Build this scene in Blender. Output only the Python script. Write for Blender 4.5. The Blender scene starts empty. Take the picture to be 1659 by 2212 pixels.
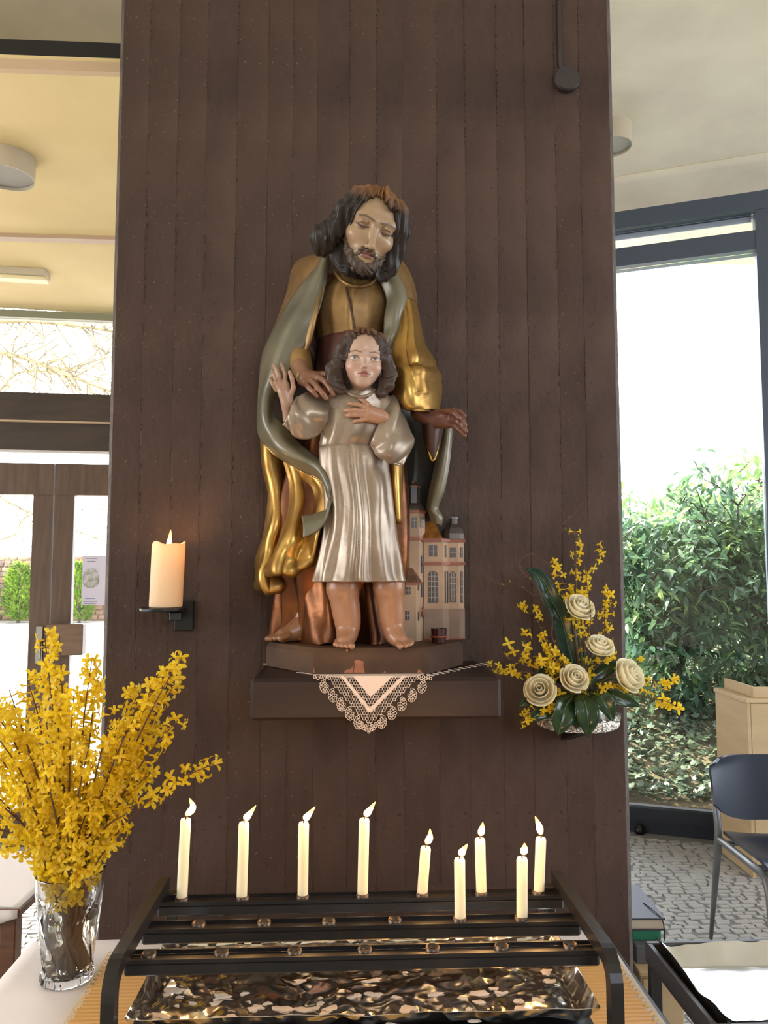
import bpy, bmesh, math, random
import numpy as np
from mathutils import Vector, Matrix, Euler

random.seed(7); np.random.seed(7)
scene = bpy.context.scene
C = scene.collection
PI = math.pi

# ------------------------------------------------------------------ camera
IMW, IMH, F = 1659.0, 2212.0, 1660.0
CAM = Vector((0, 0, 1.55))
YAW, PITCH = math.radians(2.5), math.radians(4.5)
fw = Vector((math.sin(YAW)*math.cos(PITCH), math.cos(YAW)*math.cos(PITCH), math.sin(PITCH)))
rt = Vector((math.cos(YAW), -math.sin(YAW), 0))
up = rt.cross(fw)
cam_d = bpy.data.cameras.new('camera')
cam = bpy.data.objects.new('camera', cam_d); C.objects.link(cam)
cam_d.sensor_fit = 'HORIZONTAL'; cam_d.sensor_width = 36; cam_d.lens = 36*F/IMW
cam_d.clip_start = 0.02; cam_d.clip_end = 200
cam.location = CAM
cam.rotation_euler = Matrix((rt, up, -fw)).transposed().to_euler()
scene.camera = cam

# ------------------------------------------------------------------ world, sun, exposure
scene.view_settings.view_transform = 'Standard'
scene.view_settings.look = 'None'
scene.view_settings.gamma = 1
scene.view_settings.use_curve_mapping = False
scene.view_settings.exposure = 0.15
SKY_STRENGTH = 1.0
world = bpy.data.worlds.new('sky'); scene.world = world; world.use_nodes = True
nt = world.node_tree; nt.nodes.clear()
wo = nt.nodes.new('ShaderNodeOutputWorld'); bg = nt.nodes.new('ShaderNodeBackground')
sky = nt.nodes.new('ShaderNodeTexSky'); sky.sky_type = 'NISHITA'; sky.sun_disc = False
sky.sun_elevation = math.radians(42); sky.sun_rotation = math.radians(-55)
sky.air_density = 1.0; sky.dust_density = 3.0; sky.ozone_density = 1.0
mixw = nt.nodes.new('ShaderNodeMix'); mixw.data_type = 'RGBA'; mixw.inputs[0].default_value = 0.55
mixw.inputs[7].default_value = (8.0, 8.4, 9.2, 1)
nt.links.new(sky.outputs[0], mixw.inputs[6]); nt.links.new(mixw.outputs[2], bg.inputs[0])
bg.inputs[1].default_value = SKY_STRENGTH
nt.links.new(bg.outputs[0], wo.inputs[0])
sun_d = bpy.data.lights.new('sun', 'SUN'); sun_d.energy = 22; sun_d.angle = math.radians(0.6); sun_d.color = (1, .9, .74)
sun = bpy.data.objects.new('sun', sun_d); C.objects.link(sun)
sun.rotation_euler = Vector((-.72, .48, .62)).to_track_quat('Z', 'Y').to_euler()
sun.location = (-6, 12, 9)

# ------------------------------------------------------------------ projection helpers (pixel of the photo -> point at a known depth / height)
def ray(px, py):
    return fw + rt*((px-IMW/2)/F) + up*((IMH/2-py)/F)
def P(px, py, Y):
    d = ray(px, py); return CAM + d*((Y-CAM.y)/d.y)
def PZ(px, py, z):
    d = ray(px, py); return CAM + d*((z-CAM.z)/d.z)
def PPL(px, py, o, n):
    d = ray(px, py); return CAM + d*((o-CAM).dot(n)/d.dot(n))
def camw(xc, d, z=0.0):
    return Vector((xc*math.cos(YAW)+d*math.sin(YAW), -xc*math.sin(YAW)+d*math.cos(YAW), z))

def lin(c):
    def f(v):
        v = v/255.0
        return v/12.92 if v <= .04045 else ((v+.055)/1.055)**2.4
    return tuple(f(v) for v in c)

# ------------------------------------------------------------------ materials
def M(name, col, rough=.5, metal=0., col2=None, vscale=12., vlo=.35, vhi=.65, bump=0., bscale=60., coat=0., spec=.5,
      vcol=False, stretch=(1, 1, 1), detail=4., trans=0., ior=1.45, sub=0., subr=(.1, .06, .03), aniso=None, rvar=0., specks=None):
    m = bpy.data.materials.new(name); m.use_nodes = True
    n = m.node_tree; b = n.nodes['Principled BSDF']
    b.inputs['Roughness'].default_value = rough; b.inputs['Metallic'].default_value = metal
    b.inputs['Coat Weight'].default_value = coat; b.inputs['Coat Roughness'].default_value = .15
    b.inputs['Specular IOR Level'].default_value = spec
    b.inputs['IOR'].default_value = ior
    b.inputs['Transmission Weight'].default_value = trans
    if sub:
        b.inputs['Subsurface Weight'].default_value = sub; b.inputs['Subsurface Radius'].default_value = subr
        b.inputs['Subsurface Scale'].default_value = .05
    c = (*lin(col), 1)
    b.inputs['Base Color'].default_value = c
    tc = n.nodes.new('ShaderNodeTexCoord'); mp = n.nodes.new('ShaderNodeMapping')
    mp.inputs['Scale'].default_value = stretch
    n.links.new(tc.outputs['Object'], mp.inputs[0])
    src = None
    if vcol:
        a = n.nodes.new('ShaderNodeVertexColor'); a.layer_name = 'Col'; src = a.outputs[0]
    if col2 is not None or (vcol and rvar):
        t = n.nodes.new('ShaderNodeTexNoise'); t.inputs['Scale'].default_value = vscale; t.inputs['Detail'].default_value = detail
        n.links.new(mp.outputs[0], t.inputs[0])
        r = n.nodes.new('ShaderNodeMapRange'); r.inputs[1].default_value = vlo; r.inputs[2].default_value = vhi
        n.links.new(t.outputs[0], r.inputs[0])
        mx = n.nodes.new('ShaderNodeMix'); mx.data_type = 'RGBA'
        n.links.new(r.outputs[0], mx.inputs[0])
        if src: n.links.new(src, mx.inputs[6])
        else: mx.inputs[6].default_value = c
        mx.inputs[7].default_value = (*lin(col2), 1) if col2 is not None else c
        src = mx.outputs[2]
        if rvar:
            r2 = n.nodes.new('ShaderNodeMapRange'); r2.inputs[3].default_value = max(.02, rough-rvar); r2.inputs[4].default_value = rough+rvar
            r2.inputs[1].default_value = .3; r2.inputs[2].default_value = .7
            n.links.new(t.outputs[0], r2.inputs[0]); n.links.new(r2.outputs[0], b.inputs['Roughness'])
    if specks is not None and src:
        t3 = n.nodes.new('ShaderNodeTexNoise'); t3.inputs['Scale'].default_value = specks[1]; t3.inputs['Detail'].default_value = 2
        n.links.new(tc.outputs['Object'], t3.inputs[0])
        r3 = n.nodes.new('ShaderNodeMapRange'); r3.inputs[1].default_value = specks[2]; r3.inputs[2].default_value = specks[2]+.04; r3.inputs[4].default_value = .7
        n.links.new(t3.outputs[0], r3.inputs[0]); m3 = n.nodes.new('ShaderNodeMix'); m3.data_type = 'RGBA'
        n.links.new(r3.outputs[0], m3.inputs[0]); n.links.new(src, m3.inputs[6]); m3.inputs[7].default_value = (*lin(specks[0]), 1); src = m3.outputs[2]
    if src: n.links.new(src, b.inputs['Base Color'])
    if bump:
        t2 = n.nodes.new('ShaderNodeTexNoise'); t2.inputs['Scale'].default_value = bscale; t2.inputs['Detail'].default_value = 5
        n.links.new(mp.outputs[0], t2.inputs[0])
        bp = n.nodes.new('ShaderNodeBump'); bp.inputs['Strength'].default_value = bump; bp.inputs['Distance'].default_value = .01
        n.links.new(t2.outputs[0], bp.inputs['Height']); n.links.new(bp.outputs[0], b.inputs['Normal'])
    return m

def pane_mat(name, tint=(1, 1, 1), refl=.5):
    m = bpy.data.materials.new(name); m.use_nodes = True; n = m.node_tree; n.nodes.clear()
    o = n.nodes.new('ShaderNodeOutputMaterial'); tr = n.nodes.new('ShaderNodeBsdfTransparent'); tr.inputs[0].default_value = (*tint, 1)
    gl = n.nodes.new('ShaderNodeBsdfGlossy'); gl.inputs['Roughness'].default_value = .01
    fr = n.nodes.new('ShaderNodeFresnel'); fr.inputs[0].default_value = 1.45
    mx = n.nodes.new('ShaderNodeMixShader')
    n.links.new(fr.outputs[0], mx.inputs[0]); n.links.new(tr.outputs[0], mx.inputs[1]); n.links.new(gl.outputs[0], mx.inputs[2])
    n.links.new(mx.outputs[0], o.inputs[0])
    return m

def leaf_mat(name, col, col2, tr=.4, rough=.4, vscale=3.):
    m = bpy.data.materials.new(name); m.use_nodes = True; n = m.node_tree; n.nodes.clear()
    o = n.nodes.new('ShaderNodeOutputMaterial'); b = n.nodes.new('ShaderNodeBsdfPrincipled')
    b.inputs['Roughness'].default_value = rough
    t = n.nodes.new('ShaderNodeBsdfTranslucent'); mx = n.nodes.new('ShaderNodeMixShader'); mx.inputs[0].default_value = tr
    tc = n.nodes.new('ShaderNodeTexCoord'); ns = n.nodes.new('ShaderNodeTexNoise'); ns.inputs['Scale'].default_value = vscale
    oi = n.nodes.new('ShaderNodeObjectInfo'); ad = n.nodes.new('ShaderNodeVectorMath')
    n.links.new(tc.outputs['Object'], ad.inputs[0]); n.links.new(oi.outputs['Random'], ad.inputs[1]); n.links.new(ad.outputs[0], ns.inputs[0])
    r = n.nodes.new('ShaderNodeMapRange'); r.inputs[1].default_value = .35; r.inputs[2].default_value = .65
    n.links.new(ns.outputs[0], r.inputs[0])
    c = n.nodes.new('ShaderNodeMix'); c.data_type = 'RGBA'; c.inputs[6].default_value = (*lin(col), 1); c.inputs[7].default_value = (*lin(col2), 1)
    n.links.new(r.outputs[0], c.inputs[0]); n.links.new(c.outputs[2], b.inputs[0]); n.links.new(c.outputs[2], t.inputs[0])
    n.links.new(b.outputs[0], mx.inputs[1]); n.links.new(t.outputs[0], mx.inputs[2]); n.links.new(mx.outputs[0], o.inputs[0])
    return m

def emit_mat(name, col, s):
    m = bpy.data.materials.new(name); m.use_nodes = True; n = m.node_tree; n.nodes.clear()
    o = n.nodes.new('ShaderNodeOutputMaterial'); e = n.nodes.new('ShaderNodeEmission')
    e.inputs[0].default_value = (*col, 1); e.inputs[1].default_value = s
    n.links.new(e.outputs[0], o.inputs[0]); return m

# ------------------------------------------------------------------ object helpers
WL = {}
def tag(o, label=None, cat=None, group=None, kind=None):
    if label: o['label'] = label
    if cat: o['category'] = cat
    if group: o['group'] = group
    if kind: o['kind'] = kind
    return o
def thing(name, loc, label, cat, group=None):
    o = bpy.data.objects.new(name, None); C.objects.link(o); o.empty_display_size = .05
    o.location = loc; WL[o.name] = Vector(loc)
    return tag(o, label, cat, group)

def cr(A, n, axis=0):
    """Catmull-Rom upsampling of an array along an axis, n steps per span."""
    A = np.moveaxis(np.asarray(A, float), axis, 0)
    k = A.shape[0]
    E = np.concatenate([[2*A[0]-A[1]], A, [2*A[-1]-A[-2]]])
    out = []
    for i in range(k-1):
        p0, p1, p2, p3 = E[i], E[i+1], E[i+2], E[i+3]
        for j in range(n):
            t = j/n
            out.append(.5*((2*p1)+(-p0+p2)*t+(2*p0-5*p1+4*p2-p3)*t*t+(-p0+3*p1-3*p2+p3)*t**3))
    out.append(A[-1])
    return np.moveaxis(np.array(out), 0, axis)

class MB:
    def __init__(s): s.v = []; s.f = []; s.c = []
    def add(s, vs, fs, col=None):
        k = len(s.v); s.v += [tuple(v) for v in vs]; s.f += [tuple(i+k for i in f) for f in fs]
        if col is not None: s.c += [tuple(col)]*len(vs)
        return s
    def box(s, c, sz, R=None, bev=0.):
        x, y, z = (v/2 for v in sz); b = bev
        c = Vector(c)
        if b:
            vs = []
            for sx in (-1, 1):
                for sy in (-1, 1):
                    for sz_ in (-1, 1):
                        vs += [(sx*x, sy*(y-b), sz_*(z-b)), (sx*(x-b), sy*y, sz_*(z-b)), (sx*(x-b), sy*(y-b), sz_*z)]
            def I(sx, sy, q, k): return (((sx > 0)*2+(sy > 0))*2+(q > 0))*3+k
            fs = []
            for a in (-1, 1):
                fs.append([I(a, -1, -1, 0), I(a, 1, -1, 0), I(a, 1, 1, 0), I(a, -1, 1, 0)][::a])
                fs.append([I(-1, a, -1, 1), I(-1, a, 1, 1), I(1, a, 1, 1), I(1, a, -1, 1)][::a])
                fs.append([I(-1, -1, a, 2), I(1, -1, a, 2), I(1, 1, a, 2), I(-1, 1, a, 2)][::a])
            for a in (-1, 1):
                for d in (-1, 1):
                    fs.append([I(a, d, -1, 0), I(a, d, -1, 1), I(a, d, 1, 1), I(a, d, 1, 0)][::a*d])
                    fs.append([I(a, -1, d, 0), I(a, 1, d, 0), I(a, 1, d, 2), I(a, -1, d, 2)][::a*d])
                    fs.append([I(-1, a, d, 1), I(-1, a, d, 2), I(1, a, d, 2), I(1, a, d, 1)][::a*d])
                    for e in (-1, 1):
                        fs.append([I(a, d, e, 0), I(a, d, e, 1), I(a, d, e, 2)][::a*d*e])
        else:
            vs = [(sx*x, sy*y, q*z) for sx in (-1, 1) for sy in (-1, 1) for q in (-1, 1)]
            fs = [(0, 1, 3, 2), (4, 6, 7, 5), (0, 4, 5, 1), (2, 3, 7, 6), (0, 2, 6, 4), (1, 5, 7, 3)]
        vs = [Vector(v) for v in vs]
        if R is not None: vs = [R @ v for v in vs]
        return s.add([v+c for v in vs], fs)
    def tube(s, pts, rad, n=8, cap=True, flat=1.0):
        pts = [Vector(p) for p in pts]; k = len(pts)
        if not hasattr(rad, '__len__'): rad = [rad]*k
        t0 = (pts[1]-pts[0]).normalized()
        ref = Vector((0, 0, 1)) if abs(t0.z) < .9 else Vector((1, 0, 0))
        u = t0.cross(ref).normalized()
        vs = []
        for i in range(k):
            t = (pts[min(i+1, k-1)]-pts[max(i-1, 0)]).normalized()
            u = (u-t*u.dot(t))
            u = u.normalized() if u.length > 1e-6 else t.orthogonal().normalized()
            w = t.cross(u)
            for j in range(n):
                a = 2*PI*j/n
                vs.append(pts[i]+u*(math.cos(a)*rad[i])+w*(math.sin(a)*rad[i]*flat))
        fs = [(i*n+j, i*n+(j+1) % n, (i+1)*n+(j+1) % n, (i+1)*n+j) for i in range(k-1) for j in range(n)]
        if cap: fs += [tuple(range(n))[::-1], tuple((k-1)*n+j for j in range(n))]
        return s.add(vs, fs)
    def lathe(s, prof, c, n=32, fn=None, capb=True, capt=True):
        """prof: (r, z); fn(angle, i)-> radius factor"""
        c = Vector(c); vs = []
        for i, (r, z) in enumerate(prof):
            for j in range(n):
                a = 2*PI*j/n; q = r*(fn(a, i) if fn else 1)
                vs.append(c+Vector((q*math.cos(a), q*math.sin(a), z)))
        k = len(prof)
        fs = [(i*n+j, i*n+(j+1) % n, (i+1)*n+(j+1) % n, (i+1)*n+j) for i in range(k-1) for j in range(n)]
        if capb: fs.append(tuple(range(n))[::-1])
        if capt: fs.append(tuple((k-1)*n+j for j in range(n)))
        return s.add(vs, fs)
    def prism(s, poly, z0, z1, top=None):
        """poly: list of (x, y); top: optional different polygon at z1"""
        n = len(poly); top = top or poly
        vs = [(x, y, z0) for x, y in poly]+[(x, y, z1) for x, y in top]
        fs = [(j, (j+1) % n, n+(j+1) % n, n+j) for j in range(n)]+[tuple(range(n))[::-1], tuple(range(n, 2*n))]
        a = sum(poly[i][0]*poly[(i+1) % n][1]-poly[(i+1) % n][0]*poly[i][1] for i in range(n))
        if a < 0: fs = [f[::-1] for f in fs]
        return s.add(vs, fs)
    def grid(s, G, t=0., closed=False):
        """G: R x K x 3 array; t>0: give it a thickness behind the surface"""
        G = np.asarray(G); R, K = G.shape[:2]
        kk = K if closed else K-1
        fs = [(i*K+j, i*K+(j+1) % K, (i+1)*K+(j+1) % K, (i+1)*K+j) for i in range(R-1) for j in range(kk)]
        if not t: return s.add(G.reshape(-1, 3), fs)
        du = np.gradient(G, axis=0); dv = np.gradient(G, axis=1)
        if closed: dv = np.roll(G, -1, 1)-np.roll(G, 1, 1)
        N = np.cross(du, dv); L = np.linalg.norm(N, axis=2, keepdims=True); L[L < 1e-12] = 1; N /= L
        H = G+N*t
        m = R*K
        fs2 = [tuple(m+i for i in f[::-1]) for f in fs]
        side = []
        if not closed:
            for i in range(R-1):
                a, b = i*K, (i+1)*K
                side.append((a, b, m+b, m+a)); a += K-1; b += K-1; side.append((b, a, m+a, m+b))
        for j in range(kk):
            a, b = j, (j+1) % K
            side.append((b, a, m+a, m+b)); a += (R-1)*K; b += (R-1)*K; side.append((a, b, m+b, m+a))
        return s.add(np.concatenate([G.reshape(-1, 3), H.reshape(-1, 3)]), fs+fs2+side)
    def build(s, name, mat, parent=None, smooth=False, origin=None, ang=None):
        A = np.array(s.v, float)
        if origin is None:
            lo, hi = A.min(0), A.max(0); origin = Vector(((lo[0]+hi[0])/2, (lo[1]+hi[1])/2, lo[2]))
        origin = Vector(origin)
        me = bpy.data.meshes.new(name)
        me.from_pydata((A-np.array(origin)).tolist(), [], s.f)
        if s.c and len(s.c) == len(s.v):
            ca = me.color_attributes.new('Col', 'FLOAT_COLOR', 'POINT')
            arr = np.ones((len(s.v), 4), 'f'); arr[:, :3] = np.array(s.c)[:, :3]; ca.data.foreach_set('color', arr.ravel())
        me.update()
        if smooth:
            me.polygons.foreach_set('use_smooth', [True]*len(me.polygons))
            if ang:
                try: me.set_sharp_from_angle(angle=math.radians(ang))
                except Exception: pass
        if mat: me.materials.append(mat)
        o = bpy.data.objects.new(name, me); C.objects.link(o)
        put(o, origin, parent)
        return o

def put(o, wloc, parent=None):
    WL[o.name] = Vector(wloc)
    if parent is not None:
        o.parent = parent; o.location = Vector(wloc)-WL[parent.name]
    else: o.location = wloc
    return o
def copyobj(src, wloc, rot=None, parent=None, scale=None):
    o = src.copy(); C.objects.link(o)
    put(o, wloc, parent)
    if rot is not None: o.rotation_euler = rot
    if scale is not None: o.scale = scale if hasattr(scale, '__len__') else (scale,)*3
    return o
def struct(o, label, cat='wall'): return tag(o, label, cat, kind='structure')
def RZ(a): return Matrix.Rotation(a, 3, 'Z')

# ------------------------------------------------------------------ shared materials
m_conc = M('dark_board_concrete', (80, 60, 49), .62, col2=(60, 45, 38), vscale=4, detail=8, bump=.28, bscale=70, stretch=(1, 1, .6), spec=.35, rvar=.12, specks=((124, 102, 88), 150, .70))
m_conc2 = M('dark_board_concrete_b', (83, 63, 52), .6, col2=(61, 46, 39), vscale=5, detail=8, bump=.28, bscale=75, stretch=(1, 1, .6), spec=.35, rvar=.12, specks=((34, 27, 24), 110, .69))
m_concedge = M('raw_concrete_edge', (96, 84, 74), .8, col2=(70, 60, 54), vscale=20, bump=.6, bscale=90)
m_ceil_lo = M('cream_ceiling_paint', (236, 214, 158), .7, col2=(228, 204, 148), vscale=2, bump=.05)
m_ceil_hi = M('plaster_ceiling', (236, 228, 204), .8, col2=(222, 213, 192), vscale=2.5, bump=.5, bscale=7)
m_wall = M('pale_plaster', (190, 182, 168), .8, bump=.2, bscale=20)
m_trimw = M('cream_trim', (206, 178, 142), .5)
m_wood_d = M('dark_door_wood', (98, 78, 62), .45, col2=(80, 62, 50), vscale=6, stretch=(6, 6, .6))
m_beam = M('dark_beam_wood', (66, 54, 46), .5, col2=(54, 44, 38), vscale=5, stretch=(.6, 6, 6))
m_frame = M('blue_grey_metal_frame', (74, 84, 98), .45)
m_black = M('black_painted_steel', (20, 19, 20), .38, bump=.05, bscale=200)
m_pane = pane_mat('clear_pane')
m_grout = M('dark_terrazzo_matrix', (128, 126, 122), .55, bump=.1, bscale=80)
m_stonefl = M('pale_floor_stone', (186, 183, 176), .42, col2=(170, 167, 162), vscale=9)

# ------------------------------------------------------------------ pillar
PY = 1.90
XL, XR = P(240, 900, PY).x, P(1336, 900, PY).x
ZT = 3.92
pil = MB()
cf = .022
pil.prism([(XL-.012, PY+.03), (XL+.006, PY+.004), (XR-.006, PY+.004), (XR+.014, PY+.03), (XR+.014, PY+.42), (XL-.012, PY+.42)], 0, ZT)
pillar = struct(pil.build('wall_pillar', m_concedge), 'wide dark brown board-formed concrete pillar behind the statue', 'pillar')
seams = [XL+.004]
rs = random.Random(3)
while seams[-1] < XR-.12: seams.append(seams[-1]+rs.uniform(.062, .088))
seams.append(XR-.004)
for i in range(len(seams)-1):
    a, b = seams[i]+.0001, seams[i+1]-.0001
    off = rs.uniform(0, .0014)
    k = MB(); R = 90
    zs = np.linspace(0, ZT-.002, R)
    cols = [a, a+.002, (a+b)/2, b-.002, b]
    G = np.zeros((R, 5, 3))
    for r in range(R):
        for j, x in enumerate(cols):
            e = rs.uniform(-.0006, .0002) if j in (0, 4) else 0
            yy = PY+off*.6+(.0004 if j in (0, 4) else 0)+rs.uniform(0, .0009)
            G[r, j] = (x+e, yy, zs[r])
    k.grid(G, 0.006)
    if rs.random() < .8:
        for r in range(120):                    # ragged fins of cement squeezed out between the boards
            z = rs.uniform(.7, 3.6); h = rs.uniform(.002, .012)
            k.box((b+.0004, PY+off*.6+.0002, z), (rs.uniform(.0012, .0035), .0035, h), RZ(rs.uniform(-.3, .3)))
    k.build('board_imprint', m_conc if rs.random() < .6 else m_conc2, pillar)
# old surface-mounted cable box on the pillar
cb = thing('junction_box', P(1222, 175, PY-.01), 'round dark junction box with a cable at top right of pillar', 'junction box')
k = MB(); c0 = P(1222, 176, PY)
vs = []
prof = [(.0, 0), (.034, 0), (.034, .014), (.031, .019), (0, .019)]
k.lathe([(max(r, .0005), z) for r, z in prof], (0, 0, 0), 28)
k.v = [(c0.x+v[0], PY-v[2], c0.z+v[1]) for v in k.v]; k.f = [f[::-1] for f in k.f]
m_box = M('brown_painted_box', (52, 45, 44), .5)
k.build('cover', m_box, cb)
k = MB(); t1 = P(1206, -20, PY-.004)
k.tube([c0+Vector((-.012, -.006, .02)), c0+Vector((-.016, -.006, .06)), Vector((t1.x, PY-.006, t1.z)), Vector((t1.x-.004, PY-.006, 3.6))], .0055, 8)
k.build('cable', m_box, cb, True)

# ------------------------------------------------------------------ floor with broken-stone paving
ROOM_X0, ROOM_X1, ROOM_Y0 = -5.2, 5.2, -4.2
wA, wB = PZ(1360, 1789, 0), PZ(1522, 1806, 0)           # foot of the right-hand glazing
we = (wB-wA).normalized(); wn = Vector((-we.y, we.x, 0))  # wn points outdoors
if wn.y < 0: wn = -wn
gA, gB = camw(-2.32, 4.65), camw(-1.694, 4.735)         # foot of the left-hand glazing
ge = (gB-gA).normalized(); gn = Vector((-ge.y, ge.x, 0))
if gn.y < 0: gn = -gn
k = MB(); k.box((0, (ROOM_Y0+5.6)/2, -.06), (10.4, 5.6-ROOM_Y0, .1))
floor = struct(k.build('floor', m_grout), 'floor of pale broken stones set in grey mortar', 'floor')
def in_frame(p, mx=40):
    d = p-CAM; z = d.dot(fw)
    if z < .2: return False
    x = IMW/2+F*d.dot(rt)/z; y = IMH/2-F*d.dot(up)/z
    return -mx < x < IMW+mx and -mx < y < IMH+mx, x, y
rs = random.Random(11)
near = []; rest = MB()
wf = wA+we*(-.3)
# rows of skewed quadrilateral stones
y = .2
while y < 5.2:
    rh = rs.uniform(.036, .046)
    x = -3.6+rs.uniform(0, .05)
    while x < 3.4:
        w = rs.uniform(.05, .085)
        s1 = [rs.uniform(-.011, .011) for _ in range(8)]
        q = [Vector((x+.004+s1[0], y+.004+s1[1], 0)), Vector((x+w-.004+s1[2], y+.004+s1[3], 0)),
             Vector((x+w-.004+s1[4], y+rh-.003+s1[5], 0)), Vector((x+.004+s1[6], y+rh-.003+s1[7], 0))]
        c = sum(q, Vector())/4
        q = [c+(p-c)*.93 for p in q]
        keep = (c-wA).dot(wn) < -.12 and (c-gA).dot(gn) < -.1
        if keep:
            fr = in_frame(c)
            vis = fr and fr[0] and ((fr[1] > 1362 and fr[2] < 2210 and c.x > .6))
            if vis and c.y > 1.7: near.append((c.y, q))
            else:
                vs = [(p.x, p.y, -.011) for p in q]+[(p.x, p.y, -.005) for p in q]
                rest.add(vs, [(4, 5, 6, 7), (0, 1, 5, 4), (1, 2, 6, 5), (2, 3, 7, 6), (3, 0, 4, 7)])
        x += w
    y += rh
near.sort(key=lambda t: t[0])
for i, (d, q) in enumerate(near):
    vs = [(p.x, p.y, -.011) for p in q]+[(p.x, p.y, -.005) for p in q]
    fs = [(4, 5, 6, 7), (0, 1, 5, 4), (1, 2, 6, 5), (2, 3, 7, 6), (3, 0, 4, 7)]
    if i < 300:
        k = MB(); k.add(vs, fs); k.build('paving_stone', m_stonefl, floor)
    else: rest.add(vs, fs)
o = rest.build('paving_stones', m_stonefl, floor); tag(o, kind='stuff')

# ------------------------------------------------------------------ glazing helpers: boxes set in a vertical plane
class Plane:
    def __init__(s, o, e, n): s.o, s.e, s.n = Vector(o), e, n
    def sz(s, px, py):
        p = PPL(px, py, s.o, s.n); return (p-s.o).dot(s.e), p.z
    def box(s, k, s0, s1, z0, z1, th, off=0., bev=0.):
        R = Matrix((s.e, s.n, Vector((0, 0, 1)))).transposed()
        c = s.o+s.e*((s0+s1)/2)+s.n*off; c.z = (z0+z1)/2
        return k.box(c, (abs(s1-s0), th, abs(z1-z0)), R, bev)
GLZ = Plane(gA, ge, gn); WIN = Plane(wA, we, wn)
def zG(py, px=110): return GLZ.sz(px, py)[1]
def sG(px, py=1150): return GLZ.sz(px, py)[0]
sL, sR_ = -3.0, 1.05
zt = zG(678)
# low ceiling on the left
zc = zG(672)
edge = PZ(130, 150, zc)
k = MB()
gl_end = gA+ge*sR_
k.prism([(-5.2, edge.y-.03), (-.35, edge.y+.03), (-.35, 5.0), (-5.2, 4.25)], zc, zc+.06)
ceil_low = struct(k.build('ceiling_low', m_ceil_lo), 'cream suspended ceiling over the doors on the left', 'ceiling')
k = MB(); k.prism([(-5.2, edge.y-.055), (-.35, edge.y+.005), (-.35, edge.y+.03), (-5.2, edge.y-.03)], zc-.004, zc+.03)
k.build('trim_edge', m_trimw, ceil_low)
k = MB(); k.prism([(-5.2, edge.y-.02), (-.35, edge.y+.04), (-.35, edge.y+.10), (-5.2, edge.y+.04)], zc+.06, zc+.12)
k.build('void_shade_strip', m_black, ceil_low)  # black strip stands in for the shade of the void above the slab
r1 = PZ(120, 506, zc)
k = MB(); k.prism([(-5.2, r1.y-.07), (-.35, r1.y+.02), (-.35, r1.y+.07), (-5.2, r1.y-.02)], zc-.02, zc+.001)
struct(k.build('trim_1', M('rail_paint', (190, 165, 140), .4)), 'narrow rail across the cream ceiling', 'trim')
# upper plaster ceiling with a cove down to the window on the right
zh = 3.90
cove = []
k = MB()
h0 = [(-5.3, ROOM_Y0-.2), (5.4, ROOM_Y0-.2), (5.4, 5.6), (-5.3, 5.6)]
k.prism(h0, zh, zh+.1)
ceil_hi = struct(k.build('ceiling', m_ceil_hi), 'uneven grey-beige plaster ceiling', 'ceiling')
zwt = P(1335, 455, (wA.y)).z - .02
prof = []
G = []
for i in range(9):
    a = i/8*PI/2
    d = .42*(1-math.sin(a)); z = zh-.10*(1-math.cos(a))
    G.append([tuple(wA+we*s_-wn*d+Vector((0, 0, z))) for s_ in np.linspace(-1.2, 4.2, 12)])
k = MB(); k.grid(np.array(G), .01)
k.build('cove', m_ceil_hi, ceil_hi, True)

# ------------------------------------------------------------------ left glazing with doors
win = thing('window_1', gA+ge*0, 'tall timber glazing with a bare tree behind it, left of pillar', 'window'); win['kind'] = 'structure'
def gpart(name, m, s0, s1, z0, z1, th, off=0., par=None, bev=0.):
    k = MB(); GLZ.box(k, s0, s1, z0, z1, th, off, bev); return k.build(name, m, par or win)
gpart('head_rail', M('grey_green_rail', (140, 142, 122), .4), sL, sR_, zG(692), zt+.004, .08)
gpart('transom_beam', m_beam, sL, sR_, zG(914), zG(857), .16, -.02)
gpart('transom_beam', m_beam, sL, sR_, zG(976), zG(917.5), .12, .0)
gpart('beam_strip', m_trimw, sL, sR_, zG(917.5), zG(914), .13, -.02)
gpart('pane', m_pane, sL, sR_, zG(857), zG(692), .006)
gpart('pane', m_pane, sL, sR_, zG(1003), zG(976), .006)
gpart('side_post', m_wood_d, sL-.1, sL, 0, zt, .12)
def door(no, s0, s1, label, knob):
    d = thing('door_%d' % no, GLZ.o+ge*((s0+s1)/2), label, 'door'); d['kind'] = 'structure'
    st = .115; zt_ = zG(1003); zg = zG(1070)
    gpart('door_frame', m_wood_d, s0, s1, zg, zt_, .07, 0, d)
    gpart('stile', m_wood_d, s0, s0+st, 0, zg, .06, 0, d)
    gpart('stile', m_wood_d, s1-st, s1, 0, zg, .06, 0, d)
    gpart('bottom_rail', m_wood_d, s0+st, s1-st, 0, .16, .06, 0, d)
    gpart('pane', m_pane, s0+st, s1-st, .16, zg, .006, 0, d)
    return d
sm = sG(117)
dl = door(1, sm-.92, sm-.004, 'brown glazed door leaf left of the meeting stiles', 0)
dr = door(2, sm+.004, sm+.92, 'brown glazed door leaf partly hidden by the pillar, with push box', 1)
gpart('push_box', M('door_box_wood', (122, 96, 76), .45, col2=(104, 82, 66), vscale=5, stretch=(.5, 5, 8)), sG(119), sG(196), zG(1412), zG(1346), .09, -.075, dr, .006)
h = gpart('lock_plate', M('brushed_metal', (170, 168, 160), .35, 1.), sG(89), sG(104), zG(1432), zG(1352), .008, -.035, dl, .002)
k = MB(); p0 = PPL(96, 1385, GLZ.o, gn)-gn*.04
k.tube([p0, p0-gn*.04, p0-gn*.045-Vector((0, 0, .11))], .007, 8); k.build('lever', bpy.data.materials['brushed_metal'], h, True)
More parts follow.
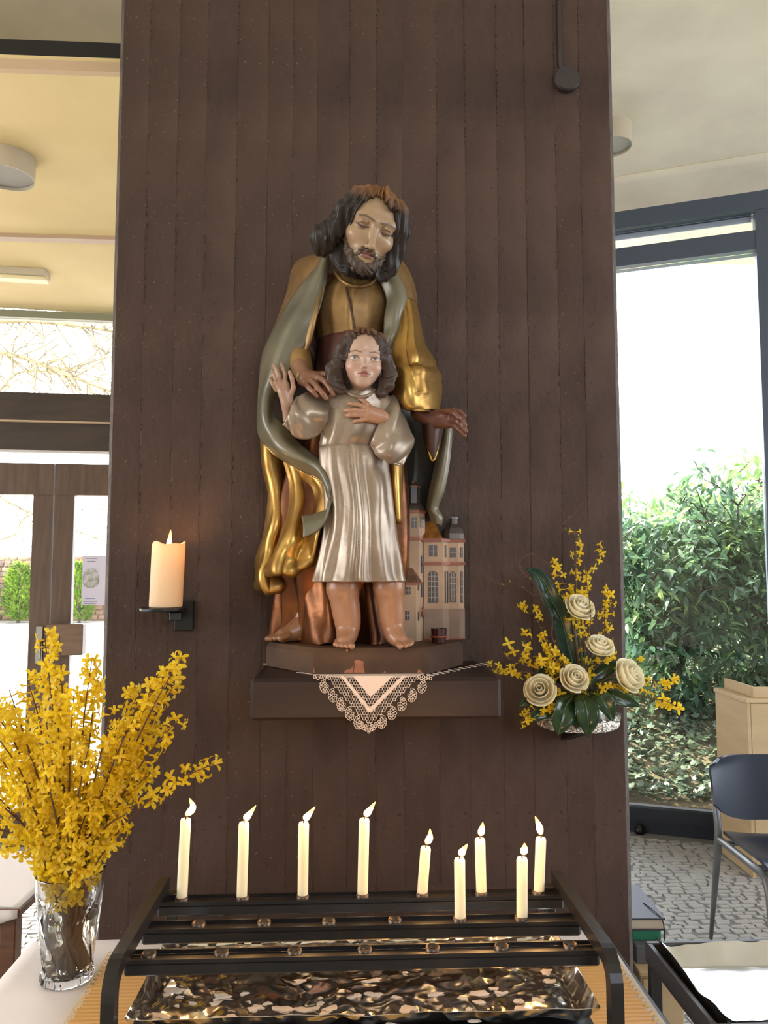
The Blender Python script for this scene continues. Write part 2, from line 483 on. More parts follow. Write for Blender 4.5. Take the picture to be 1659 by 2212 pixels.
# notice taped to the door glass
nz0, nz1 = zG(1307), zG(1200); ns0, ns1 = sG(181), sG(240)
nt_ = thing('paper_notice', GLZ.o+ge*((ns0+ns1)/2)+Vector((0, 0, nz0)), 'pale printed notice taped to the door glass beside the pillar', 'notice')
gpart('sheet', M('lilac_paper', (206, 200, 214), .7), ns0, ns1, nz0, nz1, .002, -.006, nt_)
k = MB(); m_ink = M('grey_print', (120, 116, 128), .7)
cx_, cz_ = (ns0+ns1)/2-.03, (nz0+nz1)/2-.0
pts = []
for j in range(24):
    a = 2*PI*j/24; pts.append((cx_+.05*math.cos(a), cz_+.062*math.sin(a)*(1.25 if math.sin(a) > 0 else .8)))
vs = [tuple(GLZ.o+ge*a-gn*.0085+Vector((0, 0, b))) for a, b in pts]
k.add(vs, [tuple(range(24))]); k.build('printed_picture', M('picture_ink', (140, 138, 120), .7, col2=(200, 196, 200), vscale=30), nt_)
for i, (zz, ww) in enumerate([(.09, .05), (.105, .07), (-.09, .06), (-.105, .08), (-.115, .07)]):
    k = MB(); GLZ.box(k, cx_-ww/2, cx_+ww/2, cz_+zz*1.25, cz_+zz*1.25+.004, .0008, -.008)
    k.build('printed_line', m_ink, nt_)

# ------------------------------------------------------------------ right-hand window
def zW(py, px=1345): return WIN.sz(px, py)[1]
def sW(px, py=1200): return WIN.sz(px, py)[0]
win2 = thing('window_2', wA, 'tall blue-grey metal window looking onto the shrubs, right of pillar', 'window'); win2['kind'] = 'structure'
def wpart(name, m, s0, s1, z0, z1, th, off=0., par=None, bev=0.):
    k = MB(); WIN.box(k, s0, s1, z0, z1, th, off, bev); return k.build(name, m, par or win2)
s_a, s_b = -1.1, 4.0
sm1 = sW(1641, 800)
zfr0, zfr1, zt0, zt1 = zW(503), zW(543), zW(582), zW(455)
wpart('head_frame', m_frame, s_a, s_b, zfr0, 3.88, .14)
wpart('transom', m_frame, s_a, s_b, zt0, zfr1, .12)
wpart('mullion', m_frame, sm1, sm1+.13, 0, zfr0, .13)
wpart('mullion', m_frame, sm1+1.75, sm1+1.88, 0, zfr0, .13)
wpart('roller_blind', M('pale_blind', (170, 180, 196), .7), s_a, sm1-.01, zW(514), zfr0, .01, .03)
zs0, zs1 = .05, zW(1738, 1362)
m_sill = M('dark_sill_metal', (38, 41, 48), .5)
wpart('sill', m_sill, s_a, s_b, zs1-.075, zs1, .10)
wpart('base_board', m_sill, s_a, s_b, -.01, zs1-.08, .06, .0)
wpart('pane', m_pane, s_a, sm1, zs1, zt0, .006)
wpart('pane', m_pane, s_a, sm1, zfr1, zfr0, .006)
wpart('pane', m_pane, sm1+.13, sm1+1.75, zs1, zt0, .006)
wpart('pane', m_pane, sm1+1.88, s_b, zs1, zt0, .006)
k = MB(); c = PZ(1382, 1792, 0)-wn*.05
k.lathe([(.028, 0), (.028, .03), (.018, .034), (.018, .05), (.001, .052)], c-Vector((0, 0, .005)), 16)
tag(k.build('door_stop', m_black, None, True), 'small black floor stop at the foot of the window', 'door stop')

# ------------------------------------------------------------------ the rest of the shell (behind the pillar and the camera)
k = MB()
a = gA+ge*sR_; b = wA+we*s_a
k.prism([(a.x, a.y-.1), (b.x, b.y-.1), (b.x, b.y+.1), (a.x, a.y+.1)], 0, zh)
struct(k.build('wall_rear', m_wall), 'plaster wall between the glazings behind the pillar', 'wall')
k = MB()                                  # masonry above the low ceiling, over the glazing
aa, bb = gA+ge*sL, gA+ge*sR_
k.prism([(aa.x, aa.y-.06), (bb.x, bb.y-.06), (bb.x, bb.y+.1), (aa.x, aa.y+.1)], zc+.06, zh)
struct(k.build('wall_above', m_wall), 'plaster wall above the suspended ceiling', 'wall')
k = MB(); k.box((-5.25, -3.2, 1.9), (.1, 2.2, 3.8)); k.box((-5.25, .1, .5), (.1, 4.4, 1.0)); k.box((-5.25, .1, 3.55), (.1, 4.4, .7)); k.box((-5.25, 3.6, 1.9), (.1, 2.6, 3.8))  # unseen opening added to brighten the upper ceiling and the statue
struct(k.build('wall_left', m_wall), 'plaster wall with an unseen wide opening added for light at far left', 'wall')
k = MB()
k.box((5.25, -2.6, 1.9), (.1, 3.2, 3.8)); k.box((5.25, 1.3, .5), (.1, 4.6, 1.0)); k.box((5.25, 1.3, 3.45), (.1, 4.6, .7)); k.box((5.25, 3.7, 1.9), (.1, .6, 3.8))  # unseen opening put into this side wall to let daylight in
struct(k.build('wall_right', m_wall), 'plaster wall with an unseen wide opening added for daylight at far right', 'wall')
k = MB()
k.box((-2.45, ROOM_Y0, 1.9), (5.6, .1, 3.8)); k.box((4.5, ROOM_Y0, 1.9), (1.5, .1, 3.8)); k.box((2.05, ROOM_Y0, 1.1), (3.4, .1, 2.2)); k.box((2.05, ROOM_Y0, 3.85), (3.4, .1, .1))  # unseen high opening, added and shaped to fill the statue from above
struct(k.build('wall_back', m_wall), 'plaster wall with an unseen high opening added for fill light behind the viewer', 'wall')
def portal(name, c, sx, sz, d):
    l = bpy.data.lights.new(name, 'AREA'); l.shape = 'RECTANGLE'; l.size = sx; l.size_y = sz; l.cycles.is_portal = True
    o = bpy.data.objects.new(name, l); C.objects.link(o); o.location = c
    o.rotation_euler = Vector(d).to_track_quat('-Z', 'Z').to_euler()
portal('daylight_portal', gA+ge*((sL+sR_)/2)+gn*.15+Vector((0, 0, zt/2)), sR_-sL, zt, -gn)
portal('daylight_portal', wA+we*((s_a+s_b)/2)+wn*.15+Vector((0, 0, 1.9)), s_b-s_a, 3.8, -wn)
portal('daylight_portal', (-5.35, .1, 2.1), 4.4, 2.2, (1, 0, 0))
portal('daylight_portal', (5.35, 1.3, 1.85), 4.6, 2.5, (-1, 0, 0))
portal('daylight_portal', (2.05, ROOM_Y0-.1, 3.0), 3.4, 1.6, (0, 1, 0))

# ------------------------------------------------------------------ ceiling lamps
m_lampw = M('lamp_cream', (196, 186, 164), .5); m_lampd = M('lamp_opal', (150, 146, 138), .4)
def ceil_lamp(c, r, h, label):
    t = thing('ceiling_lamp', c-Vector((0, 0, h)), label, 'lamp')
    k = MB(); k.lathe([(r, 0), (r, h), (r*.9, h)], c-Vector((0, 0, h)), 40, capb=False)
    k.lathe([(r*.96, .0), (r*.96, h*.6)][::-1], c-Vector((0, 0, h)), 40, capb=False, capt=False)
    k.lathe([(r*.96, 0), (r, 0)], c-Vector((0, 0, h)), 40, capb=False, capt=False)
    k.build('housing', m_lampw, t, True, ang=30)
    k = MB(); k.lathe([(r*.955, .012), (r*.955, .02)], c-Vector((0, 0, h)), 40); k.build('diffuser', m_lampd, t, True, ang=30)
p = PZ(15, 340, zc); ceil_lamp(p, .105, .085, 'round cream ceiling lamp under the cream ceiling, left edge')
p = PZ(1320, 275, zh); ceil_lamp(p, .105, .11, 'round pale ceiling lamp half hidden behind the pillar, right side')
t = thing('batten_light', PZ(40, 600, zc), 'slim cream batten light on the ceiling above the left glazing', 'lamp')
e1 = PZ(104, 588, zc); e2 = PZ(-60, 578, zc); ax = (e1-e2).normalized(); cc = (e1+e2)/2
R = Matrix((ax, Vector((-ax.y, ax.x, 0)), Vector((0, 0, 1)))).transposed()
k = MB(); k.box(cc-Vector((0, 0, .018)), ((e1-e2).length, .11, .036), R, .003); k.build('housing', m_lampw, t)
k = MB(); k.box(cc-Vector((0, 0, .046)), ((e1-e2).length-.004, .075, .022), R, .006); k.build('diffuser', M('batten_opal', (240, 225, 180), .4), t)
# ------------------------------------------------------------------ outdoors
m_ground = M('pale_paving_outdoors', (190, 184, 170), .8, col2=(170, 164, 150), vscale=2)
m_soil = M('leaf_litter_soil', (92, 84, 66), .9, col2=(120, 112, 84), vscale=6, bump=.5, bscale=30)
k = MB(); k.prism([(-40, 5.7), (.4, 5.7), (.4, 40), (-40, 40)], -.15, -.05)
struct(k.build('ground_court', m_ground), 'sunlit pale paved yard outside the doors', 'ground')
k = MB(); k.prism([(-30, -30), (30, -30), (30, -4.35), (-30, -4.35)], -.15, -.05)
struct(k.build('ground_rear', m_ground), 'pale paving outside the added rear opening', 'ground')
# ivy bank rising behind the right window
def bank_h(d): return .04+.62*min(1, max(0, d)/1.6)**.9+.10*max(0, d-1.6)
G = []
for i in range(26):
    d = .12+i*.34
    G.append([tuple(wA+we*s_+wn*d+Vector((0, 0, bank_h(d)+.03*math.sin(3*s_+i)))) for s_ in np.linspace(-1.2, 8, 30)])
k = MB(); k.grid(np.array(G), .05)
bank = struct(k.build('ground_bank', m_soil, None, True), 'ivy covered soil bank outside the right window', 'ground')

def leaf_mesh(name, w=.32, fold=.12, L=1.0, curl=.1, mat=None, seg=4):
    k = MB(); vs = []; fs = []
    for i in range(seg+1):
        t = i/seg; hw = w*math.sin(PI*min(1, max(.0, t))**.85)*.5+.002
        z = -curl*t*t
        vs += [(-hw, t*L, z+fold*hw), (0, t*L, z), (hw, t*L, z+fold*hw)]
    for i in range(seg):
        a = i*3; fs += [(a, a+1, a+4, a+3), (a+1, a+2, a+5, a+4)]
    k.add(vs, fs); o = k.build(name, mat, None, True, origin=(0, 0, 0))
    me = o.data; bpy.data.objects.remove(o); return me, vs, fs

m_laurel = leaf_mat('laurel_leaf', (98, 128, 92), (72, 106, 86), .45, .35)
m_laurel_b = leaf_mat('laurel_leaf_young', (156, 184, 112), (112, 150, 104), .5, .35)
m_ivy = leaf_mat('ivy_leaf', (76, 98, 78), (96, 110, 88), .2, .4)
m_bark = M('grey_bark', (86, 78, 66), .8, col2=(66, 58, 48), bump=.4)
lm, lv, lf = leaf_mesh('leaf', .34, .25, 1, .18, m_laurel)
lm_b = lm.copy(); lm_b.materials.clear(); lm_b.materials.append(m_laurel_b)
def leaf_rot(rs, droop=.3):
    return Euler((rs.uniform(-.9, .5)-droop, rs.uniform(-.7, .7), rs.uniform(0, 2*PI)))
def inst(mb, vs, fs, pos, rot, sc):
    A_ = np.asarray(vs) @ (np.array(rot.to_matrix()).T*sc)+np.array(pos)
    k0 = len(mb.v); mb.v += A_.tolist(); mb.f += [tuple(i+k0 for i in f) for f in fs]
rs = random.Random(21)
def shrub(base, h, rx, ry, nind, nstuff, label, seedv, lsize=(.07, .12), young=.3):
    rs = random.Random(seedv)
    t = thing('laurel_shrub', base, label, 'shrub', 'evergreen shrubs outside the right window')
    k = MB(); tips = []
    for b in range(9):
        a = rs.uniform(0, 2*PI); p = Vector(base)+Vector((rs.uniform(-.1, .1), rs.uniform(-.1, .1), -.1)); pts = [p]
        ln = h*rs.uniform(.7, 1.0)
        out = Vector((math.cos(a)*rx*.8, math.sin(a)*ry*.8, 0))
        for s_ in range(1, 7):
            q = Vector(base)+out*(s_/6)**1.3+Vector((rs.uniform(-.05, .05), rs.uniform(-.05, .05), ln*s_/6)); pts.append(q)
        k.tube(pts, [.018*(1-.13*i) for i in range(7)], 6)
        for s_ in range(2, 7):
            for r in range(3):
                e = pts[s_]+Vector((rs.uniform(-1, 1)*rx*.4, rs.uniform(-1, 1)*ry*.4, rs.uniform(-.05, .3)))
                k.tube([pts[s_], (pts[s_]+e)/2+Vector((0, 0, .04)), e], [.007, .005, .003], 5); tips.append(e)
    k.build('stem', m_bark, t, True)
    st = MB(); sb = MB()
    for i in range(nind+nstuff):
        if rs.random() < .55:
            e = rs.choice(tips); p = e+Vector((rs.gauss(0, .07), rs.gauss(0, .07), rs.gauss(.02, .07)))
        else:
            u = rs.uniform(.0, 1); a = rs.uniform(0, 2*PI); rr = math.sqrt(rs.random())
            prof = math.sin(PI*(.12+.83*u))**.6
            p = Vector(base)+Vector((math.cos(a)*rr*rx*prof, math.sin(a)*rr*ry*prof, .05+u*h))
        if (p-wA).dot(wn) < .18: continue
        sc = rs.uniform(*lsize); ro = leaf_rot(rs); yg = rs.random() < young*(.3+(p.z-base[2])/h)
        if i < nind:
            o = bpy.data.objects.new('leaf', lm_b if yg else lm); C.objects.link(o); put(o, p, t); o.rotation_euler = ro; o.scale = (sc,)*3
        else: inst(sb if yg else st, lv, lf, p, ro, sc)
    tag(st.build('foliage', m_laurel, t, True), kind='stuff')
    if sb.v: tag(sb.build('young_foliage', m_laurel_b, t, True), kind='stuff')
def wpos(s_, d): 
    p = wA+we*s_+wn*d; p.z = bank_h(d); return p
shrub(wpos(.25, 1.25), 1.35, .62, .5, 60, 5200, 'dark leafy laurel shrub nearest the pillar outside the right window', 1, young=.12)
shrub(wpos(1.0, 1.6), 1.4, .7, .5, 60, 5200, 'laurel shrub in the middle of the right window', 2, young=.25)
shrub(wpos(1.9, 1.9), 1.5, .8, .6, 50, 4600, 'laurel shrub at the right edge of the right window', 3, young=.35)
shrub(wpos(.6, 2.9), 1.5, 1.0, .7, 50, 4200, 'paler laurel shrub behind the front row outside the right window', 4, (.09, .14), .8)
shrub(wpos(2.0, 3.2), 1.7, 1.1, .8, 40, 3600, 'tall pale laurel shrub furthest back outside the right window', 5, (.09, .14), .9)
# ivy on the bank
t = thing('ivy_carpet', wpos(.8, .5), 'low ivy spreading over the bank below the shrubs', 'ivy')
iv = [(0, 0, 0), (-.35, .12, .03), (-.5, .5, 0), (-.2, .52, .04), (0, 1, -.05), (.2, .52, .04), (.5, .5, 0), (.35, .12, .03), (0, .4, .06)]
ivf = [(0, 8, 1), (1, 8, 3, 2), (3, 8, 4), (8, 5, 4), (8, 7, 6, 5), (0, 7, 8)]
k = MB(); k.add(iv, ivf); o = k.build('leaf', m_ivy, None, True, origin=(0, 0, 0)); ivm = o.data; bpy.data.objects.remove(o)
st = MB(); rs = random.Random(5)
for i in range(9000):
    d = .16+2.4*rs.random()**1.2; s_ = rs.uniform(-.5, 2.4); p = wpos(s_, d); p.z += rs.uniform(.01, .09)
    sc = rs.uniform(.035, .065); ro = Euler((rs.uniform(.1, 1.0), rs.uniform(-.5, .5), rs.uniform(0, 2*PI)))
    if i < 150:
        o = bpy.data.objects.new('leaf', ivm); C.objects.link(o); put(o, p, t); o.rotation_euler = ro; o.scale = (sc,)*3
    else: inst(st, iv, ivf, p, ro, sc)
tag(st.build('foliage', m_ivy, t, True), kind='stuff')
k = MB()
for i in range(60):
    d = rs.uniform(.2, 2); s_ = rs.uniform(-.3, 2.6); p = wpos(s_, d); a = rs.uniform(0, 2*PI); L = rs.uniform(.1, .3)
    k.tube([p+Vector((0, 0, .02)), p+Vector((math.cos(a)*L*.5, math.sin(a)*L*.5, .1+L*.3)), p+Vector((math.cos(a)*L, math.sin(a)*L, .06+L*.6))], .0022, 5)
k.build('stem', m_bark, t, True)

# bare tree beyond the doors
m_branch = M('lichen_bark', (150, 140, 104), .8, col2=(120, 108, 80), vscale=6)
tree = thing('bare_tree', camw(-7.5, 11.0), 'bare pale-barked tree spreading branches outside the upper left glazing', 'tree')
rs = random.Random(8)
tb = camw(-7.5, 11.0)
k = MB(); k.tube([tb, tb+Vector((.1, 0, 2)), tb+Vector((.3, .1, 4)), tb+Vector((.4, .1, 6.5))], [.2, .16, .13, .08], 10); trk = k.build('trunk', m_branch, tree, True)
def limb(pix, r0, seeds):
    rs = random.Random(seeds)
    pts = [Vector(P(x, y, Y)) for x, y, Y in pix]
    pts = [Vector(v) for v in cr(np.array(pts), 5)]
    n = len(pts)
    k = MB(); k.tube(pts, [r0*(1-.7*i/n) for i in range(n)], 7)
    for i in range(2, n):
        for q in range(4):
            d = Vector((rs.uniform(-.5, 1), rs.uniform(-.5, .5), rs.uniform(-1.2, .8))).normalized()*rs.uniform(.25, .8)
            m_ = pts[i]+d*.5+Vector((rs.uniform(-.06, .06), 0, rs.uniform(-.06, .06)))
            k.tube([pts[i], m_, pts[i]+d], [r0*.28, r0*.2, r0*.1], 5)
            for w in range(2):
                e = m_+Vector((rs.uniform(-.3, .4), rs.uniform(-.2, .2), rs.uniform(-.35, .3)))
                k.tube([m_, (m_+e)/2+Vector((.02, 0, .02)), e], [r0*.15, r0*.12, r0*.07], 4)
    k.build('limb', m_branch, tree, True)
limb([(-420, 640, 11), (-60, 745, 10.4), (60, 775, 10.2), (160, 815, 10), (330, 880, 9.8)], .045, 1)
limb([(-420, 620, 11), (-100, 690, 10.6), (60, 694, 10.4), (200, 708, 10.2), (330, 740, 10)], .04, 2)
limb([(-420, 700, 11), (-60, 850, 11), (40, 805, 10.9), (130, 800, 10.8), (240, 770, 10.6)], .022, 3)
limb([(-420, 760, 11), (-100, 1010, 11), (20, 1085, 10.9), (120, 1130, 10.8), (260, 1180, 10.6)], .02, 4)
limb([(-420, 760, 11), (-100, 1130, 11), (20, 1160, 10.9), (70, 1110, 10.8), (260, 1100, 10.6)], .014, 5)

# boundary wall of rubble stone with two conifers in front
dW = 25.0
z0w = 0; a = camw(-16, dW+.6); b = camw(-5, dW+.6)
m_rub = M('rubble_mortar', (150, 132, 110), .9, bump=.4); 
m_rubs = [M('rubble_a', (150, 118, 96), .9, col2=(128, 100, 84), vscale=8), M('rubble_b', (176, 152, 122), .9, col2=(150, 126, 104), vscale=8), M('rubble_c', (134, 112, 100), .9, col2=(112, 92, 84), vscale=8)]
k = MB(); k.prism([(a.x, a.y), (b.x, b.y), (b.x, b.y+.4), (a.x, a.y+.4)], -.1, 2.05)
bw = struct(k.build('wall_boundary', m_rub), 'brown rubble stone boundary wall beyond the yard', 'wall')
rs = random.Random(4); stn = MB(); zz = -.02; cnt = 0
while zz < 2.0:
    h_ = rs.uniform(.14, .24); xx = -14.4
    while xx < -8.6:
        w_ = rs.uniform(.2, .45)
        c = camw(xx+w_/2, dW+.6); q = in_frame(c+Vector((0, 0, zz)), 10)
        k = MB(); k.box(c+Vector((0, .0, zz+h_/2)), (w_*.92, .1+rs.uniform(0, .05), h_*.9), RZ(-YAW), .03)
        if xx < -11.9 and cnt < 150: k.build('stone', rs.choice(m_rubs), bw); cnt += 1
        else: stn.add(k.v, k.f)
        xx += w_
    zz += h_
if stn.v: tag(stn.build('stones', m_rubs[0], bw), kind='stuff')
m_conif = leaf_mat('conifer_sprays', (128, 158, 54), (92, 128, 44), .5, .6)
def conifer(px, py0, py1, wpx, label, s):
    d = dW-.4; rs = random.Random(s)
    base = camw((px-829.5)/F*d, d); h_ = (1.0*(py1-py0))/F*d; r = wpx/F*d/2
    t = thing('conifer_shrub', base, label, 'shrub', 'conifers by the boundary wall')
    k = MB(); k.tube([base-Vector((0, 0, .1)), base+Vector((0, 0, h_*.8))], [.05, .02], 6); k.build('stem', m_bark, t)
    k = MB()
    for i in range(1500):
        u = rs.random()**.8; a = rs.uniform(0, 2*PI); rr = r*math.sin(PI*(.16+.8*u))**.6*math.sqrt(rs.uniform(.25, 1))
        p = base+Vector((math.cos(a)*rr, math.sin(a)*rr, u*h_))
        inst(k, lv, lf, p, Euler((rs.uniform(.2, 1.3), rs.uniform(-.5, .5), a-PI/2+rs.uniform(-.5, .5))), rs.uniform(.12, .24))
    tag(k.build('foliage', m_conif, t, True), kind='stuff')
conifer(45, 1216, 1336, 60, 'yellow-green conifer seen through the left door pane', 1)
conifer(176, 1212, 1336, 60, 'yellow-green conifer seen through the right door pane behind the notice', 2)
conifer(-40, 1212, 1336, 60, 'yellow-green conifer beyond the left edge of the door', 3)
# ------------------------------------------------------------------ signed-distance sculpting
f32 = np.float32
def V3(p): return np.array(p, f32)
def rc(p, a, b, ra, rb=None):
    rb = ra if rb is None else rb
    a = V3(a); b = V3(b); ab = b-a; L = float(ab @ ab)+1e-12
    x, y, z = p[0]-a[0], p[1]-a[1], p[2]-a[2]
    t = np.clip((x*ab[0]+y*ab[1]+z*ab[2])/L, 0, 1)
    return np.sqrt((x-t*ab[0])**2+(y-t*ab[1])**2+(z-t*ab[2])**2)-(ra+(rb-ra)*t)
def chain(p, pts, rad, k=.003):
    d = None
    for i in range(len(pts)-1):
        e = rc(p, pts[i], pts[i+1], rad[i], rad[i+1]); d = e if d is None else smin(d, e, k)
    return d
def ell(p, c, r, R=None):
    x, y, z = p[0]-c[0], p[1]-c[1], p[2]-c[2]
    if R is not None:
        x, y, z = (R[0][0]*x+R[1][0]*y+R[2][0]*z, R[0][1]*x+R[1][1]*y+R[2][1]*z, R[0][2]*x+R[1][2]*y+R[2][2]*z)
    k0 = np.sqrt((x/r[0])**2+(y/r[1])**2+(z/r[2])**2)
    k1 = np.sqrt((x/r[0]**2)**2+(y/r[1]**2)**2+(z/r[2]**2)**2)+1e-9
    return k0*(k0-1)/k1
def smin(a, b, k):
    h = np.clip(.5+.5*(b-a)/k, 0, 1); return b*(1-h)+a*h-k*h*(1-h)
def smax(a, b, k): return -smin(-a, -b, k)
def nets(f, lo, hi, h):
    lo = np.array(lo, float); hi = np.array(hi, float)
    n = np.ceil((hi-lo)/h).astype(int)+1
    ax = [(lo[i]+h*np.arange(n[i])).astype(f32) for i in range(3)]
    V = f(tuple(np.meshgrid(*ax, indexing='ij'))).astype(f32)
    S = V < 0
    m = [(i, j, k) for i in (0, 1) for j in (0, 1) for k in (0, 1)]
    def sl(A, o): return A[o[0]:A.shape[0]-1+o[0], o[1]:A.shape[1]-1+o[1], o[2]:A.shape[2]-1+o[2]]
    cnt = sum(sl(S, o).astype(np.int8) for o in m)
    act = (cnt > 0) & (cnt < 8)
    idx = np.argwhere(act); ids = -np.ones(act.shape, int); ids[act] = np.arange(len(idx))
    pos = np.zeros((len(idx), 3)); w = np.zeros(len(idx))
    for a in m:
        for x in range(3):
            if a[x]: continue
            b = list(a); b[x] = 1
            va = V[tuple((idx+np.array(a)).T)]; vb = V[tuple((idx+np.array(b)).T)]
            c = (va < 0) != (vb < 0)
            t = np.where(c, va/np.where(c, va-vb, 1), 0)
            q = idx+np.array(a, float); q[:, x] += t
            pos[c] += q[c]; w[c] += 1
    pos = lo+h*pos/w[:, None]
    F_ = []
    for x in range(3):
        u, v = (x+1) % 3, (x+2) % 3
        s0 = [slice(None)]*3; s1 = [slice(None)]*3; s0[x] = slice(0, -1); s1[x] = slice(1, None)
        A, B = S[tuple(s0)], S[tuple(s1)]
        e = np.argwhere(A != B)
        e = e[(e[:, u] > 0) & (e[:, v] > 0) & (e[:, u] < n[u]-1) & (e[:, v] < n[v]-1)]
        ins = A[tuple(e.T)]
        c = []
        for du, dv in ((1, 1), (0, 1), (0, 0), (1, 0)):
            g = e.copy(); g[:, u] -= du; g[:, v] -= dv; c.append(ids[tuple(g.T)])
        q = np.stack(c, 1); q[~ins] = q[~ins][:, ::-1]
        F_.append(q)
    return pos, np.concatenate(F_)
def sdf_mb(mb, f, lo, hi, h, colf=None):
    pos, fc = nets(f, lo, hi, h)
    k = len(mb.v)
    mb.v += [tuple(v) for v in pos.tolist()]; mb.f += [tuple(q) for q in (fc+k).tolist()]
    if colf is not None:
        col = colf(tuple(pos[:, i] for i in range(3))); mb.c += [tuple(c) for c in col.tolist()]
    return mb
def bounds(pts, pad):
    A = np.array([tuple(p) for p in pts]); return A.min(0)-pad, A.max(0)+pad
def paint(base, n): return np.tile(np.array(lin(base)), (n, 1))
def blend(c, w, col):
    w = np.clip(w, 0, 1)[:, None]; return c*(1-w)+np.array(lin(col))*w

def loft(rows, fold=None, nth=96, nrow=5, a0=0., a1=2*PI):
    """rows: (py, x_left, x_right, Y_centre, half_depth); returns ring grid"""
    R = []
    for py, xl, xr, Yc, ry in rows:
        l, r = P(xl, py, Yc), P(xr, py, Yc); c = (l+r)/2
        R.append((c.x, Yc, c.z, (r-l).length/2, ry))
    R = cr(np.array(R), nrow)
    n = len(R); full = abs(a1-a0-2*PI) < 1e-6
    th = np.linspace(a0, a1, nth, endpoint=not full)
    G = np.zeros((n, nth, 3))
    for i in range(n):
        v = i/(n-1); m_ = fold(th, v) if fold else np.ones(nth)
        G[i, :, 0] = R[i, 0]+R[i, 3]*np.cos(th)*m_
        G[i, :, 1] = R[i, 1]-R[i, 4]*np.sin(th)*m_
        G[i, :, 2] = R[i, 2]
    return G
def sheet(rows, nu=8, nv=8, disp=None):
    A = np.array([[tuple(P(*p)) for p in r] for r in rows])
    G = cr(cr(A, nv, 0), nu, 1)
    if disp is not None:
        R, K = G.shape[:2]; v, u = np.meshgrid(np.linspace(0, 1, R), np.linspace(0, 1, K), indexing='ij')
        N = np.cross(np.gradient(G, axis=0), np.gradient(G, axis=1)); L = np.linalg.norm(N, axis=2, keepdims=True); L[L < 1e-12] = 1
        G = G-(N/L)*disp(u, v)[..., None]
    return G
def ring_line(pix, r, name, mat, par, n=8, steps=6):
    pts = [Vector(v) for v in cr(np.array([tuple(P(*p)) for p in pix]), steps)]
    k = MB(); k.tube(pts, r, n); return k.build(name, mat, par, True)

# ------------------------------------------------------------------ statue materials
m_gold = M('burnished_gold_leaf', (196, 158, 88), .40, .95, col2=(140, 100, 54), vscale=16, vlo=.38, vhi=.75, bump=.12, bscale=45, rvar=.1)
m_gold2 = M('dull_gold_leaf', (172, 138, 88), .42, .6, col2=(132, 100, 64), vscale=12, bump=.12, bscale=40, rvar=.1)
m_copper = M('copper_gilding', (126, 76, 42), .36, .75, col2=(80, 48, 30), vscale=9, bump=.15, bscale=30, rvar=.1)
m_teal = M('grey_green_lining', (122, 114, 90), .36, .15, col2=(98, 94, 78), vscale=8, bump=.06, bscale=40, coat=.3)
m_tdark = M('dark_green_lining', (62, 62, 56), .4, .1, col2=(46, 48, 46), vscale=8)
m_silver = M('silvered_tunic', (164, 146, 126), .30, .35, col2=(136, 118, 100), vscale=10, bump=.08, bscale=35, rvar=.08)
m_sash = M('red_brown_sash', (96, 58, 48), .42, .2, col2=(70, 44, 40), vscale=10)
m_skin = M('painted_skin', (190, 150, 124), .36, vcol=True, bump=.03, bscale=80, coat=.25)
m_hair = M('painted_hair', (80, 60, 46), .4, vcol=True, bump=.05, bscale=120, spec=.4)
m_bronze = M('worn_dark_robe', (84, 58, 44), .45, .3, col2=(62, 44, 38), vscale=8)

ZS = P(810, 1465, 1.59).z           # shelf top
ZP = P(800, 1400, 1.645).z          # plinth top
statue = thing('carved_statue', Vector((P(790, 1440, 1.75).x, 1.77, ZS)), 'painted and gilded wooden statue of a bearded man with a child and a church model', 'statue')

# plinth
def X(px, py, Y): return P(px, py, Y).x
pa = [(X(676, 1452, 1.645), 1.645), (X(927, 1452, 1.645), 1.645), (X(1000, 1425, 1.80), 1.80), (X(1000, 1425, 1.80), 1.893),
      (X(575, 1430, 1.80), 1.893), (X(575, 1430, 1.80), 1.80)]
cx, cy = sum(p[0] for p in pa)/6, 1.79
def inset(poly, d):
    return [(x+(cx-x)/math.hypot(cx-x, cy-y)*d, min(1.893, y+(cy-y)/math.hypot(cx-x, cy-y)*d)) for x, y in poly]
m_plinth = M('dark_brown_plinth_paint', (92, 66, 44), .6, col2=(70, 50, 38), vscale=9, bump=.1, bscale=40, spec=.3)
k = MB(); k.prism(pa, ZS+.0015, ZP-.010); k.prism(pa, ZP-.010, ZP, inset(pa, .007))
plinth = k.build('plinth', m_plinth, statue)
m_chip = M('bare_wood_chip', (176, 112, 80), .8, col2=(150, 92, 66), vscale=60)
def chip(pts, Y=1.645):
    k = MB(); W = [P(x, y, Y) for x, y in pts]; n = len(W)
    vs = [(w.x, Y-.0007, w.z) for w in W]+[(w.x, Y+.001, w.z) for w in W]
    k.add(vs, [tuple(range(n))]+[(j, n+j, n+(j+1) % n, (j+1) % n) for j in range(n)]); k.build('paint_chip', m_chip, plinth)
chip([(764, 1453), (766, 1440), (765, 1428), (770, 1425), (786, 1429), (785, 1440), (788, 1453)])
chip([(742, 1453), (748, 1447), (758, 1445), (764, 1436), (763, 1453)])
chip([(900, 1453), (904, 1446), (909, 1448), (912, 1453)]); chip([(747, 1403), (752, 1402), (751, 1407), (748, 1408)])
chip([(828, 1453), (831, 1449), (834, 1453)]); chip([(676, 1453), (678, 1440), (680, 1453)])

